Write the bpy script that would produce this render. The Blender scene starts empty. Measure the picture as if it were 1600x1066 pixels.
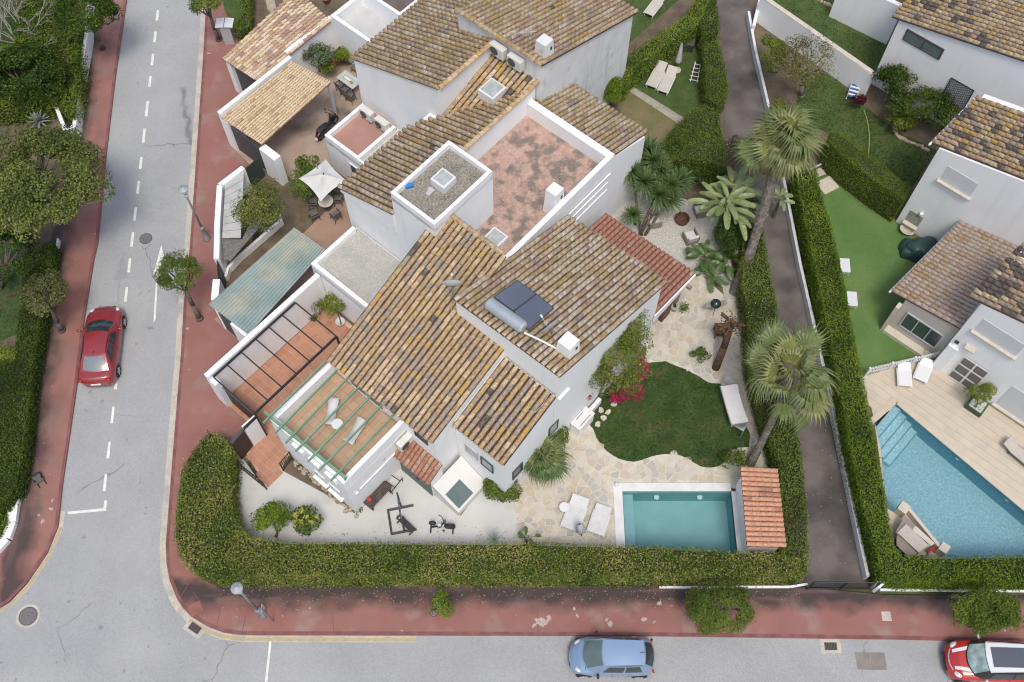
import bpy, math, random
import numpy as np
random.seed(7); NR = np.random.default_rng(11)
S = bpy.context.scene
COL = S.collection
R = math.radians
# ---------------------------------------------------------------- camera, sky, sun, exposure
CAM_H = 47.0; TILT = R(27.4); FPX = 1600.0
cam = bpy.data.objects.new('camera', bpy.data.cameras.new('camera'))
COL.objects.link(cam); S.camera = cam
cam.location = (0, 0, CAM_H); cam.rotation_euler = (TILT, 0, 0)
cam.data.sensor_fit = 'HORIZONTAL'; cam.data.sensor_width = 36.0
cam.data.lens = 36.0 * FPX / 1600.0
cam.data.clip_start = 1.0; cam.data.clip_end = 2000.0
w = bpy.data.worlds.new('World'); S.world = w; w.use_nodes = True
nt = w.node_tree; bg = nt.nodes['Background']
sky = nt.nodes.new('ShaderNodeTexSky'); sky.sky_type = 'NISHITA'; sky.sun_disc = False
SUN_EL, SUN_AZ = R(66), R(172)          # soft light, high, from behind the viewer
sky.sun_elevation = SUN_EL; sky.sun_rotation = SUN_AZ
sky.air_density = 1.0; sky.dust_density = 4.0; sky.ozone_density = 1.0
nt.links.new(sky.outputs[0], bg.inputs[0]); bg.inputs[1].default_value = 0.15
sun = bpy.data.lights.new('sun', 'SUN'); sun.energy = 1.3; sun.angle = R(15); sun.color = (1.0, 0.985, 0.90)
so = bpy.data.objects.new('sun', sun); COL.objects.link(so)
so.rotation_euler = (math.pi / 2 - SUN_EL, 0, math.pi - SUN_AZ)
S.view_settings.view_transform = 'Standard'; S.view_settings.look = 'None'
S.view_settings.exposure = 0.15; S.view_settings.gamma = 1.0
S.view_settings.use_curve_mapping = False
S.cycles.filter_width = 1.1

# ---------------------------------------------------------------- survey: points of the photo at a known height
_c, _s = math.cos(TILT), math.sin(TILT)
def at(px, py, z=0.0):
    a = (px - 800) / FPX; b = -(py - 533) / FPX
    dz = b * _s - _c; t = (z - CAM_H) / dz
    return (a * t, (b * _c + _s) * t, z)
X0, Y0, _ = at(800, 533, 0)
AL = R(49.2); CA, SA = math.cos(AL), math.sin(AL)
def P(u, v, z=0.0):                    # house axes: u runs up-right, v runs down-right
    return (X0 + u * CA + v * SA, Y0 + u * SA - v * CA, z)
def toUV(x, y):
    x -= X0; y -= Y0
    return (x * CA + y * SA, x * SA - y * CA)
def poly_at(pts, z=0.0): return [at(p[0], p[1], z)[:2] for p in pts]
def poly_uv(pts): return [P(p[0], p[1])[:2] for p in pts]
def inside(poly, x, y):
    n = len(poly); c = False; j = n - 1
    for i in range(n):
        xi, yi = poly[i]; xj, yj = poly[j]
        if (yi > y) != (yj > y) and x < (xj - xi) * (y - yi) / (yj - yi) + xi: c = not c
        j = i
    return c
def area(poly): return sum(poly[i - 1][0] * poly[i][1] - poly[i][0] * poly[i - 1][1] for i in range(len(poly))) / 2
def ccw(poly): return poly if area(poly) > 0 else poly[::-1]

# ---------------------------------------------------------------- materials
MATS = {}
def M(name, c, c2=None, s=1.0, fine=0.10, fs=60.0, rough=0.8, bump=0.0, bs=40.0, metal=0.0, c3=None, s3=0.3, t3=(0.5, 0.6), alpha=None, trans=0.0, spec=0.5, coat=0.0, det=4.0):
    if name in MATS: return MATS[name]
    m = bpy.data.materials.new(name); m.use_nodes = True
    n, l = m.node_tree.nodes, m.node_tree.links
    b = n['Principled BSDF']; b.inputs['Roughness'].default_value = rough; b.inputs['Metallic'].default_value = metal
    b.inputs['Specular IOR Level'].default_value = spec
    if coat: b.inputs['Coat Weight'].default_value = coat
    if trans: b.inputs['Transmission Weight'].default_value = trans
    geo = n.new('ShaderNodeNewGeometry')
    def noise(scale, detail=det):
        t = n.new('ShaderNodeTexNoise'); t.inputs['Scale'].default_value = scale; t.inputs['Detail'].default_value = detail
        l.new(geo.outputs['Position'], t.inputs['Vector']); return t
    def mix(f, a, bb, typ='MIX'):
        x = n.new('ShaderNodeMix'); x.data_type = 'RGBA'; x.blend_type = typ
        for sock, val in ((x.inputs[0], f), (x.inputs[6], a), (x.inputs[7], bb)):
            if hasattr(val, 'is_output') or isinstance(val, bpy.types.NodeSocket): l.new(val, sock)
            else: sock.default_value = val if isinstance(val, float) else (*val[:3], 1)
        return x.outputs[2]
    def ramp(src, a, bb):
        r = n.new('ShaderNodeMapRange'); r.inputs['From Min'].default_value = a; r.inputs['From Max'].default_value = bb
        l.new(src, r.inputs['Value']); return r.outputs[0]
    col = c
    if c2 is not None: col = mix(ramp(noise(s).outputs['Fac'], 0.38, 0.62), c, c2)
    if c3 is not None: col = mix(ramp(noise(s3, 6.0).outputs['Fac'], t3[0], t3[1]), col, c3)
    if fine:
        f = noise(fs, 2.0)
        g = n.new('ShaderNodeMapRange'); g.inputs['From Min'].default_value = 0.3; g.inputs['From Max'].default_value = 0.7
        g.inputs['To Min'].default_value = 1 - fine; g.inputs['To Max'].default_value = 1 + fine
        l.new(f.outputs['Fac'], g.inputs['Value'])
        hs = n.new('ShaderNodeVectorMath'); hs.operation = 'SCALE'
        if isinstance(col, tuple): hs.inputs[0].default_value = col
        else: l.new(col, hs.inputs[0])
        l.new(g.outputs[0], hs.inputs['Scale']); col = hs.outputs[0]
    if isinstance(col, tuple): b.inputs['Base Color'].default_value = (*col, 1)
    else: l.new(col, b.inputs['Base Color'])
    if bump:
        bn = n.new('ShaderNodeBump'); bn.inputs['Strength'].default_value = bump; bn.inputs['Distance'].default_value = 0.03
        l.new(noise(bs, 4.0).outputs['Fac'], bn.inputs['Height']); l.new(bn.outputs[0], b.inputs['Normal'])
    MATS[name] = m; m['col'] = col if isinstance(col, tuple) else 0
    m.diffuse_color = (*c, 1)
    return m
def leafmat(name, cols, s=0.35, trans=0.25, k=1.0):
    if not any(w_ in name for w_ in ('pebbles', 'bracts', 'petals', 'yellow', 'shoots', 'rust', 'dark_red', 'bare', 'ashy')): cols = [(c[0] * 1.58 * k, c[1] * 1.62 * k, c[2] * 1.2 * k) for c in cols]
    if name in MATS: return MATS[name]
    m = bpy.data.materials.new(name); m.use_nodes = True
    n, l = m.node_tree.nodes, m.node_tree.links
    b = n['Principled BSDF']; b.inputs['Roughness'].default_value = 0.6; b.inputs['Specular IOR Level'].default_value = 0.12
    geo = n.new('ShaderNodeNewGeometry'); t = n.new('ShaderNodeTexNoise'); t.inputs['Scale'].default_value = s; t.inputs['Detail'].default_value = 3
    l.new(geo.outputs['Position'], t.inputs['Vector'])
    a = n.new('ShaderNodeMath'); a.operation = 'MULTIPLY_ADD'; a.inputs[1].default_value = 0.62
    l.new(geo.outputs['Random Per Island'], a.inputs[0])
    q = n.new('ShaderNodeMath'); q.operation = 'MULTIPLY_ADD'; q.inputs[1].default_value = 1.5; q.inputs[2].default_value = -0.56
    l.new(t.outputs['Fac'], q.inputs[0]); l.new(q.outputs[0], a.inputs[2])
    r = n.new('ShaderNodeValToRGB'); l.new(a.outputs[0], r.inputs[0])
    e = r.color_ramp.elements
    e[0].position = 0.0; e[0].color = (*cols[0], 1); e[1].position = 1.0; e[1].color = (*cols[-1], 1)
    for k in range(1, len(cols) - 1):
        x = e.new(k / (len(cols) - 1)); x.color = (*cols[k], 1)
    l.new(r.outputs[0], b.inputs['Base Color'])
    if trans:
        tr = n.new('ShaderNodeBsdfTranslucent'); l.new(r.outputs[0], tr.inputs[0])
        mx = n.new('ShaderNodeMixShader'); mx.inputs[0].default_value = trans
        l.new(b.outputs[0], mx.inputs[1]); l.new(tr.outputs[0], mx.inputs[2]); l.new(mx.outputs[0], n['Material Output'].inputs[0])
    MATS[name] = m; return m

# ---------------------------------------------------------------- mesh helpers
class MB:
    def __init__(s): s.v = []; s.f = []; s.m = []; s.mi = 0
    def add(s, vs, fs):
        o = len(s.v); s.v += [tuple(p) for p in vs]
        for f in fs: s.f.append(tuple(i + o for i in f)); s.m.append(s.mi)
        return s
    def box(s, c, d, rz=0.0, rx=0.0, ry=0.0):
        hx, hy, hz = d[0] / 2, d[1] / 2, d[2] / 2; vs = []
        for x in (-hx, hx):
            for y in (-hy, hy):
                for z in (-hz, hz):
                    X, Y, Z = x, y, z
                    if rx: Y, Z = Y * math.cos(rx) - Z * math.sin(rx), Y * math.sin(rx) + Z * math.cos(rx)
                    if ry: X, Z = X * math.cos(ry) + Z * math.sin(ry), -X * math.sin(ry) + Z * math.cos(ry)
                    if rz: X, Y = X * math.cos(rz) - Y * math.sin(rz), X * math.sin(rz) + Y * math.cos(rz)
                    vs.append((c[0] + X, c[1] + Y, c[2] + Z))
        return s.add(vs, [(0, 1, 3, 2), (4, 6, 7, 5), (0, 4, 5, 1), (2, 3, 7, 6), (0, 2, 6, 4), (1, 5, 7, 3)])
    def prism(s, poly, z0, z1):
        poly = list(poly)
        if area([p[:2] for p in poly]) < 0: poly.reverse()
        n = len(poly); zt = [(p[2] if len(p) > 2 else z1) for p in poly]
        vs = [(p[0], p[1], z0) for p in poly] + [(p[0], p[1], zt[i]) for i, p in enumerate(poly)]
        return s.add(vs, [tuple(range(n - 1, -1, -1)), tuple(range(n, 2 * n))] + [(i, (i + 1) % n, n + (i + 1) % n, n + i) for i in range(n)])
    def sheet(s, poly, z=0.0):
        poly = ccw([p[:2] for p in poly]); return s.add([(p[0], p[1], z) for p in poly], [tuple(range(len(poly)))])
    def tube(s, a, b, r0, r1=None, n=8, cap=True):
        r1 = r0 if r1 is None else r1
        a = np.array(a, float); b = np.array(b, float); d = b - a; L = np.linalg.norm(d)
        if L < 1e-6: return s
        d /= L; h = np.array([0, 0, 1.0]) if abs(d[2]) < 0.9 else np.array([1.0, 0, 0])
        e = np.cross(d, h); e /= np.linalg.norm(e); g = np.cross(d, e); vs = []
        for (c, r) in ((a, r0), (b, r1)):
            for k in range(n):
                t = 2 * math.pi * k / n; vs.append(tuple(c + (e * math.cos(t) + g * math.sin(t)) * r))
        fs = [(k, n + k, n + (k + 1) % n, (k + 1) % n) for k in range(n)]
        if cap: fs += [tuple(range(n)), tuple(range(2 * n - 1, n - 1, -1))]
        return s.add(vs, fs)
    def path(s, pts, r, n=6, r1=None):
        for i in range(len(pts) - 1):
            ra = r if r1 is None else r + (r1 - r) * i / (len(pts) - 1); rb = r if r1 is None else r + (r1 - r) * (i + 1) / (len(pts) - 1)
            s.tube(pts[i], pts[i + 1], ra, rb, n)
        return s
    def lathe(s, prof, c=(0, 0, 0), n=16, sx=1.0, sy=1.0):
        vs = [(c[0] + r * math.cos(2 * math.pi * k / n) * sx, c[1] + r * math.sin(2 * math.pi * k / n) * sy, c[2] + z) for r, z in prof for k in range(n)]
        fs = [(i * n + k, i * n + (k + 1) % n, (i + 1) * n + (k + 1) % n, (i + 1) * n + k) for i in range(len(prof) - 1) for k in range(n)]
        if prof[0][0] > 1e-4: fs.append(tuple(range(n - 1, -1, -1)))
        if prof[-1][0] > 1e-4: fs.append(tuple((len(prof) - 1) * n + k for k in range(n)))
        return s.add(vs, fs)
    def grid(s, pts):                      # pts[i][j] 3D
        a, b = len(pts), len(pts[0]); vs = [p for row in pts for p in row]
        return s.add(vs, [(i * b + j, i * b + j + 1, (i + 1) * b + j + 1, (i + 1) * b + j) for i in range(a - 1) for j in range(b - 1)])
    def wall(s, a, b, t, z0, z1, z1b=None):   # straight wall from a to b (xy), thickness t
        dx, dy = b[0] - a[0], b[1] - a[1]; L = math.hypot(dx, dy); nx, ny = -dy / L * t / 2, dx / L * t / 2
        z1b = z1 if z1b is None else z1b
        return s.prism([(a[0] + nx, a[1] + ny, z1), (a[0] - nx, a[1] - ny, z1), (b[0] - nx, b[1] - ny, z1b), (b[0] + nx, b[1] + ny, z1b)], z0, z1)
def mesh(name, mb, mats, smooth=False):
    me = bpy.data.meshes.new(name); me.from_pydata(mb.v, [], mb.f)
    for m in (mats if isinstance(mats, (list, tuple)) else [mats]): me.materials.append(m)
    if any(mb.m): me.polygons.foreach_set('material_index', mb.m)
    if smooth: me.polygons.foreach_set('use_smooth', [True] * len(mb.f))
    me.update(); return me
def link(name, me, parent=None, loc=(0, 0, 0), rot=(0, 0, 0)):
    o = bpy.data.objects.new(name, me); COL.objects.link(o); o.location = loc; o.rotation_euler = rot
    if parent is not None: o.parent = parent
    return o
def soft(o, wd=0.02, seg=2):
    b = o.modifiers.new('bevel', 'BEVEL'); b.width = wd; b.segments = seg; b.limit_method = 'ANGLE'; b.angle_limit = R(40); return o
def tag(o, label=None, cat=None, group=None, kind=None):
    if label: o['label'] = label
    if cat: o['category'] = cat
    if group: o['group'] = group
    if kind: o['kind'] = kind
    return o
def thing(name, label, cat, loc=(0, 0, 0), rz=0.0, group=None):
    o = bpy.data.objects.new(name, None); COL.objects.link(o); o.location = loc; o.rotation_euler = (0, 0, rz); o.empty_display_size = 0.2
    return tag(o, label, cat, group)
def part(root, name, mb, mats, smooth=False, bev=0.0, label=None):       # geometry in the thing's own frame
    o = link(name, mesh(name, mb, mats, smooth), root)
    if bev: soft(o, bev)
    if label: o['label'] = label
    return o
def wpart(root, name, mb, mats, smooth=False, bev=0.0, label=None):      # geometry given in world coordinates
    r = root; off = [0, 0, 0]
    while r is not None:
        for k in range(3): off[k] += r.location[k]
        r = r.parent
    o = link(name, mesh(name, mb, mats, smooth), root, (-off[0], -off[1], -off[2]))
    if bev: soft(o, bev)
    if label: o['label'] = label
    return o
def struct(name, mb, mats, smooth=False):
    return tag(link(name, mesh(name, mb, mats, smooth)), kind='structure')
def dup(o, parent=None, loc=None, rz=None, label=None, group=None):
    c = o.copy(); COL.objects.link(c); c.parent = parent
    if loc is not None: c.location = loc
    if rz is not None: c.rotation_euler = (0, 0, rz)
    if label: c['label'] = label
    if group: c['group'] = group
    for ch in list(o.children): dup(ch, c)
    return c
def npmesh(name, verts, nper, mat, smooth=False):        # verts (N*nper,3): N polygons of nper corners
    n = len(verts); me = bpy.data.meshes.new(name); k = n // nper
    me.vertices.add(n); me.vertices.foreach_set('co', np.asarray(verts, np.float32).ravel())
    me.loops.add(n); me.loops.foreach_set('vertex_index', np.arange(n, dtype=np.int32))
    me.polygons.add(k); me.polygons.foreach_set('loop_start', np.arange(0, n, nper, dtype=np.int32))
    me.materials.append(mat); me.update(calc_edges=True)
    return me
def leaf_quads(C, N, size, spread=0.7, aspect=0.55):
    """leaf-sized folded faces at centres C facing about N"""
    k = len(C); n = N + NR.normal(0, spread, (k, 3)); n /= np.linalg.norm(n, axis=1, keepdims=True) + 1e-9
    r = NR.normal(0, 1, (k, 3)); t = np.cross(n, r); t /= np.linalg.norm(t, axis=1, keepdims=True) + 1e-9
    b = np.cross(n, t); s = size * NR.uniform(0.6, 1.35, (k, 1))
    V = np.stack([C - t * s * 0.5, C - b * s * aspect * 0.5 + n * s * 0.12, C + t * s * 0.5, C + b * s * aspect * 0.5 + n * s * 0.12], 1)
    return V.reshape(-1, 3)
def sph(k):
    a = NR.normal(0, 1, (k, 3)); return a / np.linalg.norm(a, axis=1, keepdims=True)
from mathutils.geometry import tessellate_polygon
from mathutils import Vector
# ---------------------------------------------------------------- palette
ROAD = M('asphalt', (.34, .345, .345), (.39, .393, .39), .25, .20, 28, .9, .25, 60, c3=(.34, .34, .34), s3=.35, t3=(.5, .75))
RED = M('red_pavement', (.285, .124, .102), (.315, .148, .125), .5, .10, 45, .85, .15, 60, c3=(.32, .21, .18), s3=.7, t3=(.54, .68))
REDL = M('red_pavement_old', (.28, .125, .10), (.33, .155, .13), .6, .14, 45, .85, .15, 60, c3=(.24, .155, .135), s3=.5, t3=(.5, .68))
KERB = M('kerb_red', (.19, .075, .07), (.25, .11, .1), 2.0, .15, 30, .85)
GUT = M('gutter_concrete', (.56, .51, .43), (.48, .44, .38), 2.5, .16, 30, .9, .15, 40, c3=(.40, .38, .34), s3=1.2, t3=(.52, .68))
YEL = M('worn_yellow_paint', (.50, .40, .21), (.42, .36, .26), 3.0, .15, 20, .8)
WPAINT = M('road_paint', (.80, .79, .72), (.70, .69, .64), 4.0, .12, 30, .7)
WHITE = M('white_render', (.87, .875, .87), (.84, .845, .845), .7, .03, 30, .85, .12, 25)
WHITED = M('weathered_render', (.76, .76, .755), (.70, .70, .69), 1.1, .05, 30, .9, .2, 20, c3=(.52, .51, .49), s3=1.6, t3=(.60, .78))
CREAM = M('cream_stone', (.62, .56, .47), (.55, .49, .41), 3, .08, 30, .8)
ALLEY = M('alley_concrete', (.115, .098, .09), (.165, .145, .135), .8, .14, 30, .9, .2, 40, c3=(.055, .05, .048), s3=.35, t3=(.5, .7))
SOIL = M('soil', (.12, .09, .06), (.17, .13, .09), 1.5, .25, 25, .95, .4, 20)
GROUND = M('dry_ground', (.16, .15, .08), (.11, .13, .055), .2, .2, 10, .95)
GRASS_D = M('lawn_dark', (.034, .072, .016), (.055, .098, .026), 1.3, .25, 30, .9, .4, 60, c3=(.11, .105, .045), s3=.55, t3=(.52, .68))
GRASS_M = M('lawn_mid', (.055, .095, .022), (.085, .125, .032), .9, .15, 25, .9, .3, 60)
ARTIF = M('artificial_turf', (.095, .185, .046), (.14, .225, .066), .35, .10, 60, .85, .2, 80)
DRYG = M('dry_grass', (.22, .18, .10), (.15, .15, .06), .9, .25, 25, .95, .3, 40)
CONC = M('pale_concrete', (.56, .56, .535), (.60, .60, .58), .8, .05, 30, .85, .1, 40, c3=(.55, .54, .49), s3=.5, t3=(.55, .75))
WGRAV = M('white_gravel', (.56, .54, .49), (.44, .42, .38), 9, .3, 22, .9, .5, 40)
GROUT = M('cream_grout', (.64, .60, .51), (.58, .54, .46), 2, .08, 30, .9)
BRICKD = M('driveway_pavers', (.37, .28, .22), (.43, .335, .27), 1.1, .14, 30, .9, .2, 30, c3=(.14, .11, .09), s3=.45, t3=(.5, .7))
TERG = M('terracotta_grout', (.60, .42, .32), (.54, .37, .28), 2, .08, 30, .9)
TERR = [M('terracotta_floor_tile_a', (.44, .21, .13), (.49, .25, .16), 1.5, .08, 40, .7), M('terracotta_floor_tile_b', (.49, .26, .17), (.44, .22, .14), 1.5, .08, 40, .7), M('terracotta_floor_tile_c', (.40, .19, .12), (.46, .23, .15), 1.5, .08, 40, .7)]
OCH = [M('ochre_floor_tile_a', (.44, .30, .185), (.49, .345, .22), 1.0, .06, 40, .7), M('ochre_floor_tile_b', (.49, .34, .22), (.44, .30, .19), 1.0, .06, 40, .7), M('ochre_floor_tile_c', (.53, .34, .22), (.48, .31, .2), 1.0, .06, 40, .7)]
DECK = [M('deck_stone_a', (.53, .465, .36), (.58, .51, .405), 1.0, .06, 30, .75), M('deck_stone_b', (.56, .485, .375), (.52, .46, .37), 1.0, .06, 30, .75), M('deck_stone_c', (.50, .45, .36), (.56, .495, .39), 1.0, .06, 30, .75)]
FLAG = [M('flagstone_cream', (.56, .51, .41), (.51, .47, .385), 2, .08, 30, .8, .15, 20), M('flagstone_grey', (.42, .395, .345), (.48, .45, .40), 2, .1, 30, .8, .15, 20), M('flagstone_tan', (.54, .47, .355), (.49, .43, .34), 2, .08, 30, .8, .15, 20), M('flagstone_pale', (.60, .56, .47), (.55, .51, .43), 2, .08, 30, .8, .15, 20)]
BLACK = M('black_metal', (.025, .025, .028), fine=0, rough=.5)
DGREY = M('dark_grey', (.07, .075, .08), fine=.05, rough=.6)
GREY = M('grey_metal', (.30, .31, .32), (.25, .26, .27), 3, .05, 30, .5, metal=.3)
LGREY = M('light_grey_paint', (.45, .46, .47), (.5, .5, .51), 2, .04, 30, .5)
RUST = M('rusty_steel', (.16, .06, .035), (.09, .04, .03), 6, .2, 30, .8, .2, 40)
WOOD = M('brown_wood', (.16, .10, .06), (.11, .07, .045), 5, .15, 30, .8, .2, 30)
WOODG = M('grey_wood', (.30, .25, .21), (.24, .2, .17), 5, .12, 30, .8)
WPLAST = M('white_plastic', (.72, .72, .72), fine=.02, rough=.45)
CUSH = M('white_cushion', (.66, .655, .65), (.60, .595, .59), 3, .03, 30, .85)
BEIGE = M('beige_fabric', (.50, .45, .40), (.45, .41, .37), 4, .05, 60, .85)
GREENM = M('green_painted_beam', (.16, .29, .18), (.20, .34, .225), 2, .08, 30, .6)
GREENR = M('green_sheet_metal', (.23, .315, .30), (.31, .375, .355), .5, .08, 25, .55, c3=(.48, .44, .33), s3=.32, t3=(.53, .72))
GLASSD = M('dark_glass', (.05, .07, .075), fine=0, rough=.12, spec=.8)
GLASSG = M('green_grey_glass', (.10, .15, .145), (.13, .17, .16), 1.5, 0, rough=.15, spec=.7)
SOLAR = M('solar_collector', (.12, .135, .18), (.15, .165, .21), .6, 0, rough=.18, spec=.8)
STEEL = M('galvanised_steel', (.46, .50, .54), (.40, .44, .48), 1.5, .03, 30, .35, metal=.35)
DTARP = M('dark_green_tarp', (.018, .05, .045), (.025, .065, .06), 2, .1, 20, .45, .4, 6)
TRUNK = M('bark', (.17, .14, .11), (.10, .08, .065), 8, .25, 30, .95, .5, 20)
PTRUNK = M('palm_bark', (.20, .17, .145), (.10, .085, .075), 5, .3, 14, .95, .7, 9)
TCOTTA = M('terracotta_pot', (.38, .16, .09), (.32, .13, .08), 4, .1, 30, .8)
REDTER = M('red_terrace_paint', (.42, .235, .19), (.37, .205, .165), 1.2, .08, 30, .85, .1, 40)
REDTERD = M('red_terrace_worn', (.48, .33, .27), (.42, .275, .22), 3.0, .16, 9, .9, .15, 40, c3=(.215, .175, .145), s3=1.5, t3=(.48, .60), det=8.0)
ROOFGRAV = M('roof_gravel_bed', (.23, .215, .18), (.33, .31, .27), 14, .4, 26, .95, .8, 30)
GREYFLAT = M('grey_fine_gravel', (.40, .385, .35), (.47, .45, .41), 12, .25, 26, .95, .4, 40, c3=(.36, .35, .33), s3=.7, t3=(.5, .7))
# barrel tile colours
def TM(n, a, b): return M('roof_tile_' + n, a, b, 8, .34, 22, .9, .5, 30)
TT = {'tan': TM('tan', (.51, .36, .215), (.38, .265, .155)), 'cream': TM('cream', (.63, .48, .31), (.49, .36, .215)), 'ochre': TM('ochre', (.54, .375, .165), (.42, .31, .16)),
      'orange': TM('lichen_orange', (.56, .34, .09), (.45, .31, .13)), 'grey': TM('greybrown', (.31, .25, .20), (.42, .33, .25)), 'dark': TM('dark', (.10, .085, .075), (.19, .155, .125)),
      'pink': TM('pink', (.53, .36, .26), (.40, .275, .195)), 'terra': TM('terracotta', (.46, .225, .15), (.39, .185, .125)), 'newterra': TM('bright_terracotta', (.62, .33, .21), (.56, .29, .18)),
      'rose': TM('rose', (.54, .42, .335), (.46, .355, .275)), 'sand': TM('sand', (.64, .51, .34), (.56, .44, .29)), 'white': TM('bleached', (.68, .57, .44), (.57, .46, .33)), 'mauve': TM('mauve', (.32, .21, .175), (.40, .27, .22))}
BED = M('tile_bed', (.05, .035, .024), (.09, .06, .04), 5, .2, 30, .95)  # tile beds coloured dark so the gaps between tiles read as shadow lines
BEDR = M('tile_bed_red', (.17, .07, .045), (.13, .055, .04), 5, .2, 30, .95)
MORTAR = M('lichen_mortar', (.46, .36, .23), (.40, .28, .12), 3, .2, 30, .95)
# foliage
L_HEDGE = leafmat('hedge_leaves', [(.03, .055, .012), (.065, .10, .02), (.11, .145, .035), (.17, .175, .06), (.30, .24, .11)], .5)
L_HEDGEY = leafmat('light_hedge_leaves', [(.045, .08, .014), (.095, .15, .022), (.15, .20, .035), (.22, .24, .06)], .5)
L_HEDGEG = leafmat('green_hedge_leaves', [(.032, .058, .008), (.072, .118, .014), (.115, .165, .020), (.17, .205, .042)], .5)
L_DARK = leafmat('dark_leaves', [(.010, .022, .006), (.022, .044, .011), (.042, .072, .018), (.07, .095, .03)], .5)
L_MID = leafmat('mid_leaves', [(.03, .05, .012), (.065, .10, .022), (.11, .14, .035), (.16, .18, .055)], .5)
L_OLIVE = leafmat('olive_leaves', [(.03, .042, .016), (.075, .092, .036), (.135, .15, .06), (.22, .22, .11)], .5)
L_LIME = leafmat('lime_leaves', [(.05, .07, .014), (.10, .13, .024), (.155, .175, .04), (.23, .235, .075)], .8)
L_DRY = leafmat('dry_twigs', [(.05, .042, .03), (.10, .085, .065), (.075, .09, .035), (.15, .13, .11)], .8)
L_GREY = leafmat('bare_twigs', [(.22, .20, .17), (.30, .27, .23), (.38, .35, .30)], .8)
L_MAG = leafmat('magenta_bracts', [(.28, .01, .06), (.48, .02, .10), (.62, .06, .20)], .8)
L_RED = leafmat('dark_red_leaves', [(.05, .01, .015), (.10, .02, .03), (.16, .04, .04)], .8)
L_GRASSD = leafmat('lawn_blades', [(.016, .034, .008), (.030, .056, .012), (.048, .076, .020), (.085, .085, .035)], .9, .2)
L_GRASSM = leafmat('bright_lawn_blades', [(.022, .045, .009), (.038, .068, .015), (.055, .085, .022), (.10, .10, .04)], .9, .2)
L_GRASSO = leafmat('rough_lawn_blades', [(.020, .032, .012), (.036, .052, .018), (.060, .072, .028), (.11, .10, .05)], .9, .2)
L_PALM = M('palm_leaf', (.18, .21, .062), (.245, .25, .09), 2.5, .12, 12, .5)
L_PALM2 = M('young_palm_leaf', (.125, .165, .05), (.17, .20, .07), 2.5, .12, 12, .5)
L_PALMY = M('yellow_palm_stem', (.32, .32, .12), (.26, .27, .09), 3, .1, 20, .5)
L_PALMD = M('dead_palm_leaf', (.34, .26, .165), (.24, .18, .12), 3, .2, 14, .9)
L_YUC = M('yucca_leaf', (.10, .16, .045), (.065, .115, .03), 3, .15, 12, .5)
L_BAN = M('banana_leaf', (.20, .26, .09), (.25, .29, .13), 2, .12, 10, .45)
L_BAND = M('dark_broad_leaf', (.06, .11, .025), (.085, .14, .04), 2, .12, 10, .4)

def tweak(m, fn):
    """fn(nodes, links, colour_socket, geometry) -> new colour socket"""
    n, l = m.node_tree.nodes, m.node_tree.links; b = n['Principled BSDF'].inputs['Base Color']
    src = b.links[0].from_socket; geo = [x for x in n if x.type == 'NEW_GEOMETRY'][0]
    l.new(fn(n, l, src, geo), b)
def _mix(n, l, fac, a, col):
    x = n.new('ShaderNodeMix'); x.data_type = 'RGBA'; l.new(fac, x.inputs[0]); l.new(a, x.inputs[6]); x.inputs[7].default_value = (*col, 1); return x.outputs[2]
def _mr(n, l, src, a, b, c=0.0, d=1.0):
    r = n.new('ShaderNodeMapRange'); r.inputs[1].default_value = a; r.inputs[2].default_value = b; r.inputs[3].default_value = c; r.inputs[4].default_value = d
    l.new(src, r.inputs[0]); return r.outputs[0]
def _mul(n, l, a, b, op='MULTIPLY'):
    m = n.new('ShaderNodeMath'); m.operation = op
    for i, v in enumerate((a, b)):
        if isinstance(v, (int, float)): m.inputs[i].default_value = v
        else: l.new(v, m.inputs[i])
    return m.outputs[0]
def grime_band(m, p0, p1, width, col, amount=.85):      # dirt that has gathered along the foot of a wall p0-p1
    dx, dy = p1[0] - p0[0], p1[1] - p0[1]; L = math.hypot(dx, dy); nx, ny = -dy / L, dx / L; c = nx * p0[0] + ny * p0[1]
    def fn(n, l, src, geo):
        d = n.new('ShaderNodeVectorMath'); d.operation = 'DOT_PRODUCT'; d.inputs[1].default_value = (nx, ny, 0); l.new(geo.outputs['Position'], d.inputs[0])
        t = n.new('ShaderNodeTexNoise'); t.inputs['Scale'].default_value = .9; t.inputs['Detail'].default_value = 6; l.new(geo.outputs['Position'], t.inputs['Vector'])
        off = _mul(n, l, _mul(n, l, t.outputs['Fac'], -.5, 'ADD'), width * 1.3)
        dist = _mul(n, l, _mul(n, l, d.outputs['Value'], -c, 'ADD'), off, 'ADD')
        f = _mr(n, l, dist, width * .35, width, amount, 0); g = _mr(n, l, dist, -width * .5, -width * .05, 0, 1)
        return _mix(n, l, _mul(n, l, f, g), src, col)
    tweak(m, fn)
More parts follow.
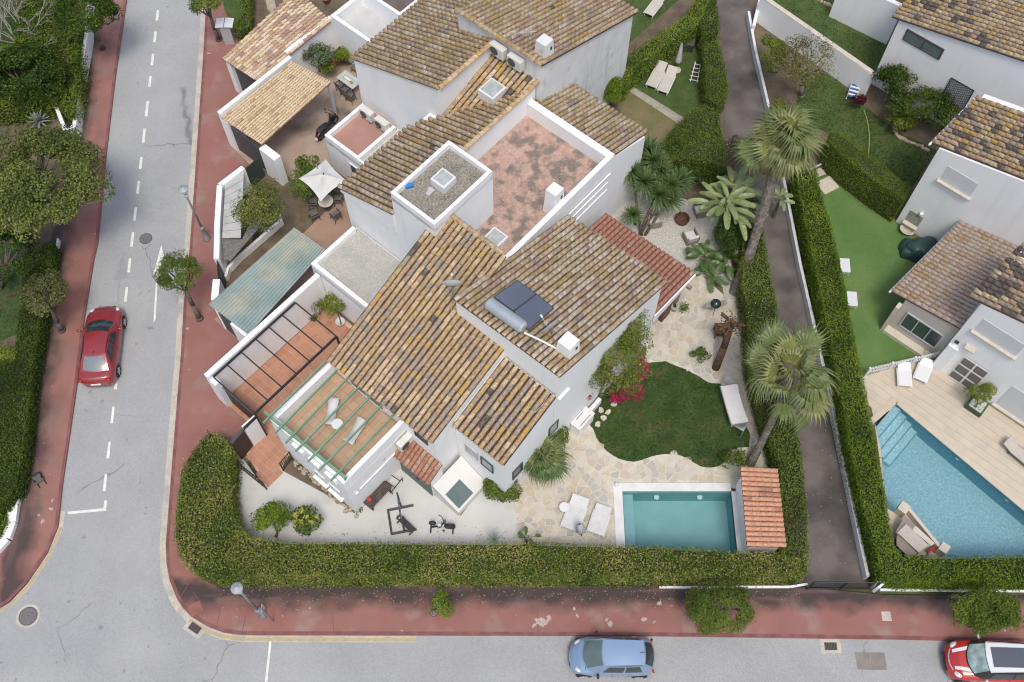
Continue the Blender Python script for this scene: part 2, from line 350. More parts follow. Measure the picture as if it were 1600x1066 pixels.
def cracks(m, scale, thr, col, masks=.52, amt=.8, seed=0.0):
    def fn(n, l, src, geo):
        t = n.new('ShaderNodeTexNoise'); t.inputs['Scale'].default_value = 1.6; t.inputs['Detail'].default_value = 5; l.new(geo.outputs['Position'], t.inputs['Vector'])
        vm = n.new('ShaderNodeVectorMath'); vm.operation = 'MULTIPLY_ADD'; vm.inputs[1].default_value = (.7, .7, 0); l.new(t.outputs['Color'], vm.inputs[0]); l.new(geo.outputs['Position'], vm.inputs[2])
        sh = n.new('ShaderNodeVectorMath'); sh.operation = 'ADD'; sh.inputs[1].default_value = (seed, seed * .7, 0); l.new(vm.outputs[0], sh.inputs[0])
        v = n.new('ShaderNodeTexVoronoi'); v.feature = 'DISTANCE_TO_EDGE'; v.inputs['Scale'].default_value = scale; l.new(sh.outputs[0], v.inputs['Vector'])
        k = n.new('ShaderNodeTexNoise'); k.inputs['Scale'].default_value = .22; k.inputs['Detail'].default_value = 2; l.new(sh.outputs[0], k.inputs['Vector'])
        f = _mr(n, l, v.outputs['Distance'], 0, thr, amt, 0); g = _mr(n, l, k.outputs['Fac'], masks, masks + .06)
        return _mix(n, l, _mul(n, l, f, g), src, col)
    tweak(m, fn)
def speck(m, scale, thr, col, amt=.9):
    def fn(n, l, src, geo):
        k = n.new('ShaderNodeTexNoise'); k.inputs['Scale'].default_value = scale; k.inputs['Detail'].default_value = 5; l.new(geo.outputs['Position'], k.inputs['Vector'])
        return _mix(n, l, _mr(n, l, k.outputs['Fac'], thr, thr + .02, 0, amt), src, col)
    tweak(m, fn)
cracks(ROAD, .16, .006, (.12, .12, .12), .53, .7)
cracks(ROAD, .35, .006, (.15, .15, .15), .60, .5, 31.0)
speck(ROAD, 2.6, .70, (.16, .16, .15), .5)
speck(RED, 2.1, .695, (.55, .47, .43), .7)
speck(REDL, 2.6, .70, (.5, .42, .37), .6)
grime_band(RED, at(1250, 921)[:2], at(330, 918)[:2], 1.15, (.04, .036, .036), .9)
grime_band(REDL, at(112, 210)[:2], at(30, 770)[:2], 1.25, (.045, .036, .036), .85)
for _m in (REDL,):
    n_ = _m.node_tree.nodes
# sign of the band: the pavement lies on the positive side of each line

# ---------------------------------------------------------------- ground
def sheet_holes(poly, holes, z):
    poly = ccw(poly); mb = MB(); loops = [[Vector((x, y, 0)) for x, y in poly]] + [[Vector((x, y, 0)) for x, y in h] for h in holes]
    vs = [(v.x, v.y, z) for lp in loops for v in lp]; fs = []
    for t in tessellate_polygon(loops):
        a, b, c = (vs[i] for i in t)
        fs.append(t if (b[0] - a[0]) * (c[1] - a[1]) - (b[1] - a[1]) * (c[0] - a[0]) > 0 else t[::-1])
    mb.add(vs, fs); return mb
POOL = (5.32, 10.52, 12.6, 16.2)                       # x0 x1 y0 y1
pool_hole = [(POOL[0], POOL[2]), (POOL[1], POOL[2]), (POOL[1], POOL[3]), (POOL[0], POOL[3])]
PR = [P(10.03, 16.87)[:2], P(8.85, 24.9)[:2], P(8.6, 27.5)[:2], P(4.5, 27.5)[:2], P(4.32, 22.7)[:2], at(1478, 874)[:2], at(1468, 858)[:2], at(1416, 790)[:2], at(1392, 800)[:2], at(1376, 700)[:2], P(8.2, 16.62)[:2]]
PR = [P(10.03, 16.87)[:2], at(1640, 827)[:2], at(1640, 878)[:2], at(1478, 875)[:2], at(1408, 798)[:2], at(1385, 800)[:2], at(1366, 655)[:2]]
BIG = [(-400, -300), (400, -300), (400, 500), (-400, 500)]
struct('ground', sheet_holes(BIG, [pool_hole, PR], -.30), GROUND)
L_EDGE = [(207, -120), (197, 5), (180, 121), (166, 239), (153, 377), (146, 408), (132, 495), (121, 593), (110, 670), (97, 759), (93, 798), (90, 822), (73, 864), (42, 910), (14, 940), (-60, 985), (-400, 1010)]
R_EDGE = [(330, -120), (322, 6), (318, 79), (311, 180), (303, 298), (296, 391), (287, 475), (283, 548), (277, 621), (270, 708), (263, 798), (259, 850), (260, 880), (265, 907), (276, 935), (286, 950), (298, 963), (324, 978.5), (349, 988), (375, 991.5), (400, 992), (650, 992.6), (1000, 993.5), (1256, 997), (1400, 999), (1600, 1003), (2000, 1010)]
struct('road', MB().sheet(poly_at(L_EDGE + [(-400, 1500), (2000, 1500)] + R_EDGE[::-1]), -.12), ROAD)
def strip(path, off0, off1, z):                        # band beside a path, offsets to its left in metres
    pts = [at(*p)[:2] for p in path]; A = []; B = []
    for i, p in enumerate(pts):
        a = pts[max(0, i - 1)]; b = pts[min(len(pts) - 1, i + 1)]; dx, dy = b[0] - a[0], b[1] - a[1]; L = math.hypot(dx, dy)
        nx, ny = -dy / L, dx / L; A.append((p[0] + nx * off0, p[1] + ny * off0, z)); B.append((p[0] + nx * off1, p[1] + ny * off1, z))
    n = len(A); return MB().add(A + B, [(i, n + i, n + i + 1, i + 1) if off1 < off0 else (i, i + 1, n + i + 1, n + i) for i in range(n - 1)])
IN = [(2000, 935), (1385, 930), (1258, 918), (330, 912), (292, 885), (283, 820), (290, 740), (355, 690), (372, 715), (410, 655), (370, 620), (430, 560), (400, 520), (350, 500), (342, 470), (341, 400), (343, 290), (383, 262), (400, 250), (374, 234), (360, 195), (410, 165), (420, 110), (368, 112), (354, 100), (392, 50), (372, 46), (350, -30), (352, -120)]
struct('pavement', MB().prism(poly_at(R_EDGE + IN), -.2, 0), RED)
struct('pavement', MB().prism(poly_at(L_EDGE[:] + [(-400, 925), (-10, 868), (8, 847), (16, 825), (20, 798), (38, 697), (52, 579), (62, 509), (80, 377), (95, 250), (112, 183), (130, 51), (140, -120)]), -.2, 0), REDL)
struct('kerb', strip(R_EDGE, .0, .16, .004) , KERB)
struct('kerb', strip(L_EDGE, .0, -.14, .004), KERB)
struct('gutter', strip(R_EDGE[:16], -.02, -.33, -.116), GUT)
struct('gutter', strip(R_EDGE[15:22], -.02, -.30, -.116), GUT)
struct('gutter', strip(L_EDGE[10:15], .02, .22, -.116), GUT)
struct('painted_kerb_line', strip(R_EDGE[16:22], -.10, -.26, -.112), YEL)
struct('painted_kerb_line', strip(L_EDGE[11:16], .06, .20, -.112), YEL)
# lane dashes, stop line, arrows
def xdash(y): return 247.5 - 0.1125 * y if y < 620 else 247.5 - 0.1125 * y
dsh = [(-20, -3), (13.5, 30), (47, 64), (82, 100), (117, 134), (156, 180), (199, 221), (243.6, 262), (281, 301), (322, 343), (361, 384), (402, 424), (447, 470), (491, 514), (535, 557), (583, 607), (634, 660), (689, 715), (740, 766)]
for a, b in dsh:
    struct('lane_dash', MB().sheet(poly_at([(xdash(a) - 1.9, a), (xdash(a) + 1.9, a), (xdash(b) + 2.2, b), (xdash(b) - 2.2, b)]), -.114), WPAINT)
struct('stop_line', MB().sheet(poly_at([(104, 798.5), (160, 793), (161.5, 781), (166, 781), (164.5, 797), (105, 802.5)]), -.114), WPAINT)
struct('lane_arrow', MB().sheet(poly_at([(251, 381), (255, 398), (246, 428), (242, 498), (238.6, 502), (243, 430), (238, 428)]), -.114), WPAINT)
FADED = M('faded_arrow', (.30, .30, .305), (.33, .33, .33), 3, .15, 25, .9)
struct('lane_arrow', MB().sheet(poly_at([(191, 391), (198.5, 432), (187, 436), (184, 470), (181.5, 470), (184, 436), (177, 435.5)]), -.1145), FADED)
struct('give_way_line', MB().sheet(poly_at([(420.5, 995), (424, 995), (416.5, 1070), (412.5, 1070)]), -.114), WPAINT)
# block interior
struct('garden_soil', sheet_holes(poly_at([(348, -120), (340, 100), (340, 180), (360, 230), (340, 300), (335, 480), (335, 560), (390, 650), (350, 690), (290, 760), (290, 830), (320, 905), (1258, 916), (1385, 920), (2100, 926), (2100, -160), (348, -160)]), [pool_hole, PR], -.012), SOIL)
struct('garden_soil', MB().prism(poly_at([(136, -120), (130, 51), (112, 183), (86, 377), (64, 509), (54, 579), (38, 697), (20, 798), (15, 825), (4, 847), (-10, 864), (-400, 925), (-400, -120)]), -.2, -.012), SOIL)
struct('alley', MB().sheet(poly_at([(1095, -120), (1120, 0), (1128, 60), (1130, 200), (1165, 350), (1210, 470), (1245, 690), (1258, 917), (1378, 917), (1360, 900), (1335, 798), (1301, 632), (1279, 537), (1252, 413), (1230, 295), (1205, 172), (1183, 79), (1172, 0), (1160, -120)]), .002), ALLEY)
# lawns: a sheet plus blades of grass
def lawn(name, poly, mat, leaf, dens, size, z=.004, avoid=None):
    struct(name, MB().sheet(poly, z), mat)
    xs = [p[0] for p in poly]; ys = [p[1] for p in poly]; A = abs(area(poly)); n = int(A * dens); pts = []
    while len(pts) < n:
        x = random.uniform(min(xs), max(xs)); y = random.uniform(min(ys), max(ys))
        if inside(poly, x, y): pts.append((x, y, z + .03))
    C = np.array(pts); N = np.tile([0, 0, 1.0], (n, 1))
    tag(link('grass', npmesh('grass', leaf_quads(C, N, size, .9, .35), 4, leaf)), kind='stuff')
lawn('lawn', poly_at([(1018, 567), (1040, 565.5), (1069, 577), (1091, 588), (1108, 599), (1125, 600), (1150, 620), (1172, 680), (1170, 699), (1153, 700), (1145, 705), (1137, 716), (1131, 724), (1122, 729), (1114, 731), (1104, 731), (1094, 729), (1085, 724), (1080, 720.7), (1072, 716), (1063, 712), (1052, 711), (1041, 710), (1030, 711), (1018, 713.6), (1004, 719), (990, 722), (976, 720), (965, 716.5), (956, 711), (948, 705), (940, 697), (934, 688), (930, 679), (927, 671), (918, 660), (905, 668), (905, 650), (931, 630), (956, 600), (990, 575)]), GRASS_D, L_GRASSD, 420, .085, .03)
lawn('artificial_lawn', poly_at([(1285, 235), (1300, 270), (1420, 360), (1450, 400), (1420, 470), (1470, 545), (1350, 590), (1300, 460), (1270, 300)]), ARTIF, leafmat('turf_blades', [(.065, .15, .035), (.085, .19, .045), (.11, .22, .06)], .2, .2), 160, .05, .006)
lawn('lawn', poly_at([(1190, -40), (1215, 20), (1270, 60), (1375, 132), (1385, 110), (1400, 80), (1345, 40), (1290, -40)]), GRASS_M, L_GRASSM, 130, .09, .004)
lawn('lawn', poly_at([(1255, 105), (1300, 115), (1330, 150), (1400, 205), (1465, 235), (1420, 300), (1300, 210), (1240, 190)]), GRASS_M, L_GRASSO, 200, .10, .004)
lawn('lawn', poly_at([(965, 130), (990, 90), (1060, 40), (1090, 60), (1108, 150), (1085, 195), (1060, 185), (985, 135)]), GRASS_M, L_GRASSM, 160, .07, .004)
lawn('lawn', poly_at([(960, -30), (1095, -30), (975, 75), (965, 110)]), GRASS_M, L_GRASSM, 130, .08, .004)
lawn('dry_lawn', poly_at([(960, 160), (985, 137), (1062, 188), (1040, 222), (1000, 225)]), DRYG, leafmat('dry_blades', [(.12, .11, .05), (.20, .17, .10), (.28, .23, .14)], .8, .2), 100, .07, .005)
lawn('lawn', poly_at([(340, -30), (390, -30), (395, 40), (370, 45), (352, 20)]), GRASS_M, L_GRASSM, 100, .08, .004)
lawn('lawn', poly_at([(-60, -60), (90, -60), (80, 70), (-60, 180)]), GRASS_D, L_GRASSO, 90, .10, .004)
lawn('lawn', poly_at([(-60, 380), (30, 380), (30, 520), (-60, 560)]), GRASS_D, L_GRASSO, 90, .10, .004)
struct('gym_floor', MB().sheet(poly_at([(350, 718), (372, 706), (400, 745), (440, 735), (560, 800), (625, 732), (680, 775), (720, 806), (752, 764), (808, 784), (816, 852), (380, 850), (345, 800)]), .006), CONC)
struct('gravel_court', MB().sheet(poly_at([(955, 300), (1040, 300), (1120, 330), (1140, 390), (1150, 470), (1120, 440), (1080, 425), (960, 430)]), .006), WGRAV)
struct('gravel_bed', MB().sheet(poly_at([(1165, 440), (1175, 470), (1160, 480), (1135, 478), (1125, 430)]), .009), WGRAV)
struct('driveway', MB().sheet(poly_at([(366, 232), (430, 175), (480, 110), (560, 100), (590, 130), (580, 230), (520, 260), (470, 230), (425, 270), (395, 262)]), .004), BRICKD)
struct('driveway', MB().sheet(poly_uv([(-.9, -20.2), (5.8, -20.2), (5.8, -15.2), (-.2, -15.2)]), .007), BRICKD)
PAV2 = M('terracotta_patio', (.36, .23, .165), (.41, .27, .195), .9, .10, 30, .85, .1, 30, c3=(.30, .19, .14), s3=.6, t3=(.5, .7))
struct('terrace_floor', MB().sheet(poly_uv([(-9.2, -12.6), (1.6, -13.2), (1.6, -9.0), (-9.2, -9.0)]), .008), PAV2)
struct('side_garden_path', MB().sheet(poly_at([(975, 137), (985, 133), (1070, 185), (1062, 195)]), .010), M('pale_paving', (.42, .39, .34), (.36, .33, .29), 2, .12, 25, .9))
struct('garden_path', MB().sheet(poly_at([(410, -20), (425, -20), (432, 15), (428, 24), (418, 15)]), .010), M('paving_cream', (.45, .39, .30), (.36, .31, .25), 3, .12, 25, .9))

def streaks(m, col, amt, a=.54, b=.72, sc=(2.6, 2.6, .22)):
    def fn(n, l, src, geo):
        mp = n.new('ShaderNodeVectorMath'); mp.operation = 'MULTIPLY'; mp.inputs[1].default_value = sc; l.new(geo.outputs['Position'], mp.inputs[0])
        k = n.new('ShaderNodeTexNoise'); k.inputs['Scale'].default_value = 1; k.inputs['Detail'].default_value = 6; l.new(mp.outputs[0], k.inputs['Vector'])
        return _mix(n, l, _mr(n, l, k.outputs['Fac'], a, b, 0, amt), src, col)
    tweak(m, fn)
streaks(WHITE, (.62, .61, .58), .20); streaks(WHITED, (.45, .43, .40), .38, .54, .72)
streaks(CONC, (.45, .43, .38), .4, .55, .7, (.5, .5, .5)); streaks(RED, (.24, .14, .125), .45, .54, .66, (.35, 1.6, 1)); streaks(REDL, (.20, .115, .10), .5, .52, .66, (1.6, .3, 1))
streaks(GREENR, (.16, .20, .17), .35, .5, .7, (.8, .8, .8))
# ---------------------------------------------------------------- paving built piece by piece
def proj(x, y, z=0.0):
    z -= CAM_H; dep = y * _s - z * _c
    return 800 + FPX * x / dep, 533 - FPX * (y * _c + z * _s) / dep
def inframe(x, y, z=0.0, m=12):
    a, b = proj(x, y, z); return -m < a < 1600 + m and -m < b < 1066 + m
def grid_floor(base, name, poly, o, ang, su, sv, gap, z, mats, h=.015, limit=300, stagger=0.0, avoid=()):
    ca, sa = math.cos(ang), math.sin(ang); xs = []
    for x, y in poly: dx, dy = x - o[0], y - o[1]; xs.append((dx * ca + dy * sa, -dx * sa + dy * ca))
    i0, i1 = int(min(p[0] for p in xs) / su) - 2, int(max(p[0] for p in xs) / su) + 2
    j0, j1 = int(min(p[1] for p in xs) / sv) - 1, int(max(p[1] for p in xs) / sv) + 1
    out = []
    for i in range(i0, i1):
        for j in range(j0, j1):
            a, b = (i + .5 + stagger * (j % 2)) * su, (j + .5) * sv
            x, y = o[0] + a * ca - b * sa, o[1] + a * sa + b * ca
            if inside(poly, x, y) and inframe(x, y) and not any(inside(q, x, y) for q in avoid): out.append((x, y))
    out.sort(key=lambda p: p[0] ** 2 + p[1] ** 2)
    me = [mesh(name, MB().box((0, 0, h / 2), (su - gap, sv - gap, h)), m) for m in mats]
    for x, y in out[:limit]:
        c = link(name, random.choice(me), base, (x, y, z + random.uniform(0, .003)), (0, 0, ang))
    if out[limit:]:
        for k, m in enumerate(mats):
            b = MB()
            for q, (x, y) in enumerate(out[limit:]):
                if q % len(mats) == k: b.box((x, y, z + h / 2), (su - gap, sv - gap, h), rz=ang)
            tag(link(name + '_field', mesh(name + '_field', b, m), base), kind='stuff')
drv = struct('tiled_driveway', MB().sheet(poly_uv([(-12.0, -8.7), (-4.75, -8.7), (-4.75, -4.1), (-12.0, -4.1)]) , .008), TERG)
grid_floor(drv, 'floor_tile', poly_uv([(-12.0, -8.7), (-4.8, -8.7), (-4.8, -4.2), (-12.0, -4.2)]), P(-12, -8.7)[:2], AL, .335, .335, .022, .010, TERR)
ent_px = [(384, 708), (400, 684), (425, 672), (452, 706), (440, 735), (422, 757), (414, 758)]
ent = struct('entrance_paving', MB().sheet(poly_at(ent_px), .010), TERG)
grid_floor(ent, 'floor_tile', poly_at(ent_px), P(-12, -8.7)[:2], AL, .335, .335, .022, .012, TERR)
# crazy paving: every stone its own outline
pat_px = [(806, 788), (752, 764), (800, 720), (880, 660), (905, 650), (1010, 560), (1010, 500), (1060, 430), (1090, 425), (1150, 478), (1165, 500), (1168, 560), (1185, 640), (1200, 700), (1205, 735), (1160, 745), (1158, 760), (960, 754), (962, 855), (812, 855)]
LAWN_W = poly_at([(1018, 567), (1040, 565.5), (1069, 577), (1091, 588), (1108, 599), (1125, 600), (1150, 620), (1172, 680), (1170, 699), (1153, 700), (1145, 705), (1131, 724), (1114, 731), (1094, 729), (1080, 720.7), (1063, 712), (1041, 710), (1018, 713.6), (990, 722), (965, 716.5), (948, 705), (934, 688), (927, 671), (918, 660), (905, 650), (931, 630), (990, 575)])
pat = struct('patio', MB().sheet(poly_at(pat_px), .010), GROUT)
def crazy(base, poly, holes, step, z, seed):
    rr = random.Random(seed); xs = [p[0] for p in poly]; ys = [p[1] for p in poly]; pts = []
    nx, ny = int((max(xs) - min(xs)) / step) + 2, int((max(ys) - min(ys)) / step) + 2
    for i in range(-1, nx):
        for j in range(-1, ny):
            pts.append((min(xs) + (i + .5 * (j % 2) + rr.uniform(-.48, .48)) * step, min(ys) + (j + rr.uniform(-.48, .48)) * step * .92))
    A = np.array(pts); n = 0; fld = {}
    order = sorted(range(len(pts)), key=lambda k: pts[k][0] ** 2 + pts[k][1] ** 2)
    for k in order:
        p = pts[k]
        if not inside(poly, *p) or any(inside(h, *p) for h in holes): continue
        d = ((A - A[k]) ** 2).sum(1); nb = np.argsort(d)[1:15]
        cell = [(p[0] - step, p[1] - step), (p[0] + step, p[1] - step), (p[0] + step, p[1] + step), (p[0] - step, p[1] + step)]
        g = rr.uniform(.014, .034)
        for q in nb:
            qx, qy = pts[q]; dx, dy = qx - p[0], qy - p[1]; L = math.hypot(dx, dy); dx /= L; dy /= L; c = L / 2 - g
            new = []
            for i in range(len(cell)):
                a, b = cell[i - 1], cell[i]; da = (a[0] - p[0]) * dx + (a[1] - p[1]) * dy - c; db = (b[0] - p[0]) * dx + (b[1] - p[1]) * dy - c
                if (da > 0) != (db > 0): t = da / (da - db); new.append((a[0] + (b[0] - a[0]) * t, a[1] + (b[1] - a[1]) * t))
                if db <= 0: new.append(b)
            cell = new
            if len(cell) < 3: break
        if len(cell) < 3: continue
        m = rr.choices(FLAG, (5, 3.2, 4, 5))[0]; hgt = z + rr.uniform(.016, .024)
        cell = [(a + rr.uniform(-.012, .012), b + rr.uniform(-.012, .012)) for a, b in cell]
        if n < 300:
            b = MB().prism([(a - p[0], c - p[1]) for a, c in cell], 0, hgt - z)
            link('flagstone', mesh('flagstone', b, m), base, (p[0], p[1], z))
        else: fld.setdefault(m.name, (MB(), m))[0].prism(cell, z, hgt)
        n += 1
    for b, m in fld.values(): tag(link('flagstone_field', mesh('flagstone_field', b, m), base), kind='stuff')
crazy(pat, poly_at(pat_px), [LAWN_W], .385, .011, 5)
sg = struct('lawn_edging', MB().sheet([at(906, 668)[:2], at(907, 669)[:2], at(907, 670)[:2]], .001), GROUT)
bpy.data.objects.remove(sg)
for k, (x, y) in enumerate([(959, 633), (950, 645), (939, 642), (943, 654), (934, 664)]):
    c = at(x, y)
    b = MB().prism([(math.cos(t) * (.17 + .04 * math.sin(3 * t + k)), math.sin(t) * (.13 + .03 * math.cos(2 * t + k))) for t in [q * math.pi / 4 for q in range(8)]], 0, .06)
    o = link('stepping_stone', mesh('stepping_stone', b, M('pale_stone', (.62, .57, .44), (.55, .5, .4), 4, .1)), None, (c[0], c[1], .01), (0, 0, k))
    tag(o, ['pale stepping stone in the lawn nearest the bougainvillea', 'pale stepping stone, second nearest to the bougainvillea', 'smaller pale stepping stone beside the white cabinet', 'pale stepping stone, second nearest to the patio', 'pale stepping stone in the lawn nearest the patio'][k], 'stepping stone', 'stepping stones in the lawn')
# right-hand pool terrace
deck_px = [(1350, 588), (1455, 560), (1640, 640), (1640, 900), (1430, 900), (1390, 860), (1376, 700)]
dk = struct('pool_terrace', sheet_holes(poly_at(deck_px), [PR], .008), DECK[1])
prr = poly_at([(1404, 621), (1648, 820), (1648, 884), (1474, 882), (1400, 806), (1380, 806), (1358, 652)])
grid_floor(dk, 'paving_slab', poly_at(deck_px), P(10.5, 16)[:2], AL + math.pi / 2, .85, .40, .012, .010, DECK, stagger=.5, avoid=(prr,))
cop = MB(); a, b, c = P(10.03, 16.87), at(1640, 827), at(1366, 655)
struct('pool_coping', MB().wall((a[0], a[1]), (b[0], b[1]), .30, -.02, .045), DECK[0])
struct('pool_coping', MB().wall((a[0] - .1, a[1] + .05), (c[0] - .3, c[1] - .25), .30, -.02, .045), DECK[0])
struct('pool_coping', MB().wall(at(1475, 879)[:2], at(1640, 880)[:2], .34, -.02, .045), DECK[0])

# ---------------------------------------------------------------- pools
def water(name, tint, bump):
    m = bpy.data.materials.new(name); m.use_nodes = True; n, l = m.node_tree.nodes, m.node_tree.links; n.remove(n['Principled BSDF'])
    t = n.new('ShaderNodeBsdfTransparent'); t.inputs[0].default_value = (*tint, 1)
    g = n.new('ShaderNodeBsdfGlossy'); g.inputs['Roughness'].default_value = .06
    f = n.new('ShaderNodeFresnel'); f.inputs[0].default_value = 1.33
    tx = n.new('ShaderNodeTexNoise'); tx.inputs['Scale'].default_value = 5; tx.inputs['Detail'].default_value = 4
    geo = n.new('ShaderNodeNewGeometry'); l.new(geo.outputs['Position'], tx.inputs['Vector'])
    b = n.new('ShaderNodeBump'); b.inputs['Strength'].default_value = bump; b.inputs['Distance'].default_value = .05; l.new(tx.outputs['Fac'], b.inputs['Height'])
    l.new(b.outputs[0], g.inputs['Normal']); l.new(b.outputs[0], f.inputs['Normal'])
    x = n.new('ShaderNodeMixShader'); l.new(f.outputs[0], x.inputs[0]); l.new(t.outputs[0], x.inputs[1]); l.new(g.outputs[0], x.inputs[2]); l.new(x.outputs[0], n['Material Output'].inputs[0])
    return m
W1 = water('pool_water', (.76, .91, .92), .35); W2 = water('blue_pool_water', (.76, .90, .94), .45)
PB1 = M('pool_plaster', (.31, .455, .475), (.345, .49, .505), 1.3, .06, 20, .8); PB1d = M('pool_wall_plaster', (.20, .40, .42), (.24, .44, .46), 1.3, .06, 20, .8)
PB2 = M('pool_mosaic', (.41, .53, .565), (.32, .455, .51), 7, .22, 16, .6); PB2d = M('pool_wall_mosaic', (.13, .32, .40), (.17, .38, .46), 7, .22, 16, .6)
def basin(name, poly, depth, mf, mw, label, wz, wmat):
    cx = sum(p[0] for p in poly) / len(poly); cy = sum(p[1] for p in poly) / len(poly); poly = ccw(poly)
    r = thing(name, label, 'swimming pool', (cx, cy, 0)); n = len(poly)
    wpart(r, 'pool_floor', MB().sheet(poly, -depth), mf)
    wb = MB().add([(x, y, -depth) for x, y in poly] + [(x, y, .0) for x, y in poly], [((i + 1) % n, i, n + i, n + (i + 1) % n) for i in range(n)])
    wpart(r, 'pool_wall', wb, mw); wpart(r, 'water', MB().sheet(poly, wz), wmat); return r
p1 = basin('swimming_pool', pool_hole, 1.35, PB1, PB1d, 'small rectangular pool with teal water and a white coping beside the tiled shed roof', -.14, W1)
wpart(p1, 'pool_step', MB().box((POOL[0] + .26, 14.4, -.80), (.50, 3.55, 1.0)), PB1)
cw = MB().prism([(4.86, 12.4), (5.30, 12.4), (5.30, 16.64), (4.86, 16.64)], -.2, .07)
wpart(p1, 'coping', cw, M('white_stone', (.74, .74, .73), (.68, .67, .66), 2, .05), bev=.02)
wpart(p1, 'coping', MB().prism([(5.302, 16.22), (10.53, 16.22), (10.53, 16.64), (5.302, 16.64)], -.2, .07), MATS['white_stone'], bev=.02)
wpart(p1, 'coping', MB().prism([(10.52, 12.4), (10.757, 12.4), (10.757, 16.215), (10.52, 16.215)], -.2, .07), MATS['white_stone'], bev=.02)
for k, x in enumerate((7.0, 9.1)):
    wpart(p1, 'underwater_light', MB().lathe([(0, 0), (.13, .0), (.13, .03), (0, .04)], (x, 16.12, -.55), 12), WPLAST)
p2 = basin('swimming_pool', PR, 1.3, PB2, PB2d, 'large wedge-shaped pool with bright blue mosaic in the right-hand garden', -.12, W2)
for k in range(4):                                       # corner steps
    u1 = 9.95 - 0.0; a = P(10.03, 16.87 + .42 * k); b = P(7.4, 16.87 + .42 * k - .12); c = P(7.4, 16.87 + .42 * (k + 1) - .12); d = P(10.03, 16.87 + .42 * (k + 1))
    wpart(p2, 'pool_step', MB().prism([a[:2], b[:2], c[:2], d[:2]], -1.28, -.28 - .25 * k), M('step_mosaic', (.52, .62, .64), (.42, .54, .58), 7, .22, 16, .6)); wpart(p2, 'step_edge', MB().wall(c[:2], d[:2], .07, -.285 - .25 * k, -.272 - .25 * k), PB2d)  # steps painted paler as if shallower; dark edge strips stand in for shading
for x, y in ((1497, 716), (1574, 780)):
    q = at(x, y, -.5); wpart(p2, 'underwater_light', MB().lathe([(0, 0), (.13, .0), (.13, .03), (0, .04)], q, 12), WPLAST)

# ---------------------------------------------------------------- tiled roofs
def tile_mesh(name, mat, seed):
    rr = random.Random(seed); n = 5; mb = MB(); lo = []; up = []
    wl, hl, wu, hu = .118 + rr.uniform(-.007, .007), .102, .094, .074; L = .43
    for k in range(n + 1):
        t = math.pi * k / n
        lo.append((-wl * math.cos(t), -.5 * L, .034 + hl * math.sin(t))); up.append((-wu * math.cos(t), .5 * L, .0 + hu * math.sin(t)))
    lo2 = [(x * .82, y, .034 + (z - .034) * .78) for x, y, z in lo]
    mb.add(lo + up + lo2, [(k, k + 1, n + 2 + k, n + 1 + k) for k in range(n)] + [(k + 1, k, 2 * n + 2 + k, 2 * n + 3 + k) for k in range(n)])
    mb.add([lo[0], up[0], (lo[0][0], lo[0][1], -.02), (up[0][0], up[0][1], -.03)], [(0, 1, 3, 2)])
    mb.add([lo[-1], up[-1], (lo[-1][0], lo[-1][1], -.02), (up[-1][0], up[-1][1], -.03)], [(1, 0, 2, 3)])
    return mesh(name, mb, mat, True)
TILES = {}
for kx, mm in TT.items(): TILES[kx] = [tile_mesh('roof_tile', mm, 3 + q) for q in range(2)]
TARR = {k: [(np.array([tuple(v.co) for v in me.vertices]), [tuple(p.vertices) for p in me.polygons]) for me in v] for k, v in TILES.items()}
HOUSE_TILES = {}
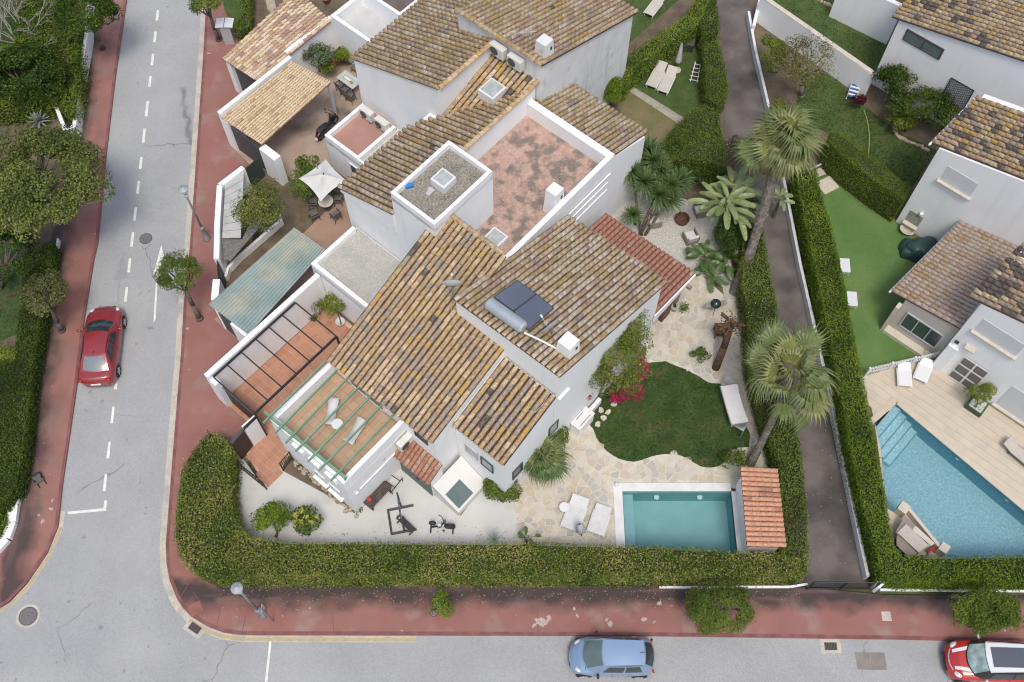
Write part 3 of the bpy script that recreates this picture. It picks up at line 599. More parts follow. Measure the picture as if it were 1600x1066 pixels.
def roof(house, E0, E1, T1, T0, mix, pitch=.288, exp=.355, mask=None, jit=1.0, thick=.07, bed=None, over=0.06, sc=1.0, name='roof', lumps=None, roll=0.0):
    E0, E1, T0, T1 = (np.array(p, float) for p in (E0, E1, T0, T1))
    nrm = np.cross(E1 - E0, T0 - E0); nrm /= np.linalg.norm(nrm)
    if nrm[2] < 0: E0, E1, T0, T1 = E1, E0, T1, T0; nrm = -nrm
    wd = (np.linalg.norm(E1 - E0) + np.linalg.norm(T1 - T0)) / 2; ln = (np.linalg.norm(T0 - E0) + np.linalg.norm(T1 - E1)) / 2
    nc, nr = max(1, round(wd / pitch)), max(1, round(ln / exp))
    if mask is None: cells = None
    b = MB()
    def pt(s, t): return (E0 * (1 - s) + E1 * s) * (1 - t) + (T0 * (1 - s) + T1 * s) * t
    if mask is None:
        q = [E0, E1, T1, T0]; b.add([tuple(p) for p in q] + [tuple(p - np.array([0, 0, thick])) for p in q], [(0, 1, 2, 3), (7, 6, 5, 4), (0, 4, 5, 1), (1, 5, 6, 2), (2, 6, 7, 3), (3, 7, 4, 0)])
    else:
        for i in range(nc):
            for j in range(nr):
                if mask(*toUV(*pt((i + .5) / nc, (j + .5) / nr)[:2])):
                    b.add([tuple(pt(x, y)) for x, y in ((i / nc, j / nr), ((i + 1) / nc, j / nr), ((i + 1) / nc, (j + 1) / nr), (i / nc, (j + 1) / nr))], [(0, 1, 2, 3)])
    ro = wpart(house, name, b, bed or BED)
    keys = list(mix.keys()); ws = list(mix.values()); lst = HOUSE_TILES.setdefault(house.name, [])
    fx = NR.uniform(0, 99)
    for i in range(nc):
        prev = None; dx0 = random.gauss(0, .006) * jit
        for j in range(nr):
            s, t = (i + .5) / nc, (j + .5) / nr; c = pt(s, t)
            if mask is not None and not mask(*toUV(c[0], c[1])): continue
            ax = pt(min(1, s + .05), t) - pt(max(0, s - .05), t); ax /= np.linalg.norm(ax)
            ay = pt(s, min(1, t + .05)) - pt(s, max(0, t - .05)); ay -= ax * ax.dot(ay); ay /= np.linalg.norm(ay); az = np.cross(ax, ay)
            a = random.gauss(0, .028) * jit; ax2 = ax * math.cos(a) + ay * math.sin(a); ay2 = ay * math.cos(a) - ax * math.sin(a)
            c = c + ax * (dx0 + random.gauss(0, .006) * jit) + ay * random.gauss(0, .012) * jit + az * (.012 + random.gauss(0, .004) * jit)
            if prev and random.random() < .22: k = prev
            else: k = random.choices(keys, ws)[0]
            if k in ('dark', 'grey', 'orange') and math.sin(c[0] * 1.1 + fx) + math.sin(c[1] * 1.4 + fx * 2) < -.5 and random.random() < .6: k = keys[0]
            prev = k
            lst.append((ro, k, random.randrange(2), c, (ax2 * sc, ay2 * exp / .355, az * sc)))
    return ro
def caps(house, A, B, mix, step=.34, sc=1.15, host=None):          # ridge tiles laid along a line
    A = np.array(A, float); B = np.array(B, float); d = B - A; L = np.linalg.norm(d); d /= L; n = max(1, round(L / step))
    ax = np.cross(d, [0, 0, 1.0]); ax /= np.linalg.norm(ax); az = np.cross(ax, d); lst = HOUSE_TILES.setdefault(house.name, [])
    for i in range(n):
        c = A + d * (i + .5) * L / n + az * .015
        lst.append((host, random.choices(list(mix), list(mix.values()))[0], i % 2, c, (ax * sc, d, az * sc)))
from mathutils import Matrix
def lay_tiles(house, limit=300):
    lst = [t for t in HOUSE_TILES.pop(house.name, []) if inframe(*t[3])]
    lst.sort(key=lambda t: t[3][0] ** 2 + t[3][1] ** 2 + (t[3][2] - CAM_H) ** 2)
    for ro, k, q, c, (ax, ay, az) in lst[:limit]:
        o = bpy.data.objects.new('roof_tile', TILES[k][q]); COL.objects.link(o); o.parent = ro
        o.matrix_local = Matrix(((ax[0], ay[0], az[0], c[0]), (ax[1], ay[1], az[1], c[1]), (ax[2], ay[2], az[2], c[2]), (0, 0, 0, 1)))
    rest = {}
    for t in lst[limit:]: rest.setdefault(t[0].name, []).append(t)
    for rn, ts in rest.items():
        ro = ts[0][0]; V = []; F = []; MI = []; ks = sorted({t[1] for t in ts}); off = 0
        for _, k, q, c, (ax, ay, az) in ts:
            va, fa = TARR[k][q]; V.append(va @ np.array([ax, ay, az]) + c)
            F += [tuple(i + off for i in f) for f in fa]; MI += [ks.index(k)] * len(fa); off += len(va)
        me = bpy.data.meshes.new('tile_courses'); me.from_pydata(np.concatenate(V).tolist(), [], F)
        for k in ks: me.materials.append(TT[k])
        me.polygons.foreach_set('material_index', MI); me.polygons.foreach_set('use_smooth', [True] * len(F)); me.update()
        tag(link('tile_courses', me, ro), kind='stuff')
MAIN = {'tan': 6, 'ochre': 2.0, 'grey': 4.0, 'orange': .6, 'cream': 3.0, 'dark': .25, 'pink': .6}
OLD = {'tan': 4.5, 'pink': 2.0, 'grey': 1.0, 'ochre': 2.0, 'cream': 6.5, 'white': 1.3, 'orange': .2, 'dark': .12}
PALE = {'cream': 7, 'tan': 1.6, 'pink': 2.2, 'ochre': 2.2, 'grey': .6, 'white': 3.5}
DARK = {'tan': 5.5, 'cream': 3, 'grey': 3, 'dark': 2.6, 'orange': .9, 'ochre': 1.0, 'pink': .6}
VDARK = {'dark': 6, 'tan': 2, 'pink': 1.3, 'grey': 2, 'cream': .6}
SANDY = {'sand': 6, 'cream': 1.8, 'tan': .9, 'white': .5}
MIXED = {'pink': 4, 'sand': 4, 'white': 3, 'mauve': 1.6, 'tan': 2}
TERRA = {'terra': 8, 'pink': .5}
NEWT = {'newterra': 8, 'terra': .4}
ROSE = {'rose': 8, 'tan': .8, 'pink': 1}
MORT = {'ochre': 3, 'cream': 4, 'orange': .7, 'tan': 2.5}

# ---------------------------------------------------------------- walls
def mass(house, name, pts, zb, mat=None, bev=0.0):      # pts (u, v, top z)
    mb = MB().prism([(*P(p[0], p[1])[:2], p[2]) for p in pts], zb, 0); return wpart(house, name, mb, mat or WHITE, bev=bev)
def rect(u0, u1, v0, v1, z): return [(u0, v0, z), (u1, v0, z), (u1, v1, z), (u0, v1, z)]
def ring(house, u0, u1, v0, v1, zf, zt, t, floor_mat, sides='abcd', mat=None, bev=.02, name='parapet'):
    """parapet walls round a flat roof: a=u0 side b=u1 side c=v0 side d=v1 side"""
    wpart(house, 'flat_roof', MB().sheet(poly_uv([(u0 + .05, v0 + .05), (u1 - .05, v0 + .05), (u1 - .05, v1 - .05), (u0 + .05, v1 - .05)]), zf), floor_mat)
    if 'a' in sides: mass(house, name, rect(u0, u0 + t, v0, v1, zt), zf - .3, mat, bev)
    if 'b' in sides: mass(house, name, rect(u1 - t, u1, v0, v1, zt), zf - .3, mat, bev)
    if 'c' in sides: mass(house, name, rect(u0 + t + .002, u1 - t - .002, v0, v0 + t, zt), zf - .3, mat, bev)
    if 'd' in sides: mass(house, name, rect(u0 + t + .002, u1 - t - .002, v1 - t, v1, zt), zf - .3, mat, bev)
def wallquad(u0, v0, u1, v1, z0, z1, off, th=.04):       # slab standing on a wall face; off = outward distance along its normal
    a, b = P(u0, v0), P(u1, v1); dx, dy = b[0] - a[0], b[1] - a[1]; L = math.hypot(dx, dy); nx, ny = dy / L, -dx / L
    return [(a[0] + nx * off, a[1] + ny * off), (b[0] + nx * off, b[1] + ny * off), (b[0] + nx * (off + th), b[1] + ny * (off + th)), (a[0] + nx * (off + th), a[1] + ny * (off + th))], z0, z1
def window(house, u0, v0, u1, v1, z0, z1, glass=GLASSD, frame=DGREY, sill=None, mull=0, fw=.07, name='window'):
    """window on the face running from (u0,v0) to (u1,v1), outward normal on its right"""
    c = P((u0 + u1) / 2, (v0 + v1) / 2); a, b = P(u0, v0), P(u1, v1); L = math.hypot(b[0] - a[0], b[1] - a[1]); ang = math.atan2(b[1] - a[1], b[0] - a[0])
    H = z1 - z0; mb = MB()
    mb.box((0, -.03, H / 2 - (H - fw) / 2 - 0), (L, .06, fw)); mb.box((0, -.03, H - fw / 2), (L, .06, fw))
    mb.box((-L / 2 + fw / 2, -.03, H / 2), (fw, .058, H - 2 * fw)); mb.box((L / 2 - fw / 2, -.03, H / 2), (fw, .058, H - 2 * fw))
    for k in range(mull): mb.box((-L / 2 + L * (k + 1) / (mull + 1), -.03, H / 2), (fw * .7, .055, H - 2 * fw))
    hl = house.location
    o = link(name, mesh(name, mb, frame), house, (c[0] - hl[0], c[1] - hl[1], z0 - hl[2]), (0, 0, ang))
    link('pane', mesh('pane', MB().box((0, -.015, H / 2), (L - 2 * fw, .02, H - 2 * fw)), glass), o)
    if sill: link('sill', mesh('sill', MB().box((0, -.09, -.05), (L + .2, .24, .08)), sill), o)
    return o
def onp(px, py, zf):                    # point of the photo lying on the surface z = zf(u, v)
    z = 3.0
    for _ in range(30): x, y, _z = at(px, py, z); z = zf(*toUV(x, y))
    return at(px, py, z)
def uface(px, py, u0):                  # point on the wall plane u = u0 -> (v, z)
    lo, hi = -1.0, 12.0
    for _ in range(40):
        m = (lo + hi) / 2; u, v = toUV(*at(px, py, m)[:2])
        if u > u0: lo = m
        else: hi = m
    return v, m
def vface(px, py, v0):
    lo, hi = -1.0, 12.0
    for _ in range(40):
        m = (lo + hi) / 2; u, v = toUV(*at(px, py, m)[:2])
        if v < v0: lo = m
        else: hi = m
    return u, m
# ================================================================ central villa
V = thing('villa', 'large white villa with weathered tiled roofs, solar water heater and a green-beamed roof terrace', 'house', P(-4, 1, 0))
zm = lambda u, v: 5.2 + .4 * (u + 8.15)
z3 = lambda u, v: 5.2 + .41 * (u + 6.85)
zs = lambda u, v: 8.52 - .315 * (u + 3.42)
mass(V, 'wall', [(u, v, zm(u, v) - .08) for u, v in [(-8.0, -3.92), (-8.0, 2.42), (-3.35, 2.42), (-3.35, -.36), (-.32, -.36), (-.32, -3.34), (-1.4, -3.36), (-1.4, -3.92)]], 0)
mass(V, 'wall', [(u, v, z3(u, v) - .08) for u, v in [(-6.72, 2.44), (-6.72, 5.36), (-3.37, 5.36), (-3.37, 2.44)]], 0)
mass(V, 'wall', [(u, v, zs(u, v) - .08) for u, v in [(-3.345, -.34), (-3.345, 5.38), (4.45, 5.38), (4.45, -.34)]], 0)
roof(V, P(-8.28, -4.03, zm(-8.28, 0)), P(-8.12, 2.45, zm(-8.12, 0)), P(-.28, 2.45, zm(-.28, 0)), P(-.28, -4.03, zm(-.28, 0)), MAIN, mask=lambda u, v: not (u > -3.2 and v > -.2) and not (u > -1.25 and v < -3.5))
r3 = roof(V, P(-6.9, 2.5, z3(-6.9, 0)), P(-6.85, 5.47, z3(-6.85, 0)), P(-3.42, 5.47, z3(-3.42, 0)), P(-3.42, 2.5, z3(-3.42, 0)), MAIN)
rs = roof(V, P(4.5, -.42, zs(4.5, 0)), P(4.72, 5.5, zs(4.72, 0)), P(-3.33, 5.5, zs(-3.4, 0)), P(-3.45, -.42, zs(-3.42, 0)), PALE, pitch=.275)
caps(V, P(-.25, -3.3, zm(-.25, 0) + .03), P(-.25, -.4, zm(-.25, 0) + .03), MORT, host=rs)
rc = roof(V, P(7.62, -.25, 2.85), P(7.76, 5.42, 2.85), P(4.5, 5.42, 3.32), P(4.5, -.25, 3.32), TERRA, pitch=.255, bed=BEDR, jit=.25)
wpart(V, 'fascia', MB().prism([(*P(4.3, 5.44)[:2], 3.30), (*P(7.76, 5.44)[:2], 2.86), (*P(7.76, 5.52)[:2], 2.86), (*P(4.3, 5.52)[:2], 3.30)], 2.7, 0), WHITE)
mass(V, 'pillar', rect(7.0, 7.3, 4.9, 5.2, 2.78), 0, WOODG); mass(V, 'pillar', rect(7.0, 7.3, -.1, .2, 2.78), 0, WHITE)
mass(V, 'pillar', rect(5.9, 6.6, 5.0, 5.2, 2.85), 0, WOOD)
mass(V, 'beam', rect(6.95, 7.15, -.2, 5.75, 2.79), 2.60, WOODG)
# wing with the flat gravel roof
mass(V, 'wall', rect(-4.6, -1.42, -9.3, -3.94, 3.05), 0)
ring(V, -4.6, -1.42, -9.3, -3.94, 3.10, 3.42, .22, GREYFLAT, 'ac')
# roof terrace
mass(V, 'wall', rect(-11.85, -8.02, -4.25, .48, 3.45), 0)
wpart(V, 'terrace_floor', MB().sheet(poly_uv([(-11.8, -4.2), (-8.0, -4.2), (-8.0, .4), (-11.8, .4)]), 3.50), M('ochre_grout', (.34, .22, .13), fine=.05))
tf = [o for o in V.children if o.name.startswith('terrace_floor')][0]
for i in range(9):
    for j in range(11):
        u, v = -11.6 + .44 * i + .22, -3.95 + .40 * j + .2
        if u < -8.0 and v < .28:
            if i == 0 and j == 0: tme = [mesh('floor_tile', MB().box((0, 0, .01), (.43, .39, .02)), m) for m in OCH]
            q = P(u, v); link('floor_tile', random.choice(tme), tf, (q[0], q[1], 3.505 + random.uniform(0, .002)), (0, 0, AL))
def bar(u0, u1, v0, v1, z0, z1, name='parapet', m=None, bev=.025): return mass(V, name, rect(u0, u1, v0, v1, z1), z0, m, bev)
bar(-11.85, -11.6, -4.25, .48, 3.45, 4.3); bar(-11.6, -8.0, -4.25, -3.98, 3.45, 4.36); bar(-11.6, -8.0, .25, .48, 3.45, 4.34)
for k in range(3): bar(-12.02, -11.853, -2.75 + 1.05 * k, -2.05 + 1.05 * k, 3.55, 4.05, 'buttress')
# arched openings of the ground floor under the terrace
for v0 in (-1.9, -.9):
    window(V, -11.86, v0, -11.86, v0 + .7, 1.2, 2.0, name='window', sill=WHITE, frame=WPLAST)
# store with tiled canopy and grey door
mass(V, 'store', [(-8.78, .50, 2.10), (-8.0, .50, 2.6), (-8.0, 2.62, 2.6), (-8.78, 2.62, 2.10)], 0)
roof(V, P(-8.98, .42, 2.16), P(-8.95, 2.7, 2.16), P(-8.0, 2.7, 2.80), P(-8.0, .42, 2.80), TERRA, pitch=.235, bed=BEDR, name='canopy_roof', jit=.5)
dr = wpart(V, 'door', MB().prism(*[x for x in wallquad(-8.78, .58, -8.78, 2.58, 0.02, 2.0, .004, .05)]), M('grey_green_door', (.13, .16, .155), (.15, .18, .17), 2, .05))
q = P(-8.86, 1.75, 1.0); link('handle', mesh('handle', MB().box((0, 0, 0), (.05, .16, .05)), BLACK), dr, q, (0, 0, AL))
# white annex with a sloping top and a skylight
za = lambda u, v: 1.38 - .56 * (v - 2.63)
mass(V, 'annex', [(u, v, za(u, v)) for u, v in [(-8.74, 2.64), (-8.74, 4.22), (-6.74, 4.22), (-6.74, 2.64)]], 0, M('smooth_white', (.70, .695, .67), (.67, .665, .64), .8, .03), .03)
pts = [onp(x, y, za) for x, y in ((718, 749), (739.5, 770.5), (717, 795), (696, 773))]
sk = wpart(V, 'skylight', MB().add([(x, y, z + .012) for x, y, z in pts] + [(x, y, z - .05) for x, y, z in pts], [(3, 2, 1, 0), (0, 1, 5, 4), (1, 2, 6, 5), (2, 3, 7, 6), (3, 0, 4, 7)]), GLASSG)
if sk.data.polygons[0].normal.z < 0: sk.data.flip_normals()
# windows
def win_px(house, face, c, a, b, **k):                 # a, b two opposite corners in the photo
    p = (uface if face == 'u' else vface)(*a, c); q = (uface if face == 'u' else vface)(*b, c); s0, s1 = sorted((p[0], q[0])); z0, z1 = sorted((p[1], q[1]))
    return (s0, s1, z0, z1)
window(V, -8.003, 1.15, -8.003, 1.95, 4.0, 4.75, frame=DGREY)
window(V, -8.003, -3.0, -8.003, -.8, 3.53, 4.9, frame=WPLAST, mull=1, name='terrace_door')
window(V, -6.723, 3.0, -6.723, 3.75, 2.6, 3.55, glass=LGREY, frame=LGREY); window(V, -6.723, 3.95, -6.723, 4.7, 2.6, 3.55, glass=LGREY, frame=DGREY)
u0, z0 = vface(860, 664, 5.37); u1, z1 = vface(871.5, 640, 5.37)
window(V, min(u0, u1) - .1, 5.363, max(u0, u1) + .1, 5.363, 2.3, 3.3, frame=DGREY, glass=LGREY)
window(V, -6.2, 5.363, -5.5, 5.363, 1.8, 2.8, frame=DGREY)
u0, z0 = vface(872, 624, 5.40); u1, z1 = vface(888.5, 605.5, 5.40)
wpart(V, 'drip_ledge', MB().prism(*wallquad(u0, 5.382, u1, 5.382, z0, z0 + .06, .0, .12)), WHITE)
wpart(V, 'drip_ledge', MB().prism(*wallquad(-11.2, .482, -8.6, .482, 2.3, 2.34, .0, .05)), WHITE)
wpart(V, 'wall_light', MB().box(P(-11.45, .56, 2.35), (.16, .12, .12), rz=AL), WPLAST); wpart(V, 'outside_tap', MB().box(P(-9.6, .52, 2.9), (.10, .05, .12), rz=AL), LGREY)
# chimney
def chimney(px, py, z, w, h, root, cap=WHITE):
    x, y, _ = at(px, py, z); mb = MB(); b = w * .62
    def sq(r, z): return [(x + (a * CA + c * SA) * r, y + (a * SA - c * CA) * r, z) for a, c in ((-1, -1), (-1, 1), (1, 1), (1, -1))]
    A, B = sq(b, z - h), sq(w * .5, z); mb.add(A + B, [(0, 1, 5, 4), (1, 2, 6, 5), (2, 3, 7, 6), (3, 0, 4, 7), (4, 5, 6, 7), (3, 2, 1, 0)])
    ch = wpart(root, 'chimney', mb, cap, bev=.02)
    hole = MB(); nx, ny = SA, -CA; cx, cy = x + nx * w * .53 , y + ny * w * .53
    link('vent_opening', mesh('vent_opening', MB().box((0, 0, 0), (.12, .05, .2)), BLACK), ch, (cx + CA * .12, cy + SA * .12, z - h * .28), (0, 0, AL))
    return ch
chimney(888.5, 532, 9.05, .66, 1.6, V)
# ================================================================ attached villa behind
N = thing('villa', 'white villa behind with a blotched red roof terrace and a gravel-topped stair tower', 'house', P(3, -6, 0))
z4 = lambda u, v: 5.9 + .364 * (v + 9.9); z4b = lambda u, v: 6.25 + .30 * (u - 4.8)
mass(N, 'wall', [(u, v, z4(u, v) - .08) for u, v in [(-1.37, -9.8), (8.9, -9.8), (8.9, -6.12), (-1.37, -6.12)]], 0)
roof(N, P(-1.5, -9.98, z4(0, -9.98)), P(8.9, -9.98, z4(0, -9.98)), P(8.9, -6.1, z4(0, -6.1)), P(-1.5, -6.1, z4(0, -6.1)), OLD | {'ochre': 2.6, 'tan': 7}, pitch=.305, mask=lambda u, v: not (u > 4.72 and v < -8.95) and z4(u, v) > z4b(u, v) - .03)
r4b = roof(N, P(4.7, -8.98, z4b(4.7, 0)), P(4.7, -6.1, z4b(4.7, 0)), P(8.98, -6.1, z4b(8.98, 0)), P(8.98, -8.98, z4b(8.98, 0)), OLD | {'dark': 1.2, 'grey': 5}, mask=lambda u, v: z4(u, v) <= z4b(u, v) + .03)
caps(N, P(2.6, -6.06, 7.36), P(8.3, -6.06, 7.36), MORT, host=r4b); caps(N, P(8.3, -6.06, 7.36), P(8.98, -6.0, 7.62), MORT, host=r4b)
wpart(N, 'eave_lip', MB().prism([(*P(-1.44, -9.9)[:2], z4(0, -9.9) - .085), (*P(-1.44, -6.14)[:2], z4(0, -6.14) - .085), (*P(-1.372, -6.14)[:2], z4(0, -6.14) - .085), (*P(-1.372, -9.9)[:2], z4(0, -9.9) - .085)], 5.6, 0), WHITE)
mass(N, 'stair_tower', rect(-1.35, 2.57, -6.115, -3.40, 8.55), 0)
ring(N, -1.35, 2.57, -6.115, -3.40, 8.60, 8.92, .18, ROOFGRAV)
mass(N, 'wall', rect(2.572, 8.5, -6.115, -.75, 5.45), 0); mass(N, 'wall', rect(-.31, 2.57, -3.39, -.75, 5.45), 0)
wpart(N, 'terrace_floor', MB().sheet(poly_uv([(-.25, -3.38), (2.574, -3.38), (2.574, -6.1), (8.3, -6.1), (8.3, -.9), (-.25, -.9)]), 5.50), REDTERD)
mass(N, 'parapet', rect(8.25, 8.5, -6.11, -.75, 6.42), 5.45, None, .02); mass(N, 'parapet', rect(-.31, 8.245, -1.02, -.75, 6.42), 5.45, None, .02)
for k, (a, b) in enumerate(((5.0, 8.4), (5.3, 8.3), (5.7, 8.3))): wpart(N, 'drip_ledge', MB().prism(*wallquad(a, -.748, b, -.748, 5.1 - .62 * k, 5.14 - .62 * k, 0, .05)), WHITE)
mass(N, 'wall', [(8.52, -6.75, 6.12), (11.5, -6.75, 4.98), (11.5, -.85, 4.98), (8.52, -.85, 6.12)], 0)
r8 = roof(N, P(11.72, -6.85, 5.0), P(11.78, -.95, 5.0), P(8.56, -.85, 6.22), P(8.56, -6.85, 6.22), PALE, pitch=.27)
mass(N, 'parapet', rect(8.35, 8.56, -6.9, -6.13, 6.42), 5.45); mass(N, 'parapet', rect(8.502, 8.62, -6.8, -.75, 6.45), 5.9)
chimney(867, 295, 7.25, .62, 1.8, N)
def skylight(root, px, py, z0, h, su, sv, name='skylight'):
    x, y, _ = at(px, py, z0 + h); mb = MB().box((0, 0, h / 2), (su, sv, h)); o = link(name, mesh(name, mb, WPLAST), root, (x - root.location[0], y - root.location[1], z0), (0, 0, AL)); soft(o, .02)
    link('pane', mesh('pane', MB().box((0, 0, h + .01), (su - .2, sv - .2, .04)), M('skylight_acrylic', (.36, .41, .40), (.48, .52, .50), 4, .1, 20, .25)), o)
    g = MB()
    for k in range(5): g.box((0, -sv / 2 + .18 + (sv - .36) * k / 4, h + .045), (su - .24, .02, .02))
    link('glazing_bar', mesh('glazing_bar', g, LGREY), o); return o
skylight(N, 692.5, 278, 8.6, .45, .85, .85); skylight(N, 773, 372, 5.5, .35, 1.0, .9); skylight(N, 769, 138, z4b(6.6, 0) - .1, .75, 1.05, 1.0)
q = at(640, 292, 8.62); tag(link('paint_can', mesh('paint_can', MB().box((0, 0, .08), (.34, .20, .16)), M('blue_plastic', (.03, .22, .55), fine=.1)), None, q, (0, 0, .3)), 'small blue and white plastic container lying on the gravel tower roof', 'container')
q = at(672, 301, 8.62); tag(link('roof_offcut', mesh('roof_offcut', MB().box((0, 0, .04), (.42, .22, .06)).box((.1, .12, .06), (.2, .16, .04), rz=.4), LGREY), None, q, (0, 0, .9)), 'grey scrap of board on the gravel beside the glass skylight', 'board')
# tower and low wing with the small red terrace
mass(N, 'wing_wall', rect(1.72, 4.84, -14.9, -9.82, 2.55), 0)
ring(N, 1.72, 4.84, -14.9, -12.35, 2.60, 2.95, .20, REDTER, 'acd')
ring(N, 1.72, 4.84, -12.348, -9.82, 2.60, 2.93, .12, GREYFLAT, 'a')
mass(N, 'parapet', rect(1.84, 4.84, -11.80, -11.66, 2.93), 2.55)
window(N, 1.715, -13.15, 1.715, -12.45, .05, 2.05, glass=DGREY, frame=WPLAST, name='door')
mg = MB(); cs = [P(random.uniform(-1.1, 2.35), random.uniform(-5.9, -3.6), 8.61) for _ in range(1700)]
for x, y, z in cs:
    s = random.uniform(.018, .04); mg.add([(x - s, y, z), (x, y - s, z), (x + s, y, z), (x, y + s, z), (x + random.uniform(-.01, .01), y, z + s)], [(0, 1, 4), (1, 2, 4), (2, 3, 4), (3, 0, 4)])
o = wpart(N, 'roof_pebbles', mg, leafmat('pebbles', [(.12, .11, .10), (.28, .25, .20), (.42, .38, .31), (.55, .50, .43)], 2, 0)); o['kind'] = 'stuff'
# ================================================================ upper villa
U = thing('villa', 'white villa at the top with two big tiled roofs and stained parapet walls', 'house', P(9, -10, 0))
z5 = lambda u, v: 6.0 + .372 * (v + 15.3); z7 = lambda u, v: 8.92 - .32 * (u - 8.9)
mass(U, 'wall', [(u, v, z5(u, v) - .08) for u, v in [(4.86, -15.2), (17, -15.2), (17, -11.4), (8.93, -11.4), (8.93, -8.95), (4.86, -8.95)]], 0, WHITE)
roof(U, P(4.76, -15.36, z5(0, -15.36)), P(17, -15.36, z5(0, -15.36)), P(17, -8.9, z5(0, -8.9)), P(4.76, -8.9, z5(0, -8.9)), OLD | {'tan': 8}, pitch=.305, mask=lambda u, v: not (u > 8.9 and v > -11.35))
mass(U, 'wall', [(u, v, z7(u, v) - .08) for u, v in [(8.96, -11.35), (16.75, -11.35), (16.75, -5.86), (8.96, -5.86)]], 0, WHITED)
r7 = roof(U, P(17.0, -11.35, z7(17, 0)), P(17.0, -5.72, z7(17, 0)), P(8.9, -5.72, z7(8.9, 0)), P(8.9, -11.35, z7(8.9, 0)), OLD | {'pink': 3.5}, pitch=.28)
caps(U, P(4.9, -8.86, z5(0, -8.86) + .04), P(8.85, -8.86, z5(0, -8.86) + .04), MORT, host=r7, step=.3); caps(U, P(8.86, -11.3, 8.98), P(8.86, -5.8, 8.98), MORT, host=r7, step=.3)
chimney(851, 62, 9.6, .62, 1.6, U, WHITED)
# ivy-dark recess and low white terraces beyond
UW = thing('terrace_block', 'low white walled terrace with a dark flat roof behind, above the plant courtyard', 'house', P(10, -19, 0))
def uvz(px, py, z): return toUV(*at(px, py, z)[:2])
a = uvz(516, 24, 3.2); mass(UW, 'wall', rect(a[0], 16, a[1], -15.4, 2.35), 0)
wpart(UW, 'flat_roof', MB().sheet(poly_uv([(a[0] + .1, a[1] + .1), (15.9, a[1] + .1), (15.9, -15.5), (a[0] + .1, -15.5)]), 2.40), M('white_roof_paint', (.55, .55, .54), (.48, .48, .47), 1, .08))
mass(UW, 'parapet', rect(a[0], a[0] + .22, a[1], -15.4, 3.2), 2.35, None, .02); mass(UW, 'parapet', rect(a[0] + .22, 16, a[1], a[1] + .25, 3.2), 2.35, None, .02)
e = uvz(622, 33, 2.9); mass(UW, 'parapet', rect(e[0] - .1, 16, a[1] + .25, e[1] + .3, 3.6), 2.35)
wpart(UW, 'flat_roof', MB().sheet(poly_uv([(e[0] + .1, a[1] + .4), (15.9, a[1] + .4), (15.9, e[1] + .15), (e[0] + .1, e[1] + .15)]), 3.61), M('dark_roof_felt', (.13, .10, .09), (.17, .13, .12), 2, .15))
mass(UW, 'parapet', rect(a[0] + .22, e[0] - .1, e[1], e[1] + .18, 2.9), 2.35, None, .02)
# ================================================================ carports and street walls
def seg(root, name, pts, t, z0, z1, m=None, bev=.02):
    for (a, b) in zip(pts[:-1], pts[1:]): wpart(root, name, MB().wall(at(*a, z1)[:2], at(*b, z1)[:2], t, z0, z1), m or WHITE, bev=bev)
C1 = thing('carport', 'carport with pale sandy tiled roof and white gate pillars beside the scooter', 'carport', at(430, 180, 0))
rc1 = roof(C1, at(346, 184, 2.62), at(409, 226, 2.62), at(517, 129, 2.85), at(455, 97, 2.85), SANDY, pitch=.17, jit=.3, sc=.64, bed=M('tile_bed_sand', (.22, .16, .10), fine=.1))
wpart(C1, 'gate', MB().wall(P(-.85, -19.9)[:2], P(-.85, -17.4)[:2], .06, .05, 2.1), DGREY)
mass(C1, 'pillar', rect(-1.0, -.6, -20.25, -19.85, 2.5), 0, None, .02); mass(C1, 'pillar', rect(-1.0, -.55, -17.35, -16.1, 2.35), 0, None, .02)
mass(C1, 'boundary_wall', rect(-1.0, 4.4, -20.5, -20.26, 2.95), 0, None, .02); mass(C1, 'boundary_wall', rect(4.4, 8.0, -20.9, -20.66, 3.0), 0, None, .02)
mass(C1, 'post', rect(4.4, 4.55, -17.5, -17.35, 2.8), 0, LGREY)
C0 = thing('carport', 'carport with mottled pink and cream tiles at the top of the street', 'carport', at(430, 80, 0))
roof(C0, at(347, 92, 2.7), at(402, 127, 2.7), at(517, 34, 3.0), at(462, -16, 3.0), MIXED, pitch=.24, jit=.4, sc=.88, bed=M('tile_bed_pink', (.25, .15, .10), fine=.1))
wpart(C0, 'gate', MB().wall(P(2.2, -22.9)[:2], P(2.2, -20.6)[:2], .06, .05, 2.2), DGREY)
mass(C0, 'pillar', rect(1.95, 2.35, -23.3, -22.9, 2.6), 0, None, .02)
SW = thing('street_wall', 'white boundary wall along the pavement in front of the yellow-green tree', 'wall', at(345, 330, 0))
seg(SW, 'wall_section', [(380, 261), (343, 289)], .30, 0, 1.9); seg(SW, 'wall_section', [(343, 289), (339, 350), (338, 404)], .30, 0, 1.9)
wpart(SW, 'gate', MB().wall(at(339, 405, 1.7)[:2], at(341, 434, 1.7)[:2], .06, .05, 1.7), BLACK); seg(SW, 'wall_section', [(338, 436), (335, 468)], .38, 0, 1.95)
wpart(SW, 'gate', MB().wall(at(384, 263, 1.7)[:2], at(404, 246, 1.7)[:2], .06, .05, 1.7), M('dark_green_gate', (.03, .05, .04), fine=.05))
LD = thing('lean_to_roof', 'white planked lean-to behind the street wall with a dark mesh shade', 'lean-to roof', at(370, 340, 0))
a, b, c, d = at(352, 287, 1.75), at(381, 268, 1.75), at(398, 305, 1.75), at(347, 372, 1.75)
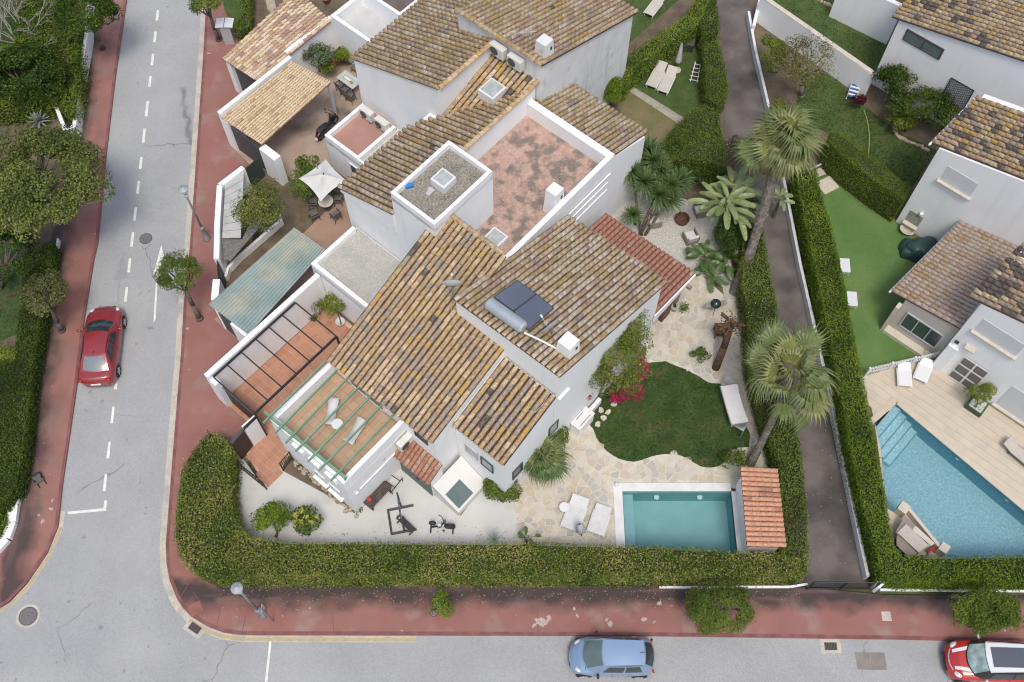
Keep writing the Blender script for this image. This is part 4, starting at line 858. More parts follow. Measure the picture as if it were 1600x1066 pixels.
for k in range(8):
    t0, t1 = k / 8 + .004, (k + 1) / 8 - .004
    def ln(p, q, t): return tuple(p[i] + (q[i] - p[i]) * t for i in range(3))
    s0, s1, e0, e1 = ln(d, a, t0), ln(d, a, t1), ln(at(376, 372, 1.75), b, t0), ln(at(376, 372, 1.75), b, t1)
    wpart(LD, 'plank', MB().prism([s0[:2], s1[:2], e1[:2], e0[:2]], 1.70, 1.74), M('weathered_white_board', (.50, .50, .48), (.42, .42, .40), 2, .1))
wpart(LD, 'shade_mesh', MB().prism(poly_at([(347, 374), (378, 374), (396, 340), (420, 338), (360, 408), (350, 405)], 1.6), 1.57, 1.60), M('shade_mesh', (.12, .115, .10), (.22, .21, .19), 14, .3))
for p in ((350, 405), (380, 300), (398, 345)): wpart(LD, 'post', MB().tube(at(*p, 0), at(*p, 0)[:2] + (1.6,), .04), GREY)
bd = thing('garden_wall', 'low curved white wall between the mesh shade and the tiled patio', 'wall', at(380, 410, 0))
seg(bd, 'wall_section', [(352, 432), (356, 418), (375, 398), (405, 372), (440, 342)], .16, 0, .5)
# green metal roof
GR = thing('carport', 'carport with a ribbed green metal roof, rusty in the middle', 'carport', at(415, 450, 0))
w0, s0_, n0, e0_ = (np.array(at(*p, 2.45)) for p in ((326, 476), (388, 523), (460, 356), (508, 390)))
NPN = 15
for k in range(NPN):
    a0, a1 = w0 + (s0_ - w0) * k / NPN, w0 + (s0_ - w0) * (k + 1) / NPN; b0, b1 = n0 + (e0_ - n0) * k / NPN, n0 + (e0_ - n0) * (k + 1) / NPN
    up = np.array([0, 0, .055]); r = .16
    prof = lambda p, q: [p, p + (q - p) * .10 + up, p + (q - p) * .22 + up, p + (q - p) * .32, q]
    A, B = prof(a0, a1), prof(b0, b1)
    wpart(GR, 'roof_panel', MB().add([tuple(x) for x in A + B], [(i, i + 1, 6 + i, 5 + i) for i in range(4)]), GREENR)
for p in ((332, 478), (390, 518), (470, 372)):
    q = at(*p, 2.4); wpart(GR, 'post', MB().box((q[0] + .1, q[1], 1.2), (.12, .12, 2.35)), WHITE)
mass(GR, 'pillar', rect(-9.3, -8.9, -10.5, -9.4, 2.2), 0)
wpart(GR, 'gate', MB().wall(P(-9.15, -12.0)[:2], P(-9.15, -10.5)[:2], .05, .05, 1.9), DGREY)
# pergola driveway: wall, gate, entrance
DW = thing('driveway_wall', 'long white wall between the green metal roof and the tiled driveway', 'wall', P(-8, -8.85, 0))
mass(DW, 'wall_section', rect(-12.1, -4.62, -9.0, -8.72, 2.9), 0, None, .03); mass(DW, 'pillar', rect(-12.1, -11.75, -8.715, -8.3, 2.55), 0, None, .02)
g = thing('sliding_gate', 'black sliding gate closing the tiled driveway', 'gate', P(-12, -6.5, 0))
g0, g1 = at(345, 601, 2.0), at(396, 646, 2.0)
wpart(g, 'panel', MB().wall(g0[:2], g1[:2], .05, .08, 1.9), BLACK); wpart(g, 'rail', MB().wall(g0[:2], g1[:2], .12, 1.9, 1.98), DGREY)
EW = thing('entrance_wall', 'short white entrance wall with an iron scroll beside the black gate', 'wall', at(390, 670, 0))
seg(EW, 'wall_section', [(401, 649), (379, 668)], .22, 0, 2.2)
wpart(EW, 'scroll_railing', MB().wall(at(402, 650, 2.3)[:2], at(381, 670, 2.3)[:2], .05, 2.2, 2.42), BLACK)
ED = thing('entrance_gate', 'brown entrance door between the hedge and the white entrance wall', 'gate', at(370, 680, 0))
wpart(ED, 'door_leaf', MB().wall(at(379, 671, 2.1)[:2], at(361, 693, 2.1)[:2], .08, .03, 2.1), M('dark_brown_door', (.05, .032, .025), (.065, .04, .03), 3, .1)); wpart(ED, 'top_rail', MB().wall(at(380, 670, 2.2)[:2], at(361, 692, 2.2)[:2], .14, 2.1, 2.2), DGREY)
def railing(name, label, a, b, h, n, cat='railing', mat=BLACK, r=.018):
    a, b = at(*a)[:2], at(*b)[:2]; t = thing(name, label, cat, (a[0], a[1], 0)); dx, dy = b[0] - a[0], b[1] - a[1]
    part(t, 'rail', MB().tube((0, 0, h), (dx, dy, h), r * 1.5), mat); part(t, 'rail', MB().tube((0, 0, .12), (dx, dy, .12), r * 1.2), mat)
    for k in range(n + 1):
        s = k / n; part(t, 'baluster' if 0 < k < n else 'post', MB().tube((dx * s, dy * s, 0), (dx * s, dy * s, h), r if 0 < k < n else r * 2), mat)
    return t
railing('railing', 'black iron railing beside the entrance steps on the gravel side', (364, 722), (417, 765), 1.0, 12)
railing('railing', 'small barred gate between terracotta entrance and rock border', (443, 735), (457, 718), .95, 6)
railing('handrail', 'single black handrail lying across the entrance paving', (391, 728), (409, 758), .5, 2)
# dark steel pergola over the driveway
PG = thing('pergola', 'dark steel pergola frame over the terracotta driveway', 'pergola', P(-8.5, -7, 0))
vb = uvz(440.9, 605.4, 2.7)[1]; us = [uvz(x, y, 2.7)[0] for x, y in ((398, 646.3), (418.4, 625.6), (440.9, 605.4), (462.7, 583.6), (483.8, 564.6), (504.3, 544.9), (526.4, 526))]
wpart(PG, 'beam', MB().wall(P(us[0], vb)[:2], P(us[-1], vb)[:2], .09, 2.62, 2.74), BLACK); wpart(PG, 'beam', MB().wall(P(us[0], -8.66)[:2], P(us[-1], -8.66)[:2], .07, 2.62, 2.74), BLACK)
for u in us: wpart(PG, 'crossbar', MB().wall(P(u, -8.62)[:2], P(u, vb - .05)[:2], .055, 2.64, 2.72), BLACK)
for u in (us[0], us[-1]): wpart(PG, 'post', MB().box(P(u, vb, 1.31), (.09, .09, 2.62), rz=AL), BLACK)
# green beams over the roof terrace
GB = thing('pergola', 'green painted beams over the roof terrace with the two white loungers', 'pergola', P(-10, -2, 3.5))
ends = [((411.3, 661.9), (510.5, 563.3)), ((430, 677), (529, 576)), ((445.8, 693), (545.5, 589)), ((461.4, 706), (562.6, 603.5)), ((481, 722), (580, 618.5)), ((498, 736), (598.3, 632)), ((517, 751.4), (617, 646.4))]
for a, b in ends:
    A, B = at(*a, 4.92), at(*b, 4.92); wpart(GB, 'beam', MB().wall(A[:2], B[:2], .07, 4.88, 5.0), GREENM)
A, B = at(412.8, 643.6, 4.8), at(540.8, 747, 4.8); wpart(GB, 'cross_beam', MB().wall(A[:2], B[:2], .12, 4.70, 4.855), GREENM)
for t in (.03, .97): wpart(GB, 'post', MB().tube((A[0] + (B[0] - A[0]) * t, A[1] + (B[1] - A[1]) * t, 4.2), (A[0] + (B[0] - A[0]) * t, A[1] + (B[1] - A[1]) * t, 4.7), .05), GREENM)
# ================================================================ right-hand villas
H = thing('villa', 'white villa at the right with dark lichened roofs, above the artificial lawn and blue pool', 'house', P(17, 15, 0))
zh2 = lambda u, v: 6.4 + .23 * (v - 10.75); zh3 = lambda u, v: 2.75 + .20 * (v - 13.6); zh4 = lambda u, v: 6.2 + .23 * (v - 16.5)
mass(H, 'wall', [(u, v, zh2(u, v) - .08) for u, v in [(19.4, 11.15), (24.0, 11.15), (24.0, 22), (19.4, 22)]], 0)
roof(H, P(19.5, 10.72, 6.4), P(23.65, 11.0, 6.4), P(23.65, 21, zh2(0, 21)), P(19.5, 21, zh2(0, 21)), DARK, pitch=.335)
wpart(H, 'gutter', MB().wall(P(19.35, 10.66)[:2], P(23.7, 10.94)[:2], .1, 6.28, 6.37), WPLAST)
mass(H, 'wall', [(u, v, zh3(u, v) - .08) for u, v in [(13.4, 14.25), (19.38, 14.6), (19.38, 17.08), (13.4, 17.08)]], 0, M('beige_render', (.50, .47, .42), (.46, .43, .39), 1, .05))
roof(H, P(13.42, 13.46, 2.75), P(19.4, 14.0, 2.75), P(19.38, 17.3, 3.45), P(13.3, 17.3, 3.45), ROSE, pitch=.26, jit=.3, bed=M('tile_bed_rose', (.10, .06, .05), fine=.1))
wpart(H, 'gutter', MB().wall(P(13.35, 13.40)[:2], P(19.4, 13.94)[:2], .1, 2.63, 2.72), WPLAST)
window(H, 13.397, 14.65, 13.397, 16.75, .75, 2.1, frame=LGREY, mull=2, glass=GLASSD)
mass(H, 'plinth', rect(12.95, 13.38, 14.2, 16.9, .25), 0, CREAM); mass(H, 'side_wall', rect(13.0, 13.39, 14.05, 14.24, 2.4), 0, CREAM)
mass(H, 'wall', [(u, v, zh4(u, v) - .08) for u, v in [(13.0, 17.1), (17.2, 17.1), (17.2, 27), (13.0, 27)]], 0)
roof(H, P(13.0, 16.5, 6.2), P(17.3, 17.0, 6.2), P(17.3, 24, zh4(0, 24)), P(12.95, 24, zh4(0, 24)), VDARK, pitch=.32)
mass(H, 'pilaster', rect(12.78, 12.997, 17.12, 17.66, 2.5), 0, None, .02)
def shutter(u, v0, v1, z0, z1, mat=None):
    o = wpart(H, 'roller_shutter', MB().prism(*wallquad(u, v0, u, v1, z0, z1, .003, .02)), mat or M('shutter_grey', (.62, .635, .65), (.6, .615, .63), 2, .03)); wpart(H, 'sill', MB().prism(*wallquad(u, v0 - .1, u, v1 + .1, z0 - .09, z0 - .005, .0, .20)), CREAM)
v0, z0 = uface(1469, 280, 19.4); v1, z1 = uface(1530, 286, 19.4); shutter(19.4, v0, v1, z0, z0 + 1.1)
a = uface(1524, 514, 13.0); b = uface(1583, 560, 13.0); shutter(13.0, a[0], b[0], a[1] - .1, a[1] + 1.0)
shutter(13.0, 20.6, 23.5, .3, 2.3)
# barred door
bd_ = wpart(H, 'barred_door', MB().prism(*wallquad(13.0, 18.08, 13.0, 19.37, .05, 2.2, .003, .015)), M('door_brown', (.06, .05, .042), fine=.1))
mb = MB()
for k in range(14):
    q = P(12.93, 18.1 + 1.25 * k / 13); mb.box((q[0], q[1], 1.12), (.02, .02, 2.15), rz=AL)
for z in (.05, .75, 1.5, 2.2):
    mb.prism(*wallquad(13.0, 18.06, 13.0, 19.4, z - .03, z + .03, .05, .04))
mb.prism(*wallquad(13.0, 18.68, 13.0, 18.78, .05, 2.2, .055, .04)); o = link('security_bars', mesh('security_bars', mb, WPLAST), bd_)
wpart(H, 'wall_lamp', MB().box(P(12.9, 17.35, 2.9), (.12, .2, .1), rz=AL), BLACK); wpart(H, 'awning_bracket', MB().box(P(12.85, 18.0, 3.1), (.3, .5, .08), rz=AL), CREAM)
wpart(H, 'wall_lamp', MB().lathe([(0, 0), (.1, .05), (.1, .2), (0, .25)], P(19.3, 12.1, 1.6), 10), WPLAST)
H1 = thing('villa', 'white villa in the top right corner with a long horizontal window and black trellis', 'house', P(28, 8, 0))
zh1 = lambda u, v: 5.2 + .23 * (v - 4.6)
mass(H1, 'wall', [(u, v, zh1(u, v) - .08) for u, v in [(27.0, 4.85), (34, 4.85), (34, 16), (27.0, 16)]], 0)
roof(H1, P(26.85, 4.45, 5.17), P(33, 4.45, 5.17), P(33, 13.5, zh1(0, 13.5)), P(26.85, 13.5, zh1(0, 13.5)), DARK | {'ochre': 2}, pitch=.335)
a = uface(1411, 60, 27.0); b = uface(1467, 95, 27.0); print('H1 window', a, b)
window(H1, 26.997, a[0], 26.997, b[0], a[1] - .05, a[1] + .75, frame=DGREY, mull=1, glass=GLASSG)
tr = thing('trellis', 'black diamond trellis fixed to the wall of the top right villa', 'trellis', P(26.95, 9.5, 0))
a = uface(1486, 122, 26.96); b = uface(1521, 145, 26.96); v0, v1, zt = a[0], b[0], a[1]; zb = zt - 1.9; mb = MB()
wpart(tr, 'frame', MB().prism(*wallquad(26.99, v0, 26.99, v0 + .05, zb, zt, .03, .04)).prism(*wallquad(26.99, v1 - .05, 26.99, v1, zb, zt, .03, .04)).prism(*wallquad(26.99, v0, 26.99, v1, zt, zt + .05, .03, .04)).prism(*wallquad(26.99, v0, 26.99, v1, zb - .05, zb, .03, .04)), BLACK)
W_ = v1 - v0; Hh = zt - zb
for sgn in (1, -1):
    for k in range(-12, 14):
        s = k * .16; pts = []
        for t in (0, 1):
            pass
        x0, x1 = 0, W_; y0 = s if sgn > 0 else Hh - s; y1 = y0 + sgn * W_ * 1.0
        def clip(x0, y0, x1, y1):
            P_ = [(x0, y0), (x1, y1)]; dx, dy = x1 - x0, y1 - y0; t0, t1 = 0, 1
            for p, q in ((-dy, y0), (dy, Hh - y0)):
                if p == 0: continue
                r = q / p
                if p < 0: t0 = max(t0, r)
                else: t1 = min(t1, r)
            return None if t0 >= t1 else ((x0 + dx * t0, y0 + dy * t0), (x0 + dx * t1, y0 + dy * t1))
        c = clip(x0, y0, x1, y1)
        if c: mb.tube(P(26.93 if sgn > 0 else 26.915, v0 + c[0][0], zb + c[0][1]), P(26.93 if sgn > 0 else 26.915, v0 + c[1][0], zb + c[1][1]), .013, n=4, cap=False)
wpart(tr, 'lattice', mb, BLACK)
bw = thing('garden_wall', 'tall white wall behind the rocky bed at the very top right', 'wall', at(1385, 20, 0)); seg(bw, 'wall_section', [(1318, -35), (1412, 10)], .3, 0, 3.0)
# pool shed
SH = thing('pool_shed', 'low white pump shed with a bright terracotta roof beside the teal pool', 'shed', (11.4, 14.8, 0))
wpart(SH, 'wall', MB().prism([(10.76, 13.05, 2.06), (12.1, 13.05, 1.84), (12.1, 16.5, 1.84), (10.76, 16.5, 2.06)], 0, 0), WHITE)
roof(SH, (12.28, 12.95, 1.86), (12.32, 16.7, 1.86), (10.60, 16.7, 2.14), (10.50, 12.9, 2.14), NEWT, pitch=.235, bed=BEDR, jit=.35, exp=.33)
# walls by the alley
AW = thing('alley_wall', 'long low whitewashed wall along the right edge of the alley', 'wall', at(1280, 530, 0))
seg(AW, 'wall_section', [(1170, 17), (1181, 79), (1203, 172), (1228, 295), (1251, 413), (1279, 537), (1301, 632), (1335, 798), (1357, 901)], .16, 0, .55, WHITED)
W3 = thing('garden_wall', 'white garden wall with cream coping crossing the top right gardens', 'wall', at(1280, 80, 0))
seg(W3, 'wall_section', [(1190, -6), (1366, 117)], .2, 0, 1.95); seg(W3, 'coping', [(1190, -8), (1367, 115)], .30, 1.952, 2.0, CREAM); seg(W3, 'wall_section', [(1188, -2), (1178, 40)], .2, 0, .9)
LW = thing('boundary_wall', 'low white wall between the left pavement and the clipped hedges', 'wall', at(75, 450, 0))
seg(LW, 'wall_section', [(138, -40), (135, 50), (121, 130), (116, 195), (103, 207), (87, 165), (83, 161)], .22, 0, .95)
seg(LW, 'wall_section', [(90, 372), (78, 450), (66, 512), (56, 579), (42, 690), (25, 790)], .10, 0, .35)
seg(LW, 'wall_section', [(27, 766), (20, 790), (17, 815), (8, 840), (-8, 858)], .45, 0, .30)
EBW = thing('hedge_wall', 'low white plinth wall under the front hedges along the bottom pavement', 'wall', at(800, 920, 0))
seg(EBW, 'wall_section', [(1030, 917), (1235, 916.5), (1262, 912)], .10, 0, .16); seg(EBW, 'wall_section', [(1376, 921), (1700, 924)], .10, 0, .18)
seg(EBW, 'end_wall', [(1370, 916), (1382, 906)], .30, 0, .8)
for h_ in (V, N, U, C1, C0, H, H1, SH): lay_tiles(h_)
# ================================================================ hedges
L_SHADE = leafmat('deep_hedge_leaves', [(.025, .045, .010), (.050, .085, .016), (.08, .12, .024), (.12, .15, .045)], .5, k=.75)
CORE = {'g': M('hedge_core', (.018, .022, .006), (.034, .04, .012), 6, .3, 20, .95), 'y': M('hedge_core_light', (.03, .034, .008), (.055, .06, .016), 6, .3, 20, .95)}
def hedge(label, top_px, h, leaf, core='g', dens=300, size=.115, group=None, rough=.09, extra=None, name='hedge', z0=0.0, cat='hedge'):
    poly = ccw(poly_at(top_px, h)); cx = sum(p[0] for p in poly) / len(poly); cy = sum(p[1] for p in poly) / len(poly)
    dens *= 1.9; size *= .84; t = thing(name, label, cat, (cx, cy, z0), group=group); n = len(poly)
    # core, slightly smaller
    ins = []
    for i in range(n):
        a, b, c = poly[i - 1], poly[i], poly[(i + 1) % n]
        d1 = np.array([b[0] - a[0], b[1] - a[1]]); d2 = np.array([c[0] - b[0], c[1] - b[1]]); d1 /= np.linalg.norm(d1); d2 /= np.linalg.norm(d2)
        m = np.array([-d1[1] - d2[1], d1[0] + d2[0]]); m /= max(.5, np.linalg.norm(m)); ins.append((b[0] + m[0] * .10, b[1] + m[1] * .10))
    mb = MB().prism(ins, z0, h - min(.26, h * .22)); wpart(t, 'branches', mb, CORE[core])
    A = abs(area(poly)); k = int(A * dens); xs = [p[0] for p in poly]; ys = [p[1] for p in poly]; pts = []
    while len(pts) < k:
        x = random.uniform(min(xs), max(xs)); y = random.uniform(min(ys), max(ys))
        if inside(poly, x, y): pts.append((x, y))
    T = np.array(pts)
    bump = lambda X, Y: np.sin(X * 2.3 + Y * 1.1) * .05 + np.sin(X * .9 - Y * 2.9 + 1) * .05 + np.sin(X * 5.1 + Y * 4.3) * .045 + np.sin(X * 9.7 - Y * 8.3) * .03
    Z = h + bump(T[:, 0], T[:, 1]) * (rough / .12) - .06 + NR.normal(0, rough * .45, k)
    C = [np.column_stack([T, Z])]; N = [np.tile([0, 0, 1.0], (k, 1))]
    for i in range(n):
        a, b = np.array(poly[i]), np.array(poly[(i + 1) % n]); L = np.linalg.norm(b - a)
        if L < .02: continue
        d = (b - a) / L; nn = np.array([d[1], -d[0]])
        if nn[1] > .75: continue                       # the far side is never seen from the street side
        q = int(L * (h - z0) * dens * .75); s = NR.uniform(0, L, q); z = z0 + (h - z0) * NR.uniform(0, 1, q) ** .8
        off = NR.normal(-.03, rough * .5, q) - .05 * (z > h - .12); p = a + np.outer(s, d) + np.outer(off, nn)
        C.append(np.column_stack([p, z])); N.append(np.tile([nn[0], nn[1], .35], (q, 1)))
    C = np.concatenate(C); N = np.concatenate(N)
    ok = np.array([inframe(*c, m=60) for c in C]) if len(C) < 60000 else np.ones(len(C), bool)
    C, N = C[ok], N[ok]
    o = wnp(t, 'foliage', leaf_quads(C, N, size, .75), leaf)
    if extra is not None:
        sel = NR.random(len(C)) < extra[1]; wnp(t, 'new_shoots', leaf_quads(C[sel] + N[sel] * .05, N[sel], size * .9, .8), extra[0])
    return t
def wnp(root, name, verts, mat, nper=4, stuff=True):
    me = npmesh(name, verts, nper, mat); o = link(name, me, root, tuple(-root.location[k] for k in range(3)))
    if stuff: o['kind'] = 'stuff'
    return o
FALLEN = leafmat('pale_shoots', [(.25, .20, .09), (.40, .33, .18), (.52, .45, .28)], .8)
hedge('long clipped front hedge along the bottom pavement with yellowed patches', [(455, 846), (390, 836), (366, 810), (358, 760), (362, 700), (346, 678), (325, 672), (300, 705), (284, 735), (275, 790), (273, 840), (280, 868), (300, 890), (330, 900), (700, 900), (1180, 898), (1262, 895), (1262, 868), (1225, 868), (1215, 862), (1000, 851), (800, 846), (600, 847)], 2.0, L_HEDGE, 'y', 240, .115, extra=(FALLEN, .075), rough=.12)
hedge('long clipped hedge along the right side of the alley beside both pool gardens', [(1241, 262), (1276, 258), (1284, 300), (1300, 350), (1322, 450), (1342, 555), (1352, 600), (1372, 700), (1386, 780), (1398, 850), (1412, 866), (1440, 868), (1700, 866), (1700, 908), (1420, 908), (1378, 900), (1352, 800), (1326, 690), (1303, 560), (1280, 450), (1258, 350)], 1.9, L_HEDGEG, 'g', 230, .105, extra=(L_LIME, .04))
hedge('dark clipped hedge on the left side of the alley behind the leaning palm', [(1160, 345), (1190, 340), (1200, 400), (1214, 470), (1218, 530), (1232, 600), (1245, 660), (1255, 720), (1262, 800), (1264, 880), (1222, 872), (1218, 732), (1190, 640), (1172, 570), (1168, 500), (1160, 440)], 1.8, L_MID, 'g', 230, .105, extra=(FALLEN, .02))
hedge('tall bright green hedge crossing from the palm to the middle right villa', [(1298, 200), (1318, 206), (1370, 248), (1424, 292), (1414, 312), (1368, 282), (1312, 238), (1296, 222)], 2.3, L_HEDGEG, 'y', 300, .07)
hedge('light green hedge running diagonally up from the wall of the upper villa', [(972, 100), (985, 82), (1075, 18), (1092, -15), (1112, -5), (1090, 38), (1040, 68), (990, 108), (978, 125)], 1.9, L_HEDGEY, 'y', 230, .10, extra=(FALLEN, .06))
hedge('small clipped hedge piece between the alley and the tarpaulin corner', [(1093, -10), (1118, -14), (1124, 30), (1125, 48), (1098, 55), (1092, 30)], 1.7, L_MID, 'g', 230, .10, extra=(L_DRY, .10))
hedge('narrow hedge beside the alley at the ladder lawn', [(1100, 62), (1122, 60), (1136, 110), (1139, 140), (1122, 165), (1104, 148), (1100, 100)], 1.8, L_MID, 'y', 230, .10, extra=(L_LIME, .06))
hedge('broad rounded hedge at the bottom of the ladder lawn, beside the alley', [(1096, 160), (1122, 172), (1134, 235), (1132, 262), (1100, 250), (1070, 245), (1040, 250), (1034, 224), (1060, 190)], 1.9, L_MID, 'y', 250, .10, rough=.14, extra=(L_LIME, .08))
hedge('clipped hedge along the left pavement beside the red car', [(36, 395), (84, 375), (72, 450), (62, 512), (50, 580), (38, 690), (26, 760), (2, 790), (-60, 790), (-60, 560), (20, 560), (30, 480)], 1.3, L_SHADE, 'g', 210, .115, extra=(L_MID, .05))
hedge('dark hedge behind the white wall in the top left garden', [(40, -60), (90, -60), (96, 10), (122, 40), (124, 110), (112, 178), (90, 160), (60, 158), (20, 168), (-60, 175), (-60, 80), (20, 70)], 1.5, L_MID, 'g', 190, .14, rough=.22, extra=(L_HEDGEG, .3))
hedge('low rounded hedge behind the white kerb in the bottom left corner', [(-60, 800), (5, 800), (8, 815), (-4, 838), (-60, 870)], .7, L_HEDGEG, 'g', 200, .11)
hedge('small hedge block at the end of the top middle lawn', [(376, -20), (392, -20), (390, 40), (374, 48), (362, 40), (374, 20)], 1.2, L_MID, 'g', 200, .11)
hedge('straggly flower bed of grey leaves beside the lower left hedge', [(-60, 745), (20, 745), (24, 780), (10, 792), (-60, 800)], .6, leafmat('ashy_leaves', [(.04, .05, .03), (.12, .11, .10), (.22, .20, .22), (.35, .33, .34)], .8), 'g', 220, .10)

# ================================================================ trees and shrubs
def tree(label, base_px, ctr_px, zc, rad, leaf, n=26, per=150, size=.11, cr=.42, name='tree', cat='tree', group=None, r0=.13, shell=.62, bark=None, z0=0.0, limbs=7, extra=None, flat=1.0, branches=None):
    b = at(*base_px, z0); c = at(*ctr_px, zc); t = thing(name, label, cat, b, group=group); c = np.array(c); b = np.array(b)
    d = sph(n); d[:, 2] = np.abs(d[:, 2]) * 1.0 - .25; d /= np.linalg.norm(d, axis=1, keepdims=True)
    rr = NR.uniform(shell, 1.0, (n, 1)) ** .7; K = c + d * rr * (np.array(rad) - cr * .5) * NR.uniform(.85, 1.08, (n, 1))
    C = []; N = []
    for k in K:
        q = int(per * NR.uniform(.7, 1.2)); s = sph(q); R_ = cr * NR.uniform(.75, 1.25) * (NR.uniform(.45, 1, (q, 1)) ** .5)
        C.append(k + s * R_ * np.array([1, 1, .8])); N.append(s + (k - c) / max(rad) * .8 + np.array([0, 0, .5]))
    wnp(t, 'crown', leaf_quads(np.concatenate(C), np.concatenate(N), size, .6), leaf)
    if extra:
        Q = np.concatenate(C); s = NR.random(len(Q)) < extra[1]; wnp(t, 'crown_detail', leaf_quads(Q[s] + sph(s.sum()) * .06, np.concatenate(N)[s], size * extra[2], .8), extra[0])
    mb = MB(); fork = b + (c - b) * .62; fork[:2] += NR.normal(0, .05, 2); mid = (b + fork) / 2 + np.array([*NR.normal(0, .06, 2), 0])
    mb.lathe([(r0 * 1.7, 0), (r0 * 1.15, .15)], tuple(b), 8)
    mb.path([tuple(b), tuple(mid), tuple(fork)], r0 * 1.15, 8, r0 * .75)
    for k in K[NR.permutation(n)[:limbs]]:
        m2 = (fork + k) / 2 + NR.normal(0, .1, 3); mb.path([tuple(fork), tuple(m2), tuple(k)], r0 * .5, 5, r0 * .12)
    wpart(t, 'trunk', mb, bark or TRUNK, True)
    return t
tree('dark round-headed street tree at the top of the left pavement', (160, 76), (135, 18), 4.0, (1.75, 1.7, 1.2), L_DARK, 60, 210, .11, .45, extra=(L_HEDGEG, .12, 1))
tree('small round street tree by the white bin shelter at the top', (342, 62), (322, 6), 3.6, (.9, .9, .8), L_MID, 16, 150, .11, .38)
tree('round-headed street tree leaning over the arrow on the road', (312, 498), (279, 426), 3.6, (1.12, 1.08, .85), L_MID, 40, 170, .09, .34, shell=.75, extra=(L_DRY, .16, .8))
tree('thin brownish street tree by the left hedge above the red car', (97, 516), (69, 458), 3.0, (1.2, 1.25, .8), L_DRY, 26, 120, .09, .38, extra=(L_OLIVE, .6, 1.2), shell=.55, limbs=16)
tree('stunted leaning street tree with a short bushy top on the bottom pavement', (678, 958), (691, 944), 1.5, (.50, .62, .6), L_HEDGEG, 10, 170, .085, .30, r0=.11, bark=M('grey_bark', (.30, .27, .24), (.16, .14, .12), 9, .3))
tree('broad clipped street tree on the bottom pavement below the tiled shed', (1130, 962), (1124, 949), 2.1, (1.5, 1.22, .8), L_MID, 84, 190, .085, .34, shell=.8, extra=(L_DRY, .10, .8))
tree('wide clipped street tree above the striped red car', (1545, 968), (1541, 956), 2.1, (1.62, 1.08, .8), L_MID, 92, 190, .085, .34, shell=.5, extra=(L_HEDGEG, .2, 1))
tree('huge spreading olive-green tree beside the left pavement', (40, 400), (62, 283), 5.0, (3.5, 3.4, 2.2), L_OLIVE, 150, 210, .125, .58, r0=.22, limbs=18, shell=.5, extra=(L_MID, .35, 1))
tree('dark bushy tree behind the left hedge below the huge tree', (0, 450), (10, 400), 2.6, (1.8, 2.2, 1.2), L_DARK, 36, 170, .13, .5)
tree('dark shrub tree in the upper left garden below the bare branches', (30, 160), (34, 118), 2.4, (2.7, 2.1, 1.5), L_DARK, 80, 190, .13, .5, extra=(L_MID, .1, 1))
tree('bright green low shrub at the left edge near the red car', (5, 565), (8, 552), .9, (.8, .8, .5), L_LIME, 12, 130, .11, .32, name='shrub', cat='shrub', r0=.05)
tree('airy yellow-green tree rising over the street wall and lean-to', (400, 372), (402, 318), 3.2, (1.65, 1.6, 1.1), L_OLIVE, 46, 95, .10, .40, shell=.35, extra=(L_LIME, .35, 1.1), limbs=18)
tree('row of green shrubs beside the white square parasol', (478, 296), (474, 288), 1.2, (.9, 1.0, .9), L_MID, 22, 140, .10, .36, name='shrub', cat='shrub', r0=.06)
tree('green climber spilling over the low wall by the square parasol', (492, 262), (486, 258), 1.4, (1.0, .55, .5), L_HEDGEG, 14, 110, .10, .30, name='shrub', cat='shrub', r0=.05)
tree('grey-green bush against the courtyard wall by the dining table', (500, 112), (497, 88), 1.9, (1.05, .75, .8), leafmat('grey_green_leaves', [(.04, .06, .035), (.09, .12, .08), (.15, .18, .13)], .8), 20, 120, .11, .34, name='shrub', cat='shrub', r0=.05)
tree('lime green bush at the foot of the grey courtyard bush', (515, 112), (512, 104), .9, (.55, .5, .45), L_LIME, 9, 90, .13, .28, name='shrub', cat='shrub', r0=.04)
tree('leafy lime shrub by the terracotta trough next to the dining table', (540, 92), (537, 84), 1.0, (.5, .5, .45), L_LIME, 8, 60, .18, .26, name='shrub', cat='shrub', r0=.04)
tree('lush bougainvillea climbing the villa corner with magenta flowers', (935, 625), (962, 560), 4.0, (1.7, 2.0, 1.9), L_MID, 76, 150, .095, .42, shell=.4, name='bougainvillea', cat='shrub', extra=(L_MAG, .045, .9), limbs=10, r0=.06)
tree('upper part of the bougainvillea leaning against the wall corner', (990, 560), (985, 515), 4.6, (1.1, 1.2, 1.4), L_MID, 34, 130, .09, .36, shell=.4, name='bougainvillea', cat='shrub', extra=(MATS['magenta_bracts'], .03, .9), r0=.05)
def flowers(label, spots, leaf, size=.09, per=260, cat='flowers', name='bougainvillea_flowers'):
    c0 = at(*spots[0][:2], spots[0][2]); t = thing(name, label, cat, c0); C = []; N = []
    for x, y, z, r in spots:
        q = int(per * r / .4); s = sph(q); C.append(np.array(at(x, y, z)) + s * NR.uniform(.2, 1, (q, 1)) * r * np.array([1, 1, .6])); N.append(s + np.array([0, 0, .8]))
    wnp(t, 'blossom', leaf_quads(np.concatenate(C), np.concatenate(N), size, .6), leaf); return t
flowers('magenta bougainvillea blossom hanging over the lawn edge', [(985, 610, 1.6, .60), (972, 616, 1.6, .50), (960, 622, 1.4, .35), (999, 605, 1.5, .38), (1004, 585, 2.4, .3), (1008, 568, 2.8, .25), (1000, 590, 1.6, .26), (1010, 575, 1.6, .24), (968, 625, 1.0, .22), (997, 616, 1.2, .4), (975, 600, 2.2, .2), (955, 610, 2.2, .18), (960, 570, 3.2, .16), (1005, 560, 2.2, .2)], L_MAG, .09, 150)
